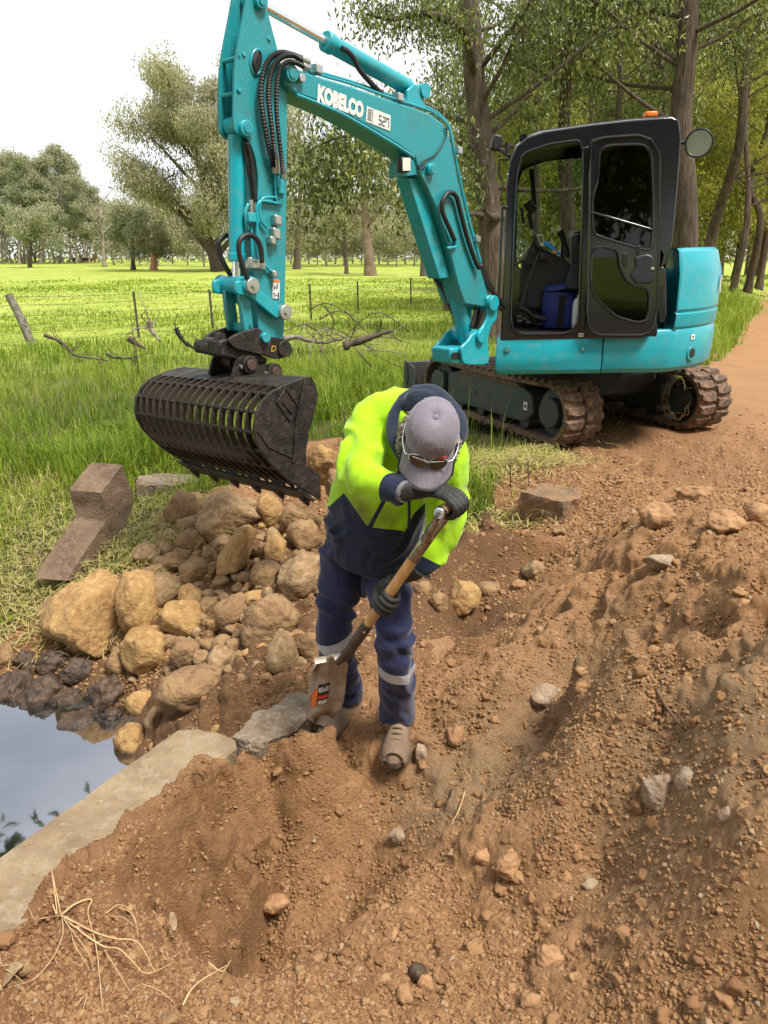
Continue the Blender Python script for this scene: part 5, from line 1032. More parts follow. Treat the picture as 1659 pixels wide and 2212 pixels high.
o_ = bl(-.26, .58, .004); lettering('RIDGID', o_, bl(.26, .57, .004)-o_, bl(-.26, .50, .004)-o_, 'lettering', M_white, blade, .02)
# ---- gloved hands
M_glove = mat('black_glove', (.012, .012, .013), .6, col2=(.02, .019, .018), scale=25, bump=.25, bscale=120)
def hand(bar_c, a, n, wrist, r=.018, mud=False, flip=1, name='glove'):
    a = nrm(a); n = nrm(n-a*(n @ a)); f = np.cross(a, n)*flip
    if f @ (wrist-bar_c) > 0: f = -f
    pt_ = lambda da, df, dn: bar_c+a*da+f*df+n*dn
    mb = MB(); g = r+.011
    for i, (ln, th) in enumerate(((.94, .0115), (1.0, .0118), (.97, .0115), (.80, .0105))):
        da = (i-1.5)*.0225; mb.tube(spline([pt_(da*.85, -.03, g+.012), pt_(da, .006, g+.008), pt_(da*1.02, .030*ln+r*.6, g*.55), pt_(da*1.02, .026*ln+r*.5, -g*.55), pt_(da, .004, -g*1.0*ln), pt_(da*.95, -.014, -g*.85*ln)], 16), list(np.interp(np.linspace(0, 1, 16), [0, .3, .8, 1], [th*1.08, th*1.05, th*.95, th*.72])), 10)
    pal = [(wrist, (.037, .033)), (wrist*.6+pt_(0, -.075, g+.012)*.4, (.039, .032)), (pt_(0, -.075, g+.010), (.044, .029)), (pt_(0, -.035, g+.012), (.046, .020)), (pt_(0, .002, g+.008), (.044, .014))]
    rings = []
    for i, (c_, (wa, wn_)) in enumerate(pal): rings.append([c_+a*wa*math.cos(q)+n*wn_*math.sin(q) for q in np.linspace(0, 6.283, 16, endpoint=False)])
    mb.loft(rings)
    sg = 1 if flip > 0 else -1
    mb.tube(spline([pt_(sg*.022, -.072, g+.004), pt_(sg*.046, -.045, g*.4), pt_(sg*.048, -.026, -g*.3), pt_(sg*.034, -.004, -g*.75)], 12), list(np.linspace(.016, .0105, 12)), 10)
    return meshobj(name, remeshed(mb, .0034, 2, .5), M_glove, PN)
hand(gM+bd*.012, bd, V3(-.05, -.25, 1), J['rwr']+nrm(J['rwr']-J['rel'])*.01)
lg = sock+ax*.145; hand(lg, ax, V3(.75, .65, -.1), J['lwr']+nrm(J['lwr']-J['lel'])*.01, flip=-1)
for a, b in (('rel', 'rwr'), ('lel', 'lwr')):
    d_ = nrm(J[b]-J[a]); MB().tube([J[b]+d_*.000, J[b]+d_*.012], [.039, .035], 18).build('glove_cuff', mat('grey_cuff', (.14, .14, .16), .8) if a == 'rel' else bpy.data.materials['grey_cuff'], PN)
# ---- boots
M_boot = mat('dusty_suede', (.235, .165, .11), .8, col2=(.17, .11, .07), scale=10, bump=.3, bscale=60, col3=(.27, .20, .14), scale3=40, amt3=.4); M_sole = mat('boot_sole', (.06, .042, .03), .9, col2=(.14, .085, .05), scale=12)
def boot(heel, d, L=.295, up=V3(0, 0, 1), name='boot'):
    d = nrm(d); s = np.cross(up, d); root = None; prof = [(0, .036, .075), (.03, .043, .10), (.07, .046, .115), (.11, .047, .105), (.15, .051, .085), (.19, .058, .070), (.23, .060, .064), (.265, .053, .056), (.285, .044, .044), (L, .030, .026)]
    prof = [(x*L/.295, w_, h_) if x < .29 else (L-.002, .033, .030) for x, w_, h_ in prof]+[(L+.004, .016, .014)]; rings = []
    for x, w_, h_ in prof:
        c_ = heel+d*x+up*.028; rings.append([c_+s*w_*math.cos(q)*(1.0)+up*(h_*math.sin(q) if math.sin(q) > 0 else .0) for q in np.linspace(0, 2*math.pi, 18, endpoint=False)])
    bo_ = MB().loft(rings).build(name, M_boot, PN, ang=60)
    MB().tube([heel+d*.06+up*.10, heel+d*.055+up*.16, heel+d*.05+up*.20], [.05, .05, .052], 18).build('boot_shaft', M_boot, bo_)
    MB().loft([[heel+d*x+s*y+up*z for x, y in [(xx, ww*1.14) for xx, ww, _ in prof]+[(xx, -ww*1.14) for xx, ww, _ in prof[::-1]]] for z in (.0, .03)]).build('sole', M_sole, bo_, bevel=.004)
    MB().tube([heel+d*.205+s*.052*math.cos(q)+up*(.028+.068*math.sin(q)) for q in np.linspace(.0, 3.14, 14)], .003, 6).build('toe_seam', M_boot, bo_)
    for i in range(4): x = .10+i*.024; h_ = np.interp(x, [p[0] for p in prof], [p[2] for p in prof]); MB().tube(spline([heel+d*x+s*.022+up*(.026+h_*.93), heel+d*(x+.01)+up*(.034+h_), heel+d*x-s*.022+up*(.026+h_*.93)], 8), .0032, 6).build('lace', M_sole, bo_)
    return bo_
lb = J['lan']; zb = hz(lb[0], lb[1]); bz = YY(837, 1640, 2.74)[2]
boot(V3(lb[0]+.025, lb[1]+.06, lb[2]-.115), V3(-.16, -1, -.06), L=.275)
rb = J['ran']; boot(V3(rb[0]+.045, rb[1]+.05, rb[2]-.115), V3(-.55, -.8, -.03), L=.275)
# ================================================================ CONCRETE, ROCKS, LOOSE EARTH
def gridz(x, y):
    """height of the finished ground, fine relief included"""
    x = np.atleast_1d(np.asarray(x, float)); y = np.atleast_1d(np.asarray(y, float)); a = np.degrees(np.arctan2(x, y)); r = np.hypot(x, y)
    i = np.clip(np.searchsorted(rad, r)-1, 0, nr-2); j = np.clip(np.searchsorted(az, a)-1, 0, naz-2)
    fr = (r-rad[i])/(rad[i+1]-rad[i]); fa = (a-az[j])/(az[j+1]-az[j])
    return (gz[i, j]*(1-fa)+gz[i, j+1]*fa)*(1-fr)+(gz[i+1, j]*(1-fa)+gz[i+1, j+1]*fa)*fr
def n3(P, s, seed=0): return np.array([mnoise.noise(Vector(p*s)+Vector((seed*3.1, seed*1.7, seed))) for p in P])
def rough_solid(pts, vec, name, m, parent=None, cuts=3, amp=.012, freq=9, seed=0):
    """slab or block with broken, uneven faces"""
    mb = MB().prism(pts, vec); me = bpy.data.meshes.new('t'); me.from_pydata(mb.v, [], mb.f); bm = bmesh.new(); bm.from_mesh(me); bpy.data.meshes.remove(me)
    bmesh.ops.triangulate(bm, faces=bm.faces); 
    for _ in range(cuts):
        bmesh.ops.subdivide_edges(bm, edges=[e for e in bm.edges if e.calc_length() > .035], cuts=1, use_grid_fill=True); bmesh.ops.triangulate(bm, faces=[f for f in bm.faces if len(f.verts) > 4])
    bmesh.ops.recalc_face_normals(bm, faces=bm.faces); bm.normal_update()
    for v in bm.verts:
        p = Vector(v.co); v.co = v.co+v.normal*(amp*(mnoise.noise(p*freq+Vector((seed, 0, 0)))+.5*mnoise.noise(p*freq*3+Vector((0, seed, 0)))))
    me = bpy.data.meshes.new(name); bm.to_mesh(me); bm.free(); finish(me, True, 45); me.materials.append(m); o = bpy.data.objects.new(name, me); return link(o, parent)
# headwall: top face measured at z = -0.345
hz_ = -.345
top = [G(385,1578,hz_), G(430,1577,hz_), G(478,1584,hz_), G(508,1600,hz_), G(512,1616,hz_), G(470,1655,hz_), G(350,1745,hz_), G(226,1858,hz_), G(100,1955,hz_), G(0,2030,hz_)]
dw = nrm(top[9]-top[6]); dl = nrm(G(0,1855,hz_)-G(385,1578,hz_))
top += [top[9]+dw*1.6, G(0,1855,hz_)+dl*1.9, G(0,1855,hz_), G(190,1717,hz_)]
hw_ = rough_solid(top, V3(0, 0, -1.05), 'concrete_headwall', M_conc, cuts=5, amp=.007, freq=14, seed=2); tag(hw_, 'weathered concrete headwall top running along the pond edge', 'wall')
sl_ = rough_solid([G(498,1592,-.345), G(530,1562,-.34), G(572,1528,-.335), G(640,1494,-.33), G(678,1500,-.33), G(668,1545,-.34), G(640,1580,-.345), G(560,1606,-.35)], V3(0, 0, -.25), 'broken_footing', M_concg, cuts=4, amp=.03, freq=9, seed=5); tag(sl_, 'crumbling grey concrete footing behind the shovel blade', 'concrete')
bm2 = rough_solid([G(770,1560,-.42), G(842,1470,-.395), G(915,1390,-.375), G(968,1372,-.36), G(982,1392,-.365), G(930,1450,-.39), G(880,1520,-.415), G(820,1590,-.45)], V3(0, 0, -.3), 'buried_beam', mat('earthy_concrete', (.30, .165, .08), .95, col2=(.20, .105, .05), scale=6, bump=.8, bscale=60), cuts=4, amp=.03, freq=8, seed=8); tag(bm2, 'earth-covered concrete beam between the worker and the dark pit', 'concrete')
# fallen stepped kerb block on the left bank
def r5(x, y): return (x*.44, 929+y*.44)
kn = nrm((.90, -.43, 0)); kq = T(178, 1246)+V3(0, .05, .02)
kp = [PL(*r5(*p), kq, kn) for p in ((600,172),(662,345),(605,500),(530,630),(400,722),(330,740),(395,630),(520,448),(518,385),(495,308))]
M_kerb = mat('kerb_concrete', (.18, .122, .078), .92, col2=(.12, .076, .048), scale=6, bump=.6, bscale=70, col3=(.24, .175, .12), scale3=30, amt3=.5)
kb = rough_solid(kp, V3(-.23, .0, .02), 'kerb_block', M_kerb, cuts=4, amp=.007, freq=14, seed=3); tag(kb, 'long broken concrete kerb block with a step, lying on the grassy bank', 'concrete')
c_ = T(352, 1062); e1, e2 = nrm((.95, .25, -.06)), nrm((-.25, .95, .05))
sb = rough_solid([c_+e1*a+e2*b+V3(0, 0, .10) for a, b in ((-.20, -.10), (.10, -.14), (.30, -.05), (.32, .12), (-.05, .2), (-.2, .1))], V3(0, 0, -.13), 'concrete_slab', M_concg, cuts=4, amp=.022, freq=12, seed=4); tag(sb, 'flat rough concrete slab lying under the left of the bucket', 'concrete')
c_ = T(1180, 1112); e1, e2 = nrm((.88, -.48, 0)), nrm((.48, .88, 0))
cb_ = rough_solid([c_+e1*a+e2*b+V3(0, 0, .15) for a, b in ((-.17, -.05), (.15, -.15), (.22, .02), (.16, .22), (-.08, .26), (-.16, .10))], V3(0, 0, -.2), 'concrete_chunk', mat('lateritic_concrete', (.24, .14, .075), .95, col2=(.16, .10, .06), scale=7, bump=.8, bscale=45, col3=(.30, .22, .15), scale3=14, amt3=.4), cuts=4, amp=.03, freq=9, seed=6); tag(cb_, 'square chunk of broken concrete at the edge of the dirt road', 'concrete')
# ---- rocks
def rockmat(name, a, b, c, d=None, rough=.9):
    return mat(name, a, rough, col2=b, scale=7, bump=1.0, bscale=28, col3=c, scale3=26, amt3=.75, lo=.38, hi=.66)
RM_ = [rockmat('ochre_laterite', (.37, .225, .085), (.27, .145, .055), (.44, .295, .13)), rockmat('brown_laterite', (.235, .138, .066), (.30, .19, .088), (.15, .082, .042)),
       rockmat('wet_dark_rock', (.055, .036, .024), (.10, .06, .034), (.028, .021, .017), rough=.6), rockmat('earth_clod', (.335, .185, .088), (.28, .145, .066), (.40, .24, .12)),
       rockmat('grey_stone', (.30, .22, .15), (.22, .14, .085), (.38, .30, .22)), rockmat('grey_brown_laterite', (.29, .19, .095), (.21, .125, .062), (.37, .26, .14))]
ROCKS = []
_ico = {}
def ico(k):
    if k not in _ico:
        bm = bmesh.new(); bmesh.ops.create_icosphere(bm, subdivisions=k, radius=1); _ico[k] = (np.array([v.co[:] for v in bm.verts]), np.array([[v.index for v in f.verts] for f in bm.faces])); bm.free()
    return _ico[k]
def rock(name, u, v, w_, h_, tone, label, group=None, rot=0., sub=4, y=None, sink=.22, flat=1., seed=None, cat='rock', jag=1.):
    """boulder measured by its outline (w_, h_ in photo units) resting where its foot meets the ground"""
    seed = (int(u*7+v*13) % 997) if seed is None else seed; g = T(u, min(v+h_*.36, 2260)) if y is None else YY(u, v+h_*.36, y)
    d_ = np.linalg.norm(g-CAMP); a = w_/1659*d_/2; b = h_/1659*d_/2; cs = max(.3, math.sqrt(1-((CAM_H-g[2])/d_)**2)); 
    zc = b*flat; Vv, Fv = ico(sub); P = Vv.copy(); rs = np.random.default_rng(seed)
    for k in range(9):      # knock flat faces off the ball
        n = nrm(rs.normal(size=3)); o = rs.uniform(.55, .85); dd = P @ n-o; P = P-np.outer(np.clip(dd, 0, None)*.85, n)
    P = P*(1+jag*(.13*n3(P, 1.8, seed)+.085*n3(P, 4.5, seed+1)+.055*n3(P, 11, seed+2)))[:, None]
    P = P/np.abs(P).max(0); P = P*np.array([a, (a+b)*.5, zc]); c, s = math.cos(rot), math.sin(rot); P = np.c_[P[:, 0]*c-P[:, 2]*s, P[:, 1], P[:, 0]*s+P[:, 2]*c]
    base = hz(g[0], g[1]+.25*a)
    ctr = CAMP+(ray(u, v)/np.linalg.norm(ray(u, v)))*(d_+.15*a)
    o = npmesh(name, P+ctr, Fv, RM_[tone], smooth=True); o['_o'] = (0, 0, 0); del o['_o']; tag(o, label, cat, group); ROCKS.append((o, u, v, w_, tone, label)); return o
HG = 'stones heaped under the bucket'; 
heap = [(430,910,330,390,0,'largest ochre boulder at the left foot of the rock heap',.1),(672,860,215,295,0,'squarish ochre boulder leaning on the largest boulder',0),(805,790,150,150,5,'rounded tan rock behind the squarish ochre boulder',0),
(885,935,190,198,0,'round ochre boulder right of the squarish one',0),(725,1082,215,205,0,'ochre boulder below the squarish one, sloping to the left',-.4),(935,830,105,132,0,'upright ochre stone above the round ochre boulder',0),
(862,750,105,86,1,None,0),(248,945,75,118,0,'narrow ochre rock tucked at the left side of the largest boulder',0),(258,885,110,90,1,'reddish rock at the grass edge behind the largest boulder',0),
(893,395,152,160,1,'brown wedge-shaped boulder below the left teeth of the bucket',.5),(1125,430,285,225,5,'broad grey-brown boulder under the middle of the bucket',-.1),(1325,398,132,165,0,'pale ochre boulder under the right teeth of the bucket',.2),
(945,470,120,105,5,None,0),(932,545,140,112,1,'dark brown blocky stone left of the elongated rock',0),(1162,607,120,268,0,'elongated ochre rock tilted to the right in mid heap',-.55),(1100,565,92,104,5,None,0),(1030,620,82,92,5,None,0),
(860,650,128,104,1,None,0),(748,705,162,82,1,'low brown rock at the grass edge above the squarish boulder',0),(940,695,140,120,1,None,0),(1360,590,98,142,0,'upright ochre stone right of the elongated rock',.1),(1320,710,150,135,1,'rust brown stone with a pointed right end',.2),
(1455,730,195,232,5,'large grey-brown boulder beside the blue trousers',0),(1500,530,165,172,1,'brown boulder behind the worker under the bucket corner',0),(1140,880,152,160,1,'dark brown round stone half buried in mid slope',0),(1255,830,112,84,0,None,0),
(1315,955,230,262,1,'big brown boulder left of the worker\'s knee',-.5),(1380,1110,158,215,5,'upright grey-brown boulder near the reflective shin band',.1),(1510,1065,112,172,1,'brown rock partly behind the worker\'s shin',0),
(955,1262,315,185,1,'long flat-topped brown boulder lowest on the bare slope',-.05),(1075,1130,138,120,5,'ochre stone above the long flat-topped boulder',.4),(925,1098,135,145,1,'brown stone right of the sloping ochre boulder',0),
(1025,870,82,84,1,None,0),(1065,940,102,88,0,None,0),(990,1120,72,74,1,None,0),(810,590,84,95,1,None,0),(725,620,140,105,5,None,0),(590,1130,112,115,1,None,0),(700,1340,140,95,0,None,0),(762,1420,92,105,5,None,0),
(1130,1180,66,54,1,None,0),(980,930,72,74,1,None,0),(1290,590,92,84,1,None,0),(1440,440,130,150,1,None,.2),(1510,440,120,110,1,None,0),(1000,1452,72,48,5,None,0),(1060,1467,52,40,0,None,0),(650,1225,36,34,5,None,0),(1440,920,70,90,1,None,0),(1210,720,80,60,1,None,0),(820,540,110,90,5,None,0),(900,610,90,70,1,None,0)]
for k, (x, y, w_, h_, tn, lb_, ro) in enumerate(heap):
    u, v = r5(x, y); rock('boulder' if w_ > 100 else 'stone', u, v, w_*.53, h_*.52, tn, lb_ or 'small brown or ochre stone filling gaps in the heap under the bucket', HG, ro, 4 if w_ > 180 else 3)
rsh = np.random.default_rng(12); taken = [(x, y, max(w_, h_)) for x, y, w_, h_, *_ in heap]; nfill = 0
hp = np.array([(700,640),(860,330),(1060,330),(1500,400),(1560,700),(1560,1150),(1350,1210),(1180,1240),(1000,1180),(840,1180),(780,760)], float)
for _ in range(4000):
    x, y = rsh.uniform(680, 1570), rsh.uniform(320, 1240); w_ = rsh.uniform(42, 110)
    if nfill >= 95 or not in_poly(np.array([x]), np.array([y]), hp)[0] or any(math.hypot(x-a, y-b) < .31*(w_+c) for a, b, c in taken): continue
    taken.append((x, y, w_)); nfill += 1; u, v = r5(x, y); rock('stone', u, v, w_*.48, w_*.46*rsh.uniform(.7, 1.1), int(rsh.choice([1, 1, 5, 0, 5])), 'small brown or ochre stone filling gaps in the heap under the bucket', HG, rsh.uniform(-.5, .5), 3)
wet = [(215,1320,205,215,'jagged wet black rock with a pointed top at the water'),(70,1280,175,205,'wet dark rock at the left photo edge above the water'),(400,1472,205,215,'largest wet brown rock jutting into the pond'),(525,1290,165,192,'mossy dark rock above the slate slab'),(385,1195,175,145,'dark brown rock under the largest ochre boulder'),
(345,1330,150,125,None),(250,1140,165,125,'smooth wet black rock below the reddish rock'),(135,1130,120,110,None),(265,1450,135,110,None),(460,1380,110,90,None),(560,1400,100,80,None)]
for x, y, w_, h_, lb_ in wet:
    u, v = r5(x, y); rock('wet_rock', u, v, w_*.46, h_*.46, 2 if x != 525 else 2, lb_ or 'small dark wet stone at the pond margin', 'wet rocks along the pond', rsh.uniform(-.6, .6), 4, jag=2.1)
rock('boulder', *r5(28,1110), 52, 60, 1, 'reddish brown boulder at the left photo edge by the grass', HG)
rock('boulder', *r5(657,1522), 78, 74, 0, 'pale yellow rock at the water beside the concrete headwall', HG, sub=4)
rock('boulder', 702, 1000, 76, 104, 0, 'tall ochre boulder right of the bucket cheek', HG, y=5.0); rock('boulder', 722, 1045, 44, 70, 1, 'brown boulder between bucket tooth and worker', HG, y=4.8)
c_ = T(*r5(590, 1560)); st = rough_solid([PL(*r5(*p), c_+V3(0, 0, .02), nrm((-.35, -.45, .82))) for p in ((470,1620),(500,1540),(640,1400),(705,1380),(690,1450),(600,1590),(560,1615))], nrm((-.35, -.45, .82))*-.05, 'slate_slab', RM_[2], cuts=3, amp=.008, freq=15); tag(st, 'thin black slate slab leaning into the pond', 'rock')
def rR(x, y): return (862.6+x*.48, 895.8+y*.48)
def rF(x, y): return (829.5+x*.5, 1460+y*.5)
def rL(x, y): return (x*.5, 1460+y*.5)
right = [(rR,287,830,165,185,0,'ochre boulder at the head of the dark pit'),(rR,408,785,115,95,1,'brown stone right of the ochre pit boulder'),(rR,600,700,112,104,5,'tan stone in the trench below the concrete chunk'),(rR,865,727,68,62,3,None),(rR,1182,660,158,84,4,'pale flat rock alone on the upper spoil heap'),
(rR,1562,862,112,84,3,'brown clod near the right photo edge on the heap'),(rR,535,752,72,62,3,None),(rR,742,780,74,62,3,None),(rR,110,780,95,92,1,None),(rR,180,845,104,112,1,None),(rR,1160,430,170,140,3,'big earth clod at the back of the spoil heap'),(rR,1320,345,180,85,3,'low earth clod beside the road'),(rR,1475,470,165,125,3,'broad earth clod at the back right of the heap'),(rR,1610,420,120,130,3,'earth clod at the right photo edge'),(rR,720,525,60,40,1,None),(rR,970,930,50,34,3,None),(rR,585,1020,56,44,3,None),
(rF,1192,500,130,165,4,'grey-tan cracked rock on the right rim of the hollow'),(rF,1308,450,95,112,4,'grey rock right of the cracked rim rock'),(rF,545,800,175,150,3,'big square clod on the ridge below the hollow'),(rF,430,772,105,72,3,'flat clod left of the big square clod'),(rF,690,768,78,58,3,None),(rF,790,852,66,62,3,None),(rF,715,1200,128,98,3,'round clod in the right foreground'),(rF,640,1392,92,84,3,'upright clod near the bottom of the photo'),
(rF,95,1370,84,92,3,'rough clod at the bottom beside a dark stone'),(rF,180,1320,72,74,3,None),(rF,150,1278,70,80,2,'dark charred stone in the bottom foreground'),(rF,890,1440,52,60,3,None),(rF,1470,1402,72,62,3,None),(rF,1388,1422,62,72,3,None),(rF,1490,612,84,92,4,'pale stone on the right slope'),(rF,1370,800,72,72,3,None),(rF,690,80,170,90,4,'grey clay lump at the top of the hollow'),(rF,310,245,84,104,3,'brown clod right of the near boot'),(rF,157,340,56,92,4,'whitish stone beside the near boot'),(rF,760,455,60,40,3,None),(rF,920,298,60,40,3,None),(rF,40,1110,70,60,3,None),(rF,1000,990,60,40,3,None),(rF,60,690,70,60,4,None),(rF,850,60,60,60,3,None),
(rL,1490,690,62,82,4,'grey stone standing on the floor of the dug hole'),(rL,1195,970,112,72,3,'flat clod on the near side of the dug hole'),(rL,370,945,38,38,1,None),(rL,280,935,34,28,1,None),(rL,100,1262,62,52,1,'reddish stone in the bottom left corner'),(rL,730,1482,80,44,1,None),(rL,400,720,34,26,3,None),(rL,1370,670,44,50,3,None),(rL,1410,775,34,30,3,None),(rL,680,970,26,34,3,None),(rL,1300,1280,60,60,1,None),(rL,560,1000,30,30,3,None)]
for f, x, y, w_, h_, tn, lb_ in right:
    u, v = f(x, y); k_ = .5 if f is not rR else .48
    if tn == 3: v += .16*h_*k_
    rock('stone' if tn != 3 else 'earth_clod', u, v, w_*k_, h_*k_, tn, lb_ or ('small loose clod of brown earth on the spoil' if tn == 3 else 'small loose stone in the dug earth'), 'clods on the spoil' if tn == 3 else 'loose stones in the earth', 0, 4 if w_ > 120 else 3, sink=.3, cat='rock' if tn != 3 else 'clod', jag=1.7 if tn == 3 else 1.)
# each small stone is told apart by the larger one it lies beside
SMALL = {'small brown or ochre stone filling gaps in the heap under the bucket', 'small dark wet stone at the pond margin', 'small loose clod of brown earth on the spoil', 'small loose stone in the dug earth'}
refs = [(r[1], r[2], r[5]) for r in ROCKS if r[5] not in SMALL]; used_lab = set()
def short(l):
    for cut in (' at the ', ' below ', ' under ', ' behind ', ' leaning', ' right of', ' left of', ' beside', ' in mid', ' near ', ' above', ' with ', ' half ', ' lowest', ' tilted', ' tucked', ' partly', ' between', ' alone', ' on the', ' in the', ' standing', ', sl', ' jutting', ' half'):
        if cut in l: l = l.split(cut)[0]
    return l
for o, u, v, w_, tn, lab in sorted(ROCKS, key=lambda r: -r[3]):
    if lab not in SMALL: continue
    kind = ('clod' if tn == 3 else 'stone'); colr = ['ochre', 'brown', 'black', 'earthy', 'grey', 'tan'][tn]; sz = 'small' if w_ > 32 else 'tiny'; done = False
    for ru, rv, rl in sorted(refs, key=lambda q: math.hypot(q[0]-u, q[1]-v)):
        dx, dy = u-ru, v-rv; dr = ('to the right of' if dx > 0 else 'to the left of') if abs(dx) > abs(dy) else ('just below' if dy > 0 else 'just above')
        c = f"{sz} {colr} {kind} {dr} the {short(rl)}"
        if c not in used_lab and len(c.split()) <= 16: used_lab.add(c); o['label'] = c; break
# ---- crumbs and gravel: too many to count
def crumbs(name, n, r0, r1, s0, s1, seed, keep, kind_mat, sub=1, am=58, pw=1.6):
    rs = np.random.default_rng(seed); r = r0*(r1/r0)**rs.random(n*4); a = np.radians(rs.uniform(-am, am, n*4)); x = r*np.sin(a); y = r*np.cos(a)
    k = (rs.random(n*4) < keep(x, y)); x, y = x[k][:n], y[k][:n]; m = len(x); s = s0*(s1/s0)**(rs.random(m)**pw)
    z = gridz(x, y); Vb, Fb = ico(sub)
    if sub > 1:     # broken lumps: a handful of cut shapes, turned at random
        shp = []
        for q in range(12):
            P = Vb.copy()
            for _ in range(9): nn = nrm(rs.normal(size=3)); dd = P @ nn-rs.uniform(.45, .8); P = P-np.outer(np.clip(dd, 0, None), nn)
            shp.append(P*(1+.16*n3(P, 2.2, seed+q)+.10*n3(P, 6, seed+q+3))[:, None])
        P = np.array(shp)[rs.integers(0, 12, m)]
    else: P = Vb[None]*(1+rs.uniform(-.35, .35, (m, len(Vb), 1)))
    th = rs.uniform(0, 6.28, m); c, sn = np.cos(th)[:, None], np.sin(th)[:, None]
    sc = np.stack([rs.uniform(.65, 1.4, m), rs.uniform(.65, 1.4, m), rs.uniform(.5, .95, m)], 1)*s[:, None]; P = P*sc[:, None, :]; P = np.stack([P[..., 0]*c-P[..., 1]*sn, P[..., 0]*sn+P[..., 1]*c, P[..., 2]], -1)
    P = P+np.stack([x, y, z+s*.15], 1)[:, None, :]; F = (Fb[None]+(np.arange(m)*len(Vb))[:, None, None]).reshape(-1, 3)
    o = npmesh(name, P.reshape(-1, 3), F, kind_mat, smooth=sub > 1, col={'tone': np.repeat(rs.random(m), len(Vb))}); tag(o, kind='stuff'); return o
bm = bmesh.new(); bmesh.ops.create_icosphere(bm, subdivisions=1, radius=1); ico0 = (np.array([v.co[:] for v in bm.verts]), np.array([[v.index for v in f.verts] for f in bm.faces])); bm.free()
def tonemat(name, stops, rough=.92, bump=.5, bscale=90, trans=0., spec=.25):
    m = bpy.data.materials.new(name); m.use_nodes = True; t = m.node_tree; b = t.nodes['Principled BSDF']; a = node(t, 'ShaderNodeAttribute', attribute_name='tone'); r = node(t, 'ShaderNodeValToRGB')
    e = r.color_ramp.elements; e[0].position, e[0].color = stops[0][0], c4(stops[0][1]); e[1].position, e[1].color = stops[-1][0], c4(stops[-1][1])
    for p, c in stops[1:-1]: q = e.new(p); q.color = c4(c)
    t.links.new(a.outputs['Fac'], r.inputs[0]); t.links.new(r.outputs[0], b.inputs['Base Color']); b.inputs['Roughness'].default_value = rough; b.inputs['Specular IOR Level'].default_value = spec
    if bump:
        co = node(t, 'ShaderNodeTexCoord'); n2 = node(t, 'ShaderNodeTexNoise'); n2.inputs['Scale'].default_value = bscale; t.links.new(co.outputs['Object'], n2.inputs['Vector']); bp = node(t, 'ShaderNodeBump'); bp.inputs['Strength'].default_value = bump; bp.inputs['Distance'].default_value = .01; t.links.new(n2.outputs[0], bp.inputs['Height']); t.links.new(bp.outputs[0], b.inputs['Normal'])
    if trans:
        tr = node(t, 'ShaderNodeBsdfTranslucent'); t.links.new(r.outputs[0], tr.inputs[0]); x = node(t, 'ShaderNodeMixShader'); x.inputs[0].default_value = trans; t.links.new(b.outputs[0], x.inputs[1]); t.links.new(tr.outputs[0], x.inputs[2]); t.links.new(x.outputs[0], t.nodes['Material Output'].inputs[0])
    return m
M_crumb = tonemat('earth_crumbs', [(0, (.23, .12, .056)), (.35, (.30, .165, .077)), (.80, (.36, .205, .098)), (.96, (.41, .25, .13)), (1, (.36, .29, .20))])
def inwall(x, y): return in_poly(x, y, np.array([p[:2] for p in top]))
kp_ = lambda x, y: (bare(x, y) > .5)*(~inwall(x, y))*(gridz(x, y) > WZ)*np.clip(.55+1.2*(fbm(x*2.4, y*2.4, 31, 3)+.25), .42, 1)*np.where(-edge_d(x, y)-.9 > np.where(np.hypot(x*.55, y) > 5.3, .5, 99), .25, 1)
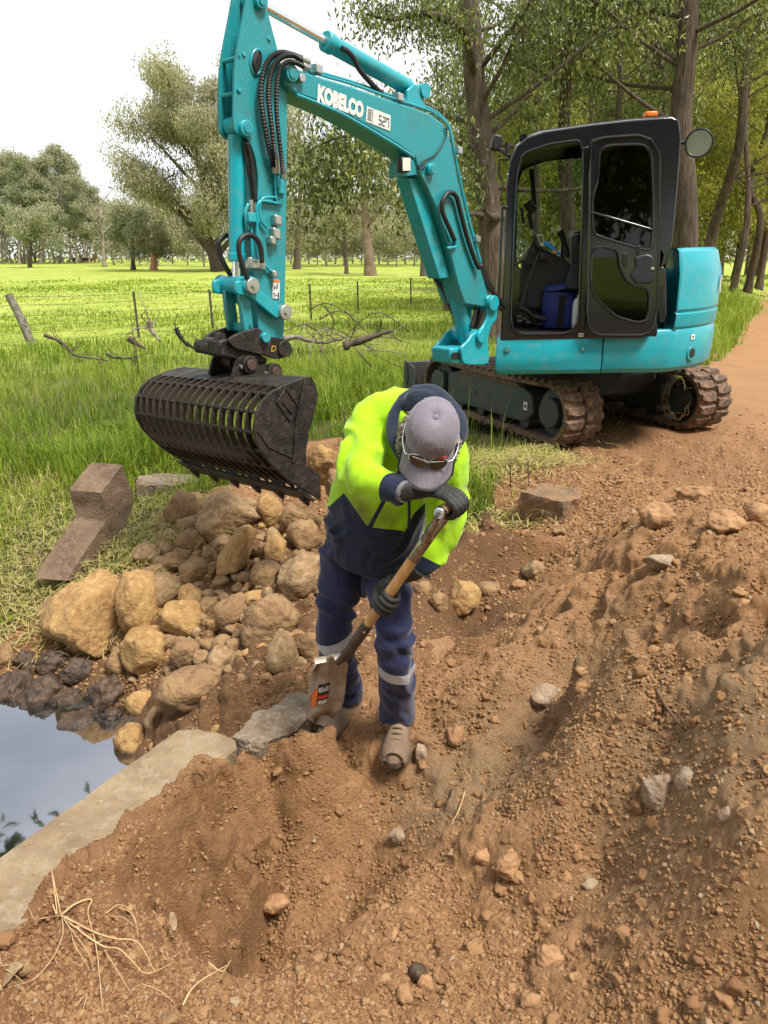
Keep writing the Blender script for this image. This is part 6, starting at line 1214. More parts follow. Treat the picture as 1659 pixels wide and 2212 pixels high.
def scatter(name, n, r0, r1, s0, s1, seed, keep, src, am=44, pw=1.6, bury=.15):
    """tens of thousands of loose crumbs: points on the ground carrying size, turn and tone, lumps instanced on them"""
    rs = np.random.default_rng(seed); r = r0*(r1/r0)**rs.random(n*4); a = np.radians(rs.uniform(-am, am, n*4)); x = r*np.sin(a); y = r*np.cos(a); k = rs.random(n*4) < keep(x, y); x, y = x[k][:n], y[k][:n]; m = len(x); s = s0*(s1/s0)**(rs.random(m)**pw)
    me = bpy.data.meshes.new(name); me.vertices.add(m); me.vertices.foreach_set('co', np.stack([x, y, gridz(x, y)+s*bury], 1).astype(np.float32).ravel())
    at_ = me.attributes.new('size', 'FLOAT_VECTOR', 'POINT'); at_.data.foreach_set('vector', (np.stack([rs.uniform(.7, 1.35, m), rs.uniform(.7, 1.35, m), rs.uniform(.55, 1., m)], 1)*s[:, None]).astype(np.float32).ravel())
    at_ = me.attributes.new('turn', 'FLOAT_VECTOR', 'POINT'); at_.data.foreach_set('vector', np.stack([rs.normal(0, .35, m), rs.normal(0, .35, m), rs.uniform(0, 6.28, m)], 1).astype(np.float32).ravel())
    at_ = me.attributes.new('tone', 'FLOAT', 'POINT'); at_.data.foreach_set('value', rs.random(m).astype(np.float32)); at_ = me.attributes.new('pick', 'INT', 'POINT'); at_.data.foreach_set('value', rs.integers(0, 10, m).astype(np.int32))
    o = bpy.data.objects.new(name, me); COL.objects.link(o); tag(o, kind='stuff')
    g = bpy.data.node_groups.new(name, 'GeometryNodeTree'); g.interface.new_socket('Geometry', in_out='INPUT', socket_type='NodeSocketGeometry'); g.interface.new_socket('Geometry', in_out='OUTPUT', socket_type='NodeSocketGeometry')
    N = g.nodes.new; gi, go = N('NodeGroupInput'), N('NodeGroupOutput'); ci = N('GeometryNodeCollectionInfo'); ci.inputs['Collection'].default_value = src; ci.inputs['Separate Children'].default_value = True; ci.inputs['Reset Children'].default_value = True
    ip = N('GeometryNodeInstanceOnPoints'); ip.inputs['Pick Instance'].default_value = True
    def na(nm, ty): q = N('GeometryNodeInputNamedAttribute'); q.data_type = ty; q.inputs['Name'].default_value = nm; return [z for z in q.outputs if z.enabled and z.name == 'Attribute'][0]
    e2r = N('FunctionNodeEulerToRotation'); g.links.new(na('turn', 'FLOAT_VECTOR'), e2r.inputs[0])
    g.links.new(gi.outputs[0], ip.inputs['Points']); g.links.new(ci.outputs[0], ip.inputs['Instance']); g.links.new(na('pick', 'INT'), ip.inputs['Instance Index']); g.links.new(e2r.outputs[0], ip.inputs['Rotation']); g.links.new(na('size', 'FLOAT_VECTOR'), ip.inputs['Scale']); g.links.new(ip.outputs[0], go.inputs[0])
    md = o.modifiers.new('scatter', 'NODES'); md.node_group = g; return o
def lump_set(nm, m, seed):
    c = bpy.data.collections.new(nm); rs = np.random.default_rng(seed); Vb, Fb = ico(3)
    for q in range(10):
        P = Vb.copy()
        for _ in range(8): nn = nrm(rs.normal(size=3)); dd = P @ nn-rs.uniform(.5, .85); P = P-np.outer(np.clip(dd, 0, None), nn)
        P = P*(1+.30*n3(P, 1.9, seed+q)+.22*n3(P, 4.5, seed+q+3)+.10*n3(P, 9, seed+q+5))[:, None]; o = npmesh(nm, P, Fb, m, smooth=True, link_it=False); c.objects.link(o)
    return c
for m_ in (M_crumb,):
    for n_ in m_.node_tree.nodes:
        if n_.type == 'ATTRIBUTE': n_.attribute_type = 'INSTANCER'
CL = lump_set('crumb', M_crumb, 3)
dens = lambda x, y: kp_(x, y)
scatter('soil_crumbs', 130000, .95, 7.5, .0027, .0100, 21, dens, CL, 46, 1.5, .1)
scatter('soil_lumps', 4200, 1.0, 8.5, .008, .030, 26, dens, CL, 46, 2.8, -.1)
scatter('road_crumbs', 24000, 4.2, 9.5, .005, .018, 29, lambda x, y: (bare(x, y) > .5)*(gridz(x, y) > WZ)*np.clip(.3+1.6*(fbm(x*1.5, y*1.5, 37, 3)+.1), .08, 1)*np.where(np.hypot(x*.55, y) > 5.6, .35, 1), CL, 36, 2.0, .1)
M_grit = tonemat('wall_grit', [(0, (.24, .12, .058)), (1, (.44, .28, .15))])
red_ = lambda x, y: (bare(x, y) > .5)*np.clip(1.3*np.exp(-((x+.35)**2+(y-3.5)**2)/.5)+1.2*np.exp(-((x+.85)**2+(y-2.0)**2)/.25), 0, 1)*(~inwall(x, y))
M_crumbr = tonemat('red_gravel', [(0, (.11, .045, .025)), (.5, (.18, .075, .036)), (.9, (.25, .125, .06)), (1, (.33, .21, .09))])
crumbs('red_gravel', 700, 1.4, 5, .005, .012, 22, red_, M_crumbr, 2, 40); crumbs('red_gravel', 2600, 1.4, 5, .003, .009, 27, red_, M_crumbr, 1, 40)
rsx = np.random.default_rng(5)
crumbs('wall_top_grit', 140, 1.7, 3.2, .0025, .009, 24, lambda x, y: inwall(x, y)*1.0*(x < -.3), M_grit, 1, 44)
_o = bpy.data.objects['wall_top_grit']; _co = coords(_o.data); _co[:, 2] += 0; 
_pz = _co.reshape(-1, 12, 3); _pz[:, :, 2] += (hz_+.004-_pz[:, :, 2].mean(1))[:, None]; setco(_o.data, _pz.reshape(-1, 3))
# ---- twigs, leaves and straw on the earth
M_twig = mat('brown_twig', (.16, .085, .045), .85, col2=(.09, .05, .03), scale=30); M_dleaf = mat('dry_leaf', (.34, .24, .14), .7, col2=(.22, .14, .08), scale=40); M_straw = mat('pale_straw', (.50, .36, .19), .7, col2=(.40, .26, .12), scale=20)
def lying(pts, f, r, name, m, label, cat, lift=.012, n=14):
    P = spline([T(*f(*p))+V3(0, 0, lift) for p in pts], n); o = MB().tube(P, list(np.linspace(r, r*.45, n)), 6).build(name, m, None, ang=0); return tag(o, label, cat)
lying([(1178,85),(1220,160),(1288,250)], rF, .009, 'twig', M_twig, 'thick brown twig lying in the hollow on the right', 'twig', .02)
lying([(348,528),(325,600),(292,668)], rF, .004, 'twig', M_straw, 'thin pale twig standing out of the spoil ridge', 'twig', .03)
lying([(900,1250),(960,1290),(1000,1240)], rL, .003, 'twig', M_straw, 'thin straw curling near the bottom of the dug hole', 'twig')
def leaf_on(u, v, L_, w_, rot, label):
    c = T(u, v)+V3(0, 0, .012); d = V3(math.cos(rot), math.sin(rot), .1); s = V3(-math.sin(rot), math.cos(rot), .15); rows = [[c+d*L_*t+s*w_*math.sin(math.pi*(t+.5))*x+V3(0, 0, .3*w_*x*x+.02*math.sin(t*4)) for x in (-1, -.5, 0, .5, 1)] for t in np.linspace(-.5, .5, 9)]
    o = MB().loft(rows, cap=False, closed=False).build('fallen_leaf', M_dleaf, None, ang=0); sm = o.modifiers.new('s', 'SOLIDIFY'); sm.thickness = .001; tag(o, label, 'leaf', 'fallen leaves')
leaf_on(*rF(485,955), .055, .009, -1.0, 'grey dry leaf curled on the foreground spoil'); leaf_on(*rF(512,1025), .04, .006, -1.7, 'narrow dry leaf below the grey curled leaf'); leaf_on(*rL(700,222), .065, .008, .5, 'pale leaf lying beside the yellow rock at the wall'); leaf_on(*rL(30,1320), .10, .03, .3, 'broad pale leaf in the bottom left corner'); leaf_on(*rL(750,1075), .04, .012, 2., 'brown leaf on the near lip of the dug hole')
# uprooted dry grass clump in the bottom left corner
rc = T(132, 1985); clump = thing('dry_grass_clump', 'uprooted clump of pale dry grass strewn by the headwall', 'grass', rc)
st_ = [[(265,1045),(240,960),(200,900),(130,885),(108,930),(150,965),(215,985)],[(265,1045),(215,985),(200,930),(180,1000)],[(265,1045),(150,1090),(60,1120),(0,1165)],[(260,1050),(140,1060),(50,1160),(10,1230),(25,1280)],[(265,1045),(330,1010),(400,1000),(385,1060),(420,1200),(445,1450)],[(265,1045),(340,1120),(450,1200),(520,1215),(580,1270),(640,1310),(760,1245)],
[(270,1045),(300,1110),(380,1220),(410,1290)],[(275,1050),(400,1130),(500,1170),(600,1180),(670,1290)],[(455,1040),(520,1020),(580,1060),(600,1140)],[(480,1050),(540,1080),(590,1100)],[(515,1010),(570,1060),(600,1110)],[(450,1190),(500,1290),(560,1370)],[(790,1435),(850,1370),(990,1255)],[(700,1180),(720,1260),(790,1200)],[(270,1050),(275,1150),(230,1260),(150,1340),(60,1350)],[(0,1270),(60,1320),(120,1350)],[(245,1040),(120,1075),(40,1100),(0,1110)],[(330,1440),(380,1410),(350,1490)],[(310,1120),(330,1200),(390,1280)],[(420,1165),(500,1165),(570,1200)],[(10,1380),(0,1300),(70,1260)],[(610,1340),(700,1400),(760,1430)],[(250,1040),(280,980),(250,930),(258,880)]]
for k, pts in enumerate(st_):
    P = spline([T(*rL(*p))+V3(0, 0, .010+.022*math.sin(math.pi*i/(len(pts)-1))+(.03 if p[1] < 1000 else 0)) for i, p in enumerate(pts)], 26); wv = .0040 if k in (4, 5, 7, 12) else .0022
    P[:, 2] = np.maximum(P[:, 2], gridz(P[:, 0], P[:, 1])+.012); MB().tube(P, list(np.linspace(wv, wv*.35, 26)), 5).build('stalk', M_straw, clump, ang=0)
# ================================================================ VEGETATION, FENCE, CATTLE
def ground_z(x, y): return float(gridz(x, y)[0])
# ---- grass
M_grass = tonemat('grass_blades', [(0, (.08, .135, .012)), (.35, (.165, .25, .02)), (.62, (.29, .37, .035)), (.80, (.42, .42, .10)), (1, (.55, .46, .23))], rough=.6, bump=0, trans=.35)
def blades(name, n, r0, r1, keep, hfun, wfun, tone, seed, am=(-58, 62), lean=.35, parent=None):
    rs = np.random.default_rng(seed); r = r0*(r1/r0)**rs.random(n*4); a = np.radians(rs.uniform(am[0], am[1], n*4)); x = r*np.sin(a); y = r*np.cos(a)
    k = rs.random(n*4) < keep(x, y); x, y, r = x[k][:n], y[k][:n], r[k][:n]; m = len(x); z = gridz(x, y)-.01
    h = hfun(x, y)*rs.uniform(.45, 1.15, m); wd = wfun(r)*rs.uniform(.6, 1.3, m); th = rs.uniform(0, 6.28, m); ln = lean*rs.uniform(.2, 1.6, m)
    dx, dy = np.cos(th), np.sin(th); sx, sy = -dy, dx; base = np.stack([x, y, z], 1); S = np.stack([sx, sy, 0*sx], 1)*wd[:, None]; D = np.stack([dx, dy, 0*dx], 1)
    mid = base+D*(h*ln*.35)[:, None]+np.array([0, 0, 1.])*(h*.62)[:, None]; tip = base+D*(h*ln*1.05)[:, None]+np.array([0, 0, 1.])*(h*(1-.28*np.minimum(ln, 1.6)))[:, None]
    P = np.stack([base-S, base+S, mid-S*.75, mid+S*.75, tip], 1); F = np.array([[0, 1, 3], [0, 3, 2], [2, 3, 4]])[None]+(np.arange(m)*5)[:, None, None]
    t = np.clip(tone(x, y, rs, m), 0, 1); o = npmesh(name, P.reshape(-1, 3), F.reshape(-1, 3), M_grass, smooth=False, col={'tone': np.repeat(t, 5)}); tag(o, kind='stuff'); return o
dryc = [G(150,1180,-.45), G(60,1080,-.42), G(250,1120,-.4), G(60,1300,-.7), G(1090,1010,-.03), G(1040,960,-.06), G(1120,960,-.03)]
def dryness(x, y): return np.clip(sum((1.0 if i < 4 else 1.9)*np.exp(-((x-c[0])**2+(y-c[1])**2)/(.42 if i < 4 else .24)) for i, c in enumerate(dryc)), 0, 1.8)
ng = lambda x, y: (bare(x, y) < .45)*(gridz(x, y) > WZ+.03)
undercar = lambda x, y: (np.abs((np.stack([x, y], -1)-ctr[:2]) @ LD[:2]) < 1.15)*(np.abs((np.stack([x, y], -1)-ctr[:2]) @ TD[:2]) < 1.4)
tall = lambda x, y: np.clip(.75+1.0*fbm(x*.45, y*.45, 41, 3), .35, 1.5)
blades('bank_grass', 42000, 3.8, 9.5, lambda x, y: ng(x, y)*(1-.9*undercar(x, y))*np.clip(.5+1.5*(fbm(x*1.6, y*1.6, 43, 3)+.3), .12, 1), lambda x, y: .33*tall(x, y)*(1-.3*np.minimum(dryness(x, y), 1.5)), lambda r: .0021+.00028*r, lambda x, y, rs, m: .36+.30*dryness(x, y)+rs.normal(0, .17, m)+.4*fbm(x*.8, y*.8, 45, 3), 51, (-62, 45), .55)
blades('verge_grass', 36000, 9.5, 24, lambda x, y: ng(x, y)*np.clip(.6+1.5*(fbm(x*.8, y*.8, 44, 3)+.25), .15, 1), lambda x, y: (.30*tall(x, y)+.22*np.exp(-((x-.2)**2+(y-11.5)**2)/9))*np.where(edge_d(x, y) > 14, .55, 1), lambda r: .0014+.00034*r, lambda x, y, rs, m: .45+.15*rs.normal(0, 1, m)+.45*fbm(x*.3, y*.3, 46, 3), 52, (-40, 45), .45)
blades('paddock_grass', 30000, 24, 75, lambda x, y: ng(x, y)*np.clip(.45+1.5*fbm(x*.25, y*.12, 47, 3), .1, 1), lambda x, y: .16*np.clip(.8+fbm(x*.2, y*.2, 48, 2), .4, 1.4), lambda r: .0007*r, lambda x, y, rs, m: .54+.08*rs.normal(0, 1, m)+.25*fbm(x*.1, y*.1, 49, 3), 53, (-34, 36), .4)
blades('roadside_grass', 13000, 8.5, 30, lambda x, y: ng(x, y)*(edge_d(x, y) < 5)*(x > 2.2), lambda x, y: .52*tall(x, y), lambda r: .002+.0003*r, lambda x, y, rs, m: .52+.10*rs.normal(0, 1, m)+.25*fbm(x*.5, y*.5, 46, 3), 54, (14, 42), .5)
tg_ = lambda x, y: np.clip(1.0*np.exp(-((x-.1)**2/3.+(y-10.6)**2/3.))+.8*np.exp(-((x+2.6)**2/1.5+(y-7.2)**2/.8))+.9*np.exp(-((x+.9)**2/1.2+(y-7.6)**2/.6))+.8*np.exp(-((x-.15)**2/.5+(y-8.6)**2/.5)), 0, 1)*(fbm(x*1.2, y*1.2, 58, 3) > -.05)
blades('tall_grass', 18000, 5.5, 14, lambda x, y: ng(x, y)*tg_(x, y), lambda x, y: .72*tall(x, y), lambda r: .0024+.0002*r, lambda x, y, rs, m: .40+.14*rs.normal(0, 1, m)+.4*fbm(x*.7, y*.7, 59, 3), 55, (-32, 20), .6)
# straw mat of dead grass near the track and on the bank
def strawmat(n, c, rx, ry, seed, nm):
    rs = np.random.default_rng(seed); x = c[0]+rs.normal(0, rx, n); y = c[1]+rs.normal(0, ry, n); k = gridz(x, y) > WZ+.05; x, y = x[k], y[k]; m = len(x); z = gridz(x, y)+rs.uniform(.0, .07, m); th = rs.uniform(0, 6.28, m); L_ = rs.uniform(.07, .2, m); w_ = rs.uniform(.0018, .0038, m)
    D = np.stack([np.cos(th), np.sin(th), rs.normal(0, .22, m)], 1); S = np.stack([-np.sin(th), np.cos(th), 0*th], 1)*w_[:, None]; b = np.stack([x, y, z], 1)
    P = np.stack([b-D*L_[:, None]/2-S, b-D*L_[:, None]/2+S, b+np.array([0, 0, .018])+S, b+np.array([0, 0, .018])-S, b+D*L_[:, None]/2], 1); F = np.array([[0, 1, 2], [0, 2, 3], [3, 2, 4]])[None]+(np.arange(m)*5)[:, None, None]
    o = npmesh(nm, P.reshape(-1, 3), F.reshape(-1, 3), M_grass, col={'tone': np.repeat(np.clip(rs.normal(.92, .1, m), .5, 1), 5)}); tag(o, kind='stuff')
strawmat(2600, G(1080,1000,-.03), .33, .28, 61, 'dead_grass'); strawmat(800, G(1020,1090,-.02), .3, .14, 62, 'dead_grass'); strawmat(1500, G(130,1160,-.45), .55, .6, 63, 'dead_grass'); strawmat(700, G(330,1180,-.38), .2, .25, 64, 'dead_grass'); strawmat(900, G(80,1330,-.75), .4, .2, 65, 'dead_grass')
# ---- trees
M_bark = mat('grey_brown_bark', (.12, .085, .06), .95, col2=(.065, .045, .033), scale=3.5, bump=1.0, bscale=9, col3=(.19, .145, .105), scale3=5, amt3=.5)
_t = M_bark.node_tree
for n_ in [n for n in _t.nodes if n.type == 'TEX_NOISE']:
    mpn = node(_t, 'ShaderNodeMapping'); mpn.inputs['Scale'].default_value = (2.6, 2.6, .45); cc_ = [q for q in _t.nodes if q.type == 'TEX_COORD'][0]; _t.links.new(cc_.outputs['Object'], mpn.inputs[0]); _t.links.new(mpn.outputs[0], n_.inputs['Vector'])
[n for n in _t.nodes if n.type == 'BUMP'][0].inputs['Distance'].default_value = .08
M_pale = mat('pale_gum_bark', (.30, .25, .20), .9, col2=(.15, .11, .085), scale=1.2, bump=.4, bscale=4)
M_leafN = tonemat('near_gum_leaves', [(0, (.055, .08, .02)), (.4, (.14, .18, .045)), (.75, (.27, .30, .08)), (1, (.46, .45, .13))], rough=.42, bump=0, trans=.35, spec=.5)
M_leafY = tonemat('sunlight_tinted_leaves', [(0, (.15, .18, .025)), (.5, (.36, .37, .06)), (1, (.62, .55, .12))], rough=.5, bump=0, trans=.4, spec=.4)  # sunlight through the far leaves is put into this yellow-green colour
M_leafF = tonemat('hazed_gum_leaves', [(0, (.20, .20, .115)), (.5, (.33, .32, .185)), (1, (.47, .445, .27))], rough=.6, bump=0, trans=.2)  # distance haze is put into the colour as a pale grey cast
M_leafD = tonemat('hazed_olive_leaves', [(0, (.19, .205, .125)), (.5, (.30, .315, .185)), (1, (.42, .42, .26))], rough=.6, bump=0, trans=.2)  # lightened and greyed likewise, haze painted into the leaf colour
def leafmesh(name, C, S, m, parent, rs, tones, droop=.6, asp=.33, fold=.15):
    n = len(C); d = rs.normal(size=(n, 3)); d[:, 2] -= droop*2; d /= np.linalg.norm(d, axis=1)[:, None]; q = rs.normal(size=(n, 3)); s = np.cross(d, q); s /= np.linalg.norm(s, axis=1)[:, None]; nn = np.cross(s, d)
    S = S[:, None]; a = C-d*S*.5; t = C+d*S*.5; mm = C-d*S*.06; l = mm+s*S*asp*.5+nn*S*fold; r = mm-s*S*asp*.5+nn*S*fold
    P = np.stack([a, l, t, r], 1); F = (np.arange(n)*4)[:, None]+np.array([0, 1, 2, 3])[None]
    return npmesh(name, P.reshape(-1, 3), F, m, parent, col={'tone': np.repeat(np.clip(tones, 0, 1), 4)})
def grow(base, top, r, rs, nl=6, spread=.5, crown=(.45, 1.0), curl=.25, droopy=0.):
    """trunk line and limb lines of a tree; returns tubes and the points where leaves hang"""
    base = np.asarray(base, float); top = np.asarray(top, float); H = np.linalg.norm(top-base); k = 7
    off = np.cumsum(rs.normal(0, curl*H*.03, (k, 3)), 0); off[:, 2] *= .2; off -= off[0]; tr = base+(top-base)*np.linspace(0, 1, k)[:, None]+off; tr = spline(tr, 14); trr = r*np.linspace(1.0, .25, 14)**.8; trr[0] *= 1.35; trr[1] *= 1.1
    tubes = [(tr, trr)]; ends = []
    for i in range(nl):
        f = crown[0]+(crown[1]-crown[0])*(i+.5)/nl*rs.uniform(.85, 1.1); f = min(f, .98); j = f*13; p = tr[int(j)]; a = i*2.4+rs.uniform(-.5, .5); L_ = H*spread*rs.uniform(.6, 1.1)*(1.15-.6*(f-crown[0])/(1.0-crown[0]+1e-6))
        d = V3(math.cos(a), math.sin(a), rs.uniform(.3, .9)); d = nrm(d); q = spline([p, p+d*L_*.35+V3(0, 0, .04*L_), p+d*L_*.7+V3(0, 0, .12*L_), p+d*L_+V3(0, 0, (.12-droopy*.4)*L_)], 8); tubes.append((q, np.linspace(trr[int(j)]*.55, r*.06, 8)))
        for t in (.45, .6, .75, .88, 1.0): ends.append(q[int(t*7)])
        for m_ in range(3):
            s = q[rs.integers(3, 8)]; dd = nrm(d+rs.normal(0, .7, 3)); e = s+dd*L_*rs.uniform(.25, .45); tubes.append((np.array([s, (s+e)/2+V3(0, 0, .03*L_), e]), np.array([r*.13, r*.08, r*.03]))); ends += [e, (s+e)/2]
    ends.append(tr[-1]); return tubes, np.array(ends)
def tree(name, label, base, top, r, seed, nleaf, lsize, m_leaf, m_bark, nl=7, spread=.32, crown=(.45, 1.), csig=.07, group=None, droop=.6, cat='tree', curl=.25, tmean=.5, asp=.33, droopy=0., leaf_n=8):
    rs = np.random.default_rng(seed); o = thing(name, label, cat, base, group); tubes, ends = grow(base, top, r, rs, nl, spread, crown, curl, droopy); mb = MB()
    for p, q in tubes: mb.tube(p, q, leaf_n if q[0] > r*.5 else 5, cap=False)
    mb.build('trunk', m_bark, o, ang=0); H = np.linalg.norm(np.asarray(top)-np.asarray(base))
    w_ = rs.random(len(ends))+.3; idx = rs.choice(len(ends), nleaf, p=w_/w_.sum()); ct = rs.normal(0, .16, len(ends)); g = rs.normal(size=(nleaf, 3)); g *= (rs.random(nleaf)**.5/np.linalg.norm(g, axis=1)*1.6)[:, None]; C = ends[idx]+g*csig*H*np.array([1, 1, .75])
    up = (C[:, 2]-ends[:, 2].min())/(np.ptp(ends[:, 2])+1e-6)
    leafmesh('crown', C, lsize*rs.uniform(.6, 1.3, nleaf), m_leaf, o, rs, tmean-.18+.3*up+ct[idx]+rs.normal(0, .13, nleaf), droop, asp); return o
def copy_tree(o, loc, label=None, rotz=0, s=1., group=None):
    c = o.copy(); COL.objects.link(c); c.location = tuple(loc); c.rotation_euler = (0, 0, rotz); c.scale = (s, s, s)
    if label: c['label'] = label
    if group: c['group'] = group
    for ch in list(o.children): k = ch.copy(); COL.objects.link(k); k.parent = c; k.matrix_parent_inverse = ch.matrix_parent_inverse.copy()
    return c
def gy_(u, v_base, dist):
    d = ray(u, v_base); return CAMP+d*dist/d[1]
def at(u, dist): p = YY(u, 560, dist); return V3(p[0], p[1], ground_z(p[0], p[1]))
def topz(u, v, dist): return YY(u, v, dist)
# big spreading gum in the paddock
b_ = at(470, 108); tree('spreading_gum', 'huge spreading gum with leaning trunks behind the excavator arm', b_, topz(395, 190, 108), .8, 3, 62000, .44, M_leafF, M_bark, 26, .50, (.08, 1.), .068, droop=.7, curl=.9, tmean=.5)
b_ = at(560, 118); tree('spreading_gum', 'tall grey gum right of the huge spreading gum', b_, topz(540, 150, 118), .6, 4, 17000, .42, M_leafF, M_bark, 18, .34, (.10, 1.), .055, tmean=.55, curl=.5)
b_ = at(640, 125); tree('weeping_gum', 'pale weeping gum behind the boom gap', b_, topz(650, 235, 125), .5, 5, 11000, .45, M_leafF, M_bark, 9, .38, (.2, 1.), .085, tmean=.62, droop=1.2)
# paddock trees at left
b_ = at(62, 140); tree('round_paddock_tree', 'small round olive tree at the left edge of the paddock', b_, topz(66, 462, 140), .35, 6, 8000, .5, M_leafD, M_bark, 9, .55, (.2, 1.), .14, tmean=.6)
b_ = at(286, 120); tree('round_paddock_tree', 'small bushy tree below the huge spreading gum', b_, topz(285, 455, 120), .35, 7, 6500, .45, M_leafD, M_bark, 8, .5, (.25, 1.), .13, tmean=.5)
b_ = at(330, 118); tree('orange_trunk_tree', 'small tree with a short orange trunk in the paddock', b_, topz(335, 500, 118), .55, 8, 3000, .45, M_leafF, mat('orange_bark', (.42, .22, .12), .9), 7, .5, (.3, 1.), .12, tmean=.5)
# tall plantation gums behind, one mesh per kind, copied
tg = 'tall plantation gums at the back left'
gums = []
for k, (u, vt, dist) in enumerate([(128,318,205),(85,345,195),(40,335,190),(5,322,200)]):
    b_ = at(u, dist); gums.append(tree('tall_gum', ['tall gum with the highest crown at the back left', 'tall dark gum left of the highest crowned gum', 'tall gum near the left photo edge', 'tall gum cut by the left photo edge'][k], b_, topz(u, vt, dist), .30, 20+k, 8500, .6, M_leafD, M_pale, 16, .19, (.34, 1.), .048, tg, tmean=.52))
for k, (u, dist, s) in enumerate([(150,215,.97),(185,225,.86),(108,230,.95),(165,200,.80),(60,215,.92),(25,225,.95),(205,240,.72),(-30,205,1.),(225,250,.62),(135,240,.9),(192,215,.80),(212,228,.70),(118,212,.9),(50,200,.95),(15,250,1.05),(95,250,1.02),(45,240,.98),(75,235,1.0),(175,245,.9)]):
    copy_tree(gums[k % 4], at(u, dist), 'slim tall gum standing among the plantation at the back left', k*1.9, s)
# bare pale tree
b_ = at(224, 150); tree('bare_tree', 'leafless pale tree between the plantation and the spreading gum', b_, topz(215, 420, 150), .4, 31, 300, .4, M_leafF, M_pale, 10, .45, (.25, 1.), .05)
# middle trees seen under the boom
b_ = at(800, 85); tree('forked_gum', 'thick forked gum with peeling bark under the boom', b_, topz(770, 250, 85), .55, 33, 3500, .4, M_leafF, mat('peeling_bark', (.16, .105, .075), .95, col2=(.26, .19, .14), scale=1.2, bump=.8, bscale=5), 9, .35, (.3, 1.), .07, curl=.5)
b_ = at(915, 82); tree('slim_gum', 'slim bare gum just left of the boom foot', b_, topz(905, 240, 82), .28, 34, 1500, .36, M_leafF, M_bark, 8, .28, (.4, 1.), .06)
b_ = at(748, 95); tree('young_gum', 'young drooping gum left of the forked gum', b_, topz(740, 430, 95), .22, 35, 5500, .36, M_leafF, M_bark, 7, .5, (.3, 1.), .14, tmean=.65, droop=1.1)
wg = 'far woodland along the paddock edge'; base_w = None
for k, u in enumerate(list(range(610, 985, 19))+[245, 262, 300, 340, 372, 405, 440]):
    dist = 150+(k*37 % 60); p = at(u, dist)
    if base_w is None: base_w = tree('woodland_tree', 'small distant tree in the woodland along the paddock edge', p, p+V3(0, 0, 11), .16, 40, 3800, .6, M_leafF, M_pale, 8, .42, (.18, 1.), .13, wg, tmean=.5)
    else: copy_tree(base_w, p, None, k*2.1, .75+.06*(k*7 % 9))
ORD = ['first', 'second', 'third', 'fourth', 'fifth', 'sixth', 'seventh', 'eighth', 'ninth', 'tenth', 'eleventh', 'twelfth', 'thirteenth', 'fourteenth', 'fifteenth', 'sixteenth', 'seventeenth', 'eighteenth', 'nineteenth', 'twentieth', 'twenty-first', 'twenty-second', 'twenty-third', 'twenty-fourth', 'twenty-fifth', 'twenty-sixth', 'twenty-seventh', 'twenty-eighth', 'twenty-ninth', 'thirtieth']
def number_off(stem_, fmt):
    os_ = sorted([o for o in bpy.data.objects if o.type == 'EMPTY' and o.get('label') == stem_], key=lambda o: o.location.x/o.location.y)
    for k, o in enumerate(os_): o['label'] = fmt % ORD[k]
number_off('small distant tree in the woodland along the paddock edge', '%s small tree from the left in the far woodland line')
number_off('slim tall gum standing among the plantation at the back left', '%s slim trunked gum from the left within the back left plantation')
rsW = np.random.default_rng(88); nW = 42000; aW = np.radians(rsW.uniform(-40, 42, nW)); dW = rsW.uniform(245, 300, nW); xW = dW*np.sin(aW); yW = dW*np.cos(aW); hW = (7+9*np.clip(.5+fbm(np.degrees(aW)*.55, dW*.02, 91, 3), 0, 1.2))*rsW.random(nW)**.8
zW = gridz(xW, yW); o = leafmesh('distant_woodland', np.stack([xW, yW, zW+hW], 1), rsW.uniform(.7, 1.4, nW), M_leafD, None, rsW, .30+.30*hW/14+rsW.normal(0, .13, nW), .5, .6); tag(o, kind='stuff')
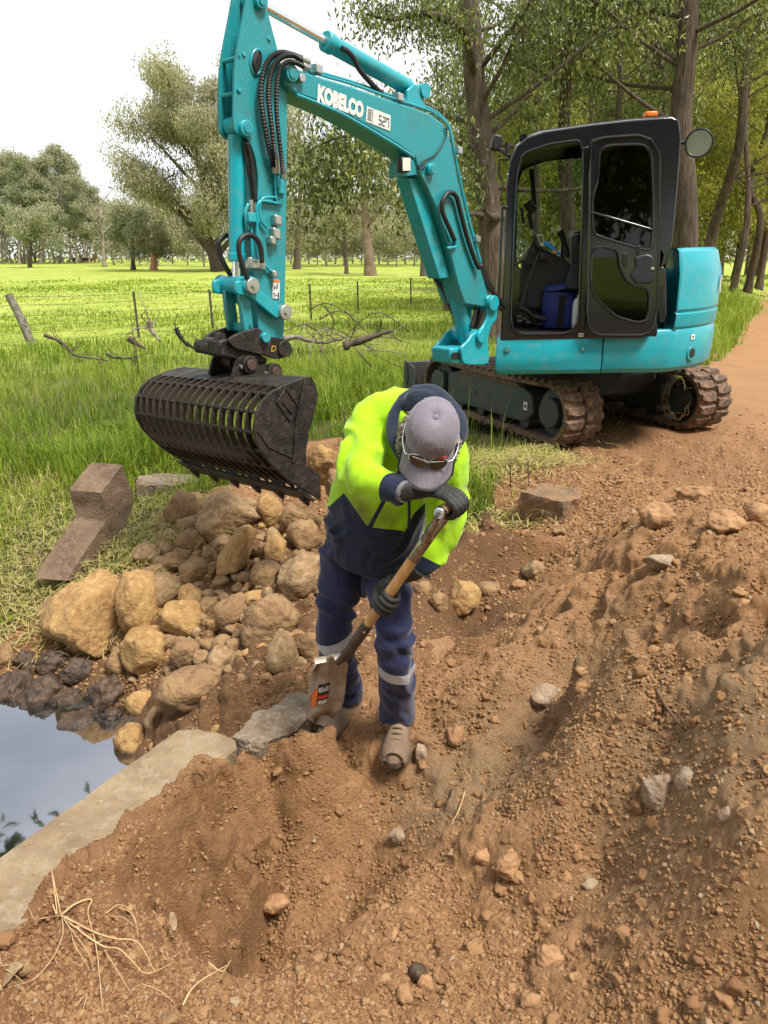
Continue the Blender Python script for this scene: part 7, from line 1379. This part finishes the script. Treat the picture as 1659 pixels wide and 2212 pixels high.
# ---- near forest on the right: trunks measured, crowns of leaves over them
ft = 'gum trees along the road behind the excavator'
FT = [('tall gum trunk behind the boom foot with a long limb to the left', 19., [(1066,705),(1058,560),(1040,330),(1028,180),(1016,-10),(1008,-140)], [.42,.33,.29,.26,.23,.2], 13500),
('tall gum seen through the cab doorway', 21., [(1232,690),(1228,500),(1218,300),(1226,120),(1236,-20),(1240,-150)], [.40,.33,.24,.21,.19,.17], 12750),
('slender gum left of the cab roof', 26., [(1150,640),(1150,400),(1146,150),(1142,-20),(1140,-140)], [.2,.18,.15,.13,.1], 10500),
('broad twin gum behind the rear of the cab', 19.5, [(1482,640),(1480,450),(1478,260),(1486,90),(1480,-50),(1478,-160)], [.42,.36,.34,.30,.26,.22], 12750),
('thin gum close left of the broad twin gum', 23., [(1440,620),(1438,400),(1446,200),(1440,0),(1436,-120)], [.2,.17,.14,.12,.1], 9750),
('leaning gum rising to the top right corner', 23., [(1546,622),(1562,520),(1588,320),(1616,160),(1650,-10),(1680,-150)], [.30,.25,.21,.18,.16,.14], 10500),
('thin dark trunk right of the leaning gum', 30., [(1588,585),(1598,500),(1612,400),(1620,250),(1640,60)], [.22,.19,.16,.12,.08], 7500),
('crooked trunk near the right photo edge', 32., [(1622,575),(1634,480),(1628,400),(1650,300),(1690,150)], [.26,.22,.18,.14,.1], 7500),
('slender gum above the middle of the cab roof', 28., [(1335,640),(1330,350),(1338,150),(1330,-40)], [.2,.17,.13,.1], 9750),
('slim gum above the front of the cab roof', 32., [(1282,640),(1280,300),(1272,80),(1278,-60)], [.18,.15,.12,.09], 9750),
('slender gum left of the broad twin gum top', 34., [(1400,640),(1396,300),(1404,60),(1400,-60)], [.2,.16,.13,.1], 9750),
('gum trunk at the far right beyond the crooked trunk', 36., [(1648,560),(1652,450),(1660,300),(1670,100)], [.26,.22,.18,.14], 6750),
('gum on the left edge of the roadside trees', 30., [(965,640),(962,420),(950,250),(945,120)], [.14,.11,.08,.05], 3900),
('bushy gum low behind the cab mirror', 38., [(1540,600),(1535,480),(1528,380),(1530,300)], [.16,.13,.1,.06], 6000)]
rsF = np.random.default_rng(77); FT_trees = []
for k, (lab, dist, line, rr, nleaf) in enumerate(FT):
    pts = [YY(u, v, dist) for u, v in line]; gzb = ground_z(pts[0][0], pts[0][1]); pts[0][2] = gzb-.05; o = thing('roadside_gum', lab, 'tree', (pts[0][0], pts[0][1], gzb), ft); mb = MB()
    jit = [p+V3(rsF.normal(0, .10), rsF.normal(0, .3), 0)*(.25 if k < 2 or k == 3 else 1) for p in pts]; jit[0] = pts[0]; tp = spline(jit, 22); tr_ = (.92 if k == 0 else .72 if k == 3 else .62)*np.interp(np.linspace(0, 1, 22), np.linspace(0, 1, len(rr)), rr); tr_[0] *= 1.3; mb.tube(tp, tr_, 14, cap=False); ends = []
    for i in range(11):      # limbs
        j = rsF.integers(7, 21); p = tp[j]; a = rsF.uniform(0, 6.28); L_ = rsF.uniform(1.6, 4.2); d = nrm((math.cos(a), .6*math.sin(a), rsF.uniform(-.1, .8))); q = spline([p, p+d*L_*.4, p+d*L_*.75+V3(0, 0, .15), p+d*L_+V3(0, 0, -.25)], 8); mb.tube(q, np.linspace(tr_[j]*.26, .010, 8), 6, cap=False); ends += [q[4], q[5], q[6], q[7]]
        for m_ in range(2): e = q[rsF.integers(4, 8)]+rsF.normal(0, .5, 3); mb.tube([q[5], e], [.02, .006], 4, cap=False); ends.append(e)
    if k == 0:
        for ln, r0_ in (([(1024,165),(1005,75),(965,42),(905,30),(845,42),(790,30)], .12), ([(1050,470),(1020,462),(985,470)], .10), ([(1086,466),(1062,468),(1048,455)], .13), ([(1040,330),(980,300),(900,305),(800,292),(720,300),(660,330)], .07), ([(1044,360),(990,380),(940,430),(900,440)], .05), ([(900,305),(840,350),(780,380),(700,370)], .03), ([(800,292),(760,330),(700,400),(680,450)], .03)):
            q = spline([YY(u, v, dist-(4.5 if u < 960 and v > 200 else 1.5)*min(1, i/2)) for i, (u, v) in enumerate(ln)], 20); mb.tube(q, np.linspace(r0_, r0_*.2, 20), 7, cap=False)
            if ln[-1][0] < 960: ends += list(q[5::2])*(2 if ln[0][1] > 200 else 3)
    mb.build('trunk', M_bark, o, ang=0); ends = np.array(ends); idx = rsF.integers(0, len(ends), nleaf); g = rsF.normal(size=(nleaf, 3)); C = ends[idx]+g*np.array([.34, .34, .28]); far_ = dist > 27
    ct = rsF.normal(0, .2, len(ends)); tn = .46+ct[idx]+rsF.normal(0, .22, nleaf)
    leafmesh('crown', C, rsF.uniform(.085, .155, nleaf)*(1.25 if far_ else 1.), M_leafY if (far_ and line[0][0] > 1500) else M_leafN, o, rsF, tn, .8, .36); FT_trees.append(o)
# understorey and denser wood behind the roadside trees
ug = 'saplings in the wood behind the roadside gums'; sap = []
for k, (u, dist, H_) in enumerate([(1000,34,6.5),(1090,30,6),(1180,38,8),(1270,34,7),(1360,36,8),(1450,33,7),(1520,36,6.5),(1590,40,7),(1650,38,8),(1130,44,10),(1320,46,11),(1420,44,10),(1560,48,10),(1640,50,11),(1230,48,11),(1040,48,9),(1500,52,12),(1370,55,13),(1180,58,13),(1620,60,13),(1100,60,12)]):
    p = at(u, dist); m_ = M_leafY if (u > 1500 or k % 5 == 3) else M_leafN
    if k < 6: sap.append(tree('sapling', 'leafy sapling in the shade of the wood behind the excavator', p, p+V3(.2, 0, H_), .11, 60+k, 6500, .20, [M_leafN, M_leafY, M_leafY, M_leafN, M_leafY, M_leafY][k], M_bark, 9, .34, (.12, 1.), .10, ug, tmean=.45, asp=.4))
    else: copy_tree(sap[k % 6] if u <= 1500 else sap[(2, 5)[k % 2]], p, None, k*1.3, H_/7.)
number_off('leafy sapling in the shade of the wood behind the excavator', '%s leafy sapling from the left in the wood behind the excavator')
# trees on the other side of the road and along the pond, outside the photo but mirrored in glass and water
og = 'gums across the road behind the viewer'
for k, (x, y, s) in enumerate([(-5,-10,1.5),(-1,-12,1.7),(3,-11,1.5),(7,-9,1.6),(11,-6,1.5),(15,-2,1.5),(-9,-8,1.6),(0,-17,2.2),(8,-16,2.2),(-8,-16,2.1)]):
    copy_tree(sap[k % 6], V3(x, y, -.3), ORD[k]+' tall gum across the road, seen only mirrored in the cab glass', k*1.7, s, og)
copy_tree(sap[0], V3(-8.2, 7.0, -.4), 'overhanging gum left of the pond, seen only mirrored in the water', .4, 1.75, og)
# ---- fence
FN = thing('wire_fence', 'sagging wire stock fence with steel pickets and one old wooden post', 'fence', at(284, 19.5))
M_post = mat('grey_timber', (.23, .215, .17), .95, col2=(.09, .07, .055), scale=9, bump=.6, bscale=30); M_pick = mat('rusty_picket', (.05, .04, .032), .7, col2=(.09, .08, .07), scale=8)
fp = [(-190,16.2,0),(46,17.7,1),(284,19.6,0),(450,21.6,0),(669,25.5,0),(773,29,0),(889,33,0),(985,38,0)]; P_ = []
for u, dist, kind_ in fp:
    p = at(u, dist)
    if kind_:
        t_ = YY(18, 636, dist); MB().tube([p-V3(0, 0, .1), (p+t_)/2+V3(.02, 0, 0), t_], [.105, .095, .085], 9).build('wooden_post', M_post, FN, ang=50); P_.append((p, t_))
    else:
        t_ = p+V3(-.03, 0, 1.12); MB().prism([p+V3(x, y, -.1) for x, y in ((-.03, -.012), (.03, -.012), (.03, 0), (.008, .008), (0, .04), (-.008, .008), (-.03, 0))], t_-p+V3(0, 0, .1)).build('steel_picket', M_pick, FN); P_.append((p, t_))
for hgt in (.12, .27, .42, .60, .80, .96):
    pts = []
    for i, (p, t_) in enumerate(P_):
        q = p+(t_-p)*hgt; pts.append(q)
        if i < len(P_)-1: q2 = P_[i+1][0]+(P_[i+1][1]-P_[i+1][0])*hgt; pts.append((q+q2)/2-V3(0, 0, .03))
    MB().tube(np.array(pts), .0045, 5).build('wire', M_pick, FN, ang=0)
# ---- dead branches, brush pile and log in the grass
M_dead = mat('dead_wood', (.13, .095, .07), .9, col2=(.06, .045, .035), scale=10, bump=.4); M_deadg = mat('grey_dead_wood', (.30, .26, .22), .9, col2=(.16, .12, .095), scale=10, bump=.4)
def branchy(pts, dist, r, name, label, m, twigs=5, seed=0, cat='branch', lift=0):
    rs = np.random.default_rng(seed); P = spline([YY(u, v, dist) for u, v in pts], 16); mb = MB().tube(P, np.linspace(r, r*.35, 16)*(1+.15*rs.normal(size=16)), 8)
    for i in range(twigs):
        s = P[rs.integers(3, 15)]; d = nrm(rs.normal(size=3)+V3(0, 0, .5)); L_ = rs.uniform(.2, .6); mb.tube(spline([s, s+d*L_*.5+rs.normal(0, .05, 3), s+d*L_+rs.normal(0, .08, 3)], 6), np.linspace(r*.3, r*.08, 6), 5)
    return tag(mb.build(name, m, None, ang=0), label, cat)
def c4_(x, y): return (x*.36, y*.36)
branchy([c4_(265,2010),c4_(330,2035),c4_(390,2070),c4_(450,2130),c4_(560,2150),c4_(650,2165)], 12.5, .03, 'fallen_branch', 'long thin fallen branch in the grass right of the wooden post', M_dead, 7, 1)
branchy([c4_(770,2030),c4_(815,2058),c4_(872,2092)], 12.5, .055, 'fallen_branch', 'short thick broken branch beside the first steel picket', M_dead, 0, 2)
branchy([c4_(1055,1968),c4_(1075,2010),c4_(1105,2050),c4_(1150,2080),c4_(1195,2105)], 12., .045, 'fallen_branch', 'black crooked branch left of the quick hitch', mat('charred_wood', (.02, .017, .015), .9), 2, 3)
branchy([c4_(635,2120),c4_(680,2145),c4_(760,2150),c4_(830,2140)], 12., .025, 'fallen_branch', 'dark twiggy branch low in the grass', M_dead, 4, 4)
branchy([c4_(905,1925),c4_(900,1965),c4_(930,2010),c4_(965,2050)], 12.5, .05, 'bark_slab', 'grey slab of shed bark with twigs in the grass', M_deadg, 5, 5)
branchy([(742,748),(780,736),(820,722),(850,714)], 10.5, .055, 'log', 'short weathered log on the brush pile', M_dead, 1, 6, 'log')
branchy([(612,733),(640,728),(665,735),(700,740),(740,732)], 10.8, .04, 'fallen_branch', 'bleached crooked branch right of the arm foot', M_deadg, 3, 7)
bp_ = at(735, 10.8); BPl = thing('brush_pile', 'tangled pile of dead twigs behind the worker', 'branches', bp_); rsb = np.random.default_rng(9)
for k in range(20):
    s = YY(rsb.uniform(665, 850), rsb.uniform(705, 765), 10.8+rsb.uniform(-.5, .6)); d = nrm((rsb.normal(0, 1), rsb.normal(0, .5), rsb.uniform(-.1, .6))); L_ = rsb.uniform(.4, 1.1)
    MB().tube(spline([s-d*L_*.5, s+rsb.normal(0, .14, 3)+V3(0, 0, .08), s+d*L_*.5+V3(0, 0, -.15)], 8), np.linspace(.008, .003, 8)*rsb.uniform(.6, 1.3), 5).build('twig', M_dead if k % 4 else M_deadg, BPl, ang=0)
for k, (u0, v0, u1, v1, u2, v2) in enumerate([(668,668,705,655,745,672),(745,672,775,700,800,725),(690,690,730,672,780,690),(660,700,690,720,700,745),(700,660,720,690,715,725)]):
    MB().tube(spline([YY(u0, v0, 10.6), YY(u1, v1, 10.7), YY(u2, v2, 10.8)], 12), np.linspace(.012, .004, 12), 6).build('twig', M_dead, BPl, ang=0)
# dry weed stalks
for k, (u, v0, v1, dist) in enumerate([(290,760,690,9.),(296,775,725,8.6),(1105,1040,985,5.6),(1143,1050,990,5.5),(742,940,880,6.2),(905,870,800,8.)]):
    mb = MB(); b0 = YY(u, v0, dist); t0_ = YY(u+random.uniform(-8, 4), v1, dist); mb.tube([b0-V3(0, 0, .15), (b0+t0_)/2, t0_], [.006, .005, .002], 5)
    for j in range(5): s = b0+(t0_-b0)*random.uniform(.3, .9); mb.tube([s, s+V3(random.uniform(-.06, .06), random.uniform(-.04, .04), random.uniform(.02, .07))], [.003, .001], 4)
    tag(mb.build('weed_stalk', M_dead, None, ang=0), ['dry weed stalk in front of the first picket', 'shorter dry weed stalk in front of the first picket', 'dry weed stalk left of the track end', 'dry forked weed by the road edge', 'dry weed stalk right of the bucket', 'dry weed stalk left of the blade'][k], 'weed')
# ---- cattle
def cow(u, dist, facing, m, label):
    p = at(u, dist); f = nrm((facing, .25, 0)); o = thing('cow', label, 'cow', p, 'cattle in the paddock'); mb = MB(); Z = V3(0, 0, 1); s = np.cross(Z, f)
    P_ = [(-.85, 1.05, .20, .22), (-.7, 1.05, .30, .33), (-.3, 1.0, .33, .38), (.2, 1.0, .32, .38), (.6, 1.05, .28, .34), (.85, 1.15, .18, .24), (1.1, 1.28, .13, .16), (1.3, 1.25, .11, .12), (1.55, 1.08, .07, .08)]
    mb.loft([[p+f*x+Z*z+s*a*math.cos(q)+Z*b*math.sin(q) for q in np.linspace(0, 6.283, 12, endpoint=False)] for x, z, a, b in P_])
    for x, sd_, k in ((.55, .2, 0), (.62, -.2, 0), (-.62, .2, 1), (-.7, -.2, 1)): mb.tube([p+f*x+s*sd_+Z*.9, p+f*(x+(.06 if k else 0))+s*sd_+Z*.55, p+f*(x-(.06 if k else 0))+s*sd_+Z*.3, p+f*x+s*sd_-Z*.02], [.16, .10, .06, .055], 8)
    meshobj('body', remeshed(mb, .05, 2), m, o)
    MB().tube([p-f*.85+Z*1.2, p-f*.95+Z*.9, p-f*.93+Z*.5], [.04, .025, .04], 6).build('tail', m, o)
    for sg in (-1, 1): MB().tube([p+f*1.2+Z*1.36+s*.1*sg, p+f*1.18+Z*1.38+s*.26*sg], [.05, .015], 6).build('ear', m, o)
cow(162, 215, -1, mat('black_hide', (.01, .01, .01), .7), 'black cow grazing leftmost of the cattle'); cow(184, 222, 1, mat('brown_hide', (.09, .03, .015), .7), 'dark brown cow between the black and the red cow'); cow(199, 218, 1, mat('red_hide', (.36, .12, .04), .7), 'red-tan cow rightmost of the cattle')
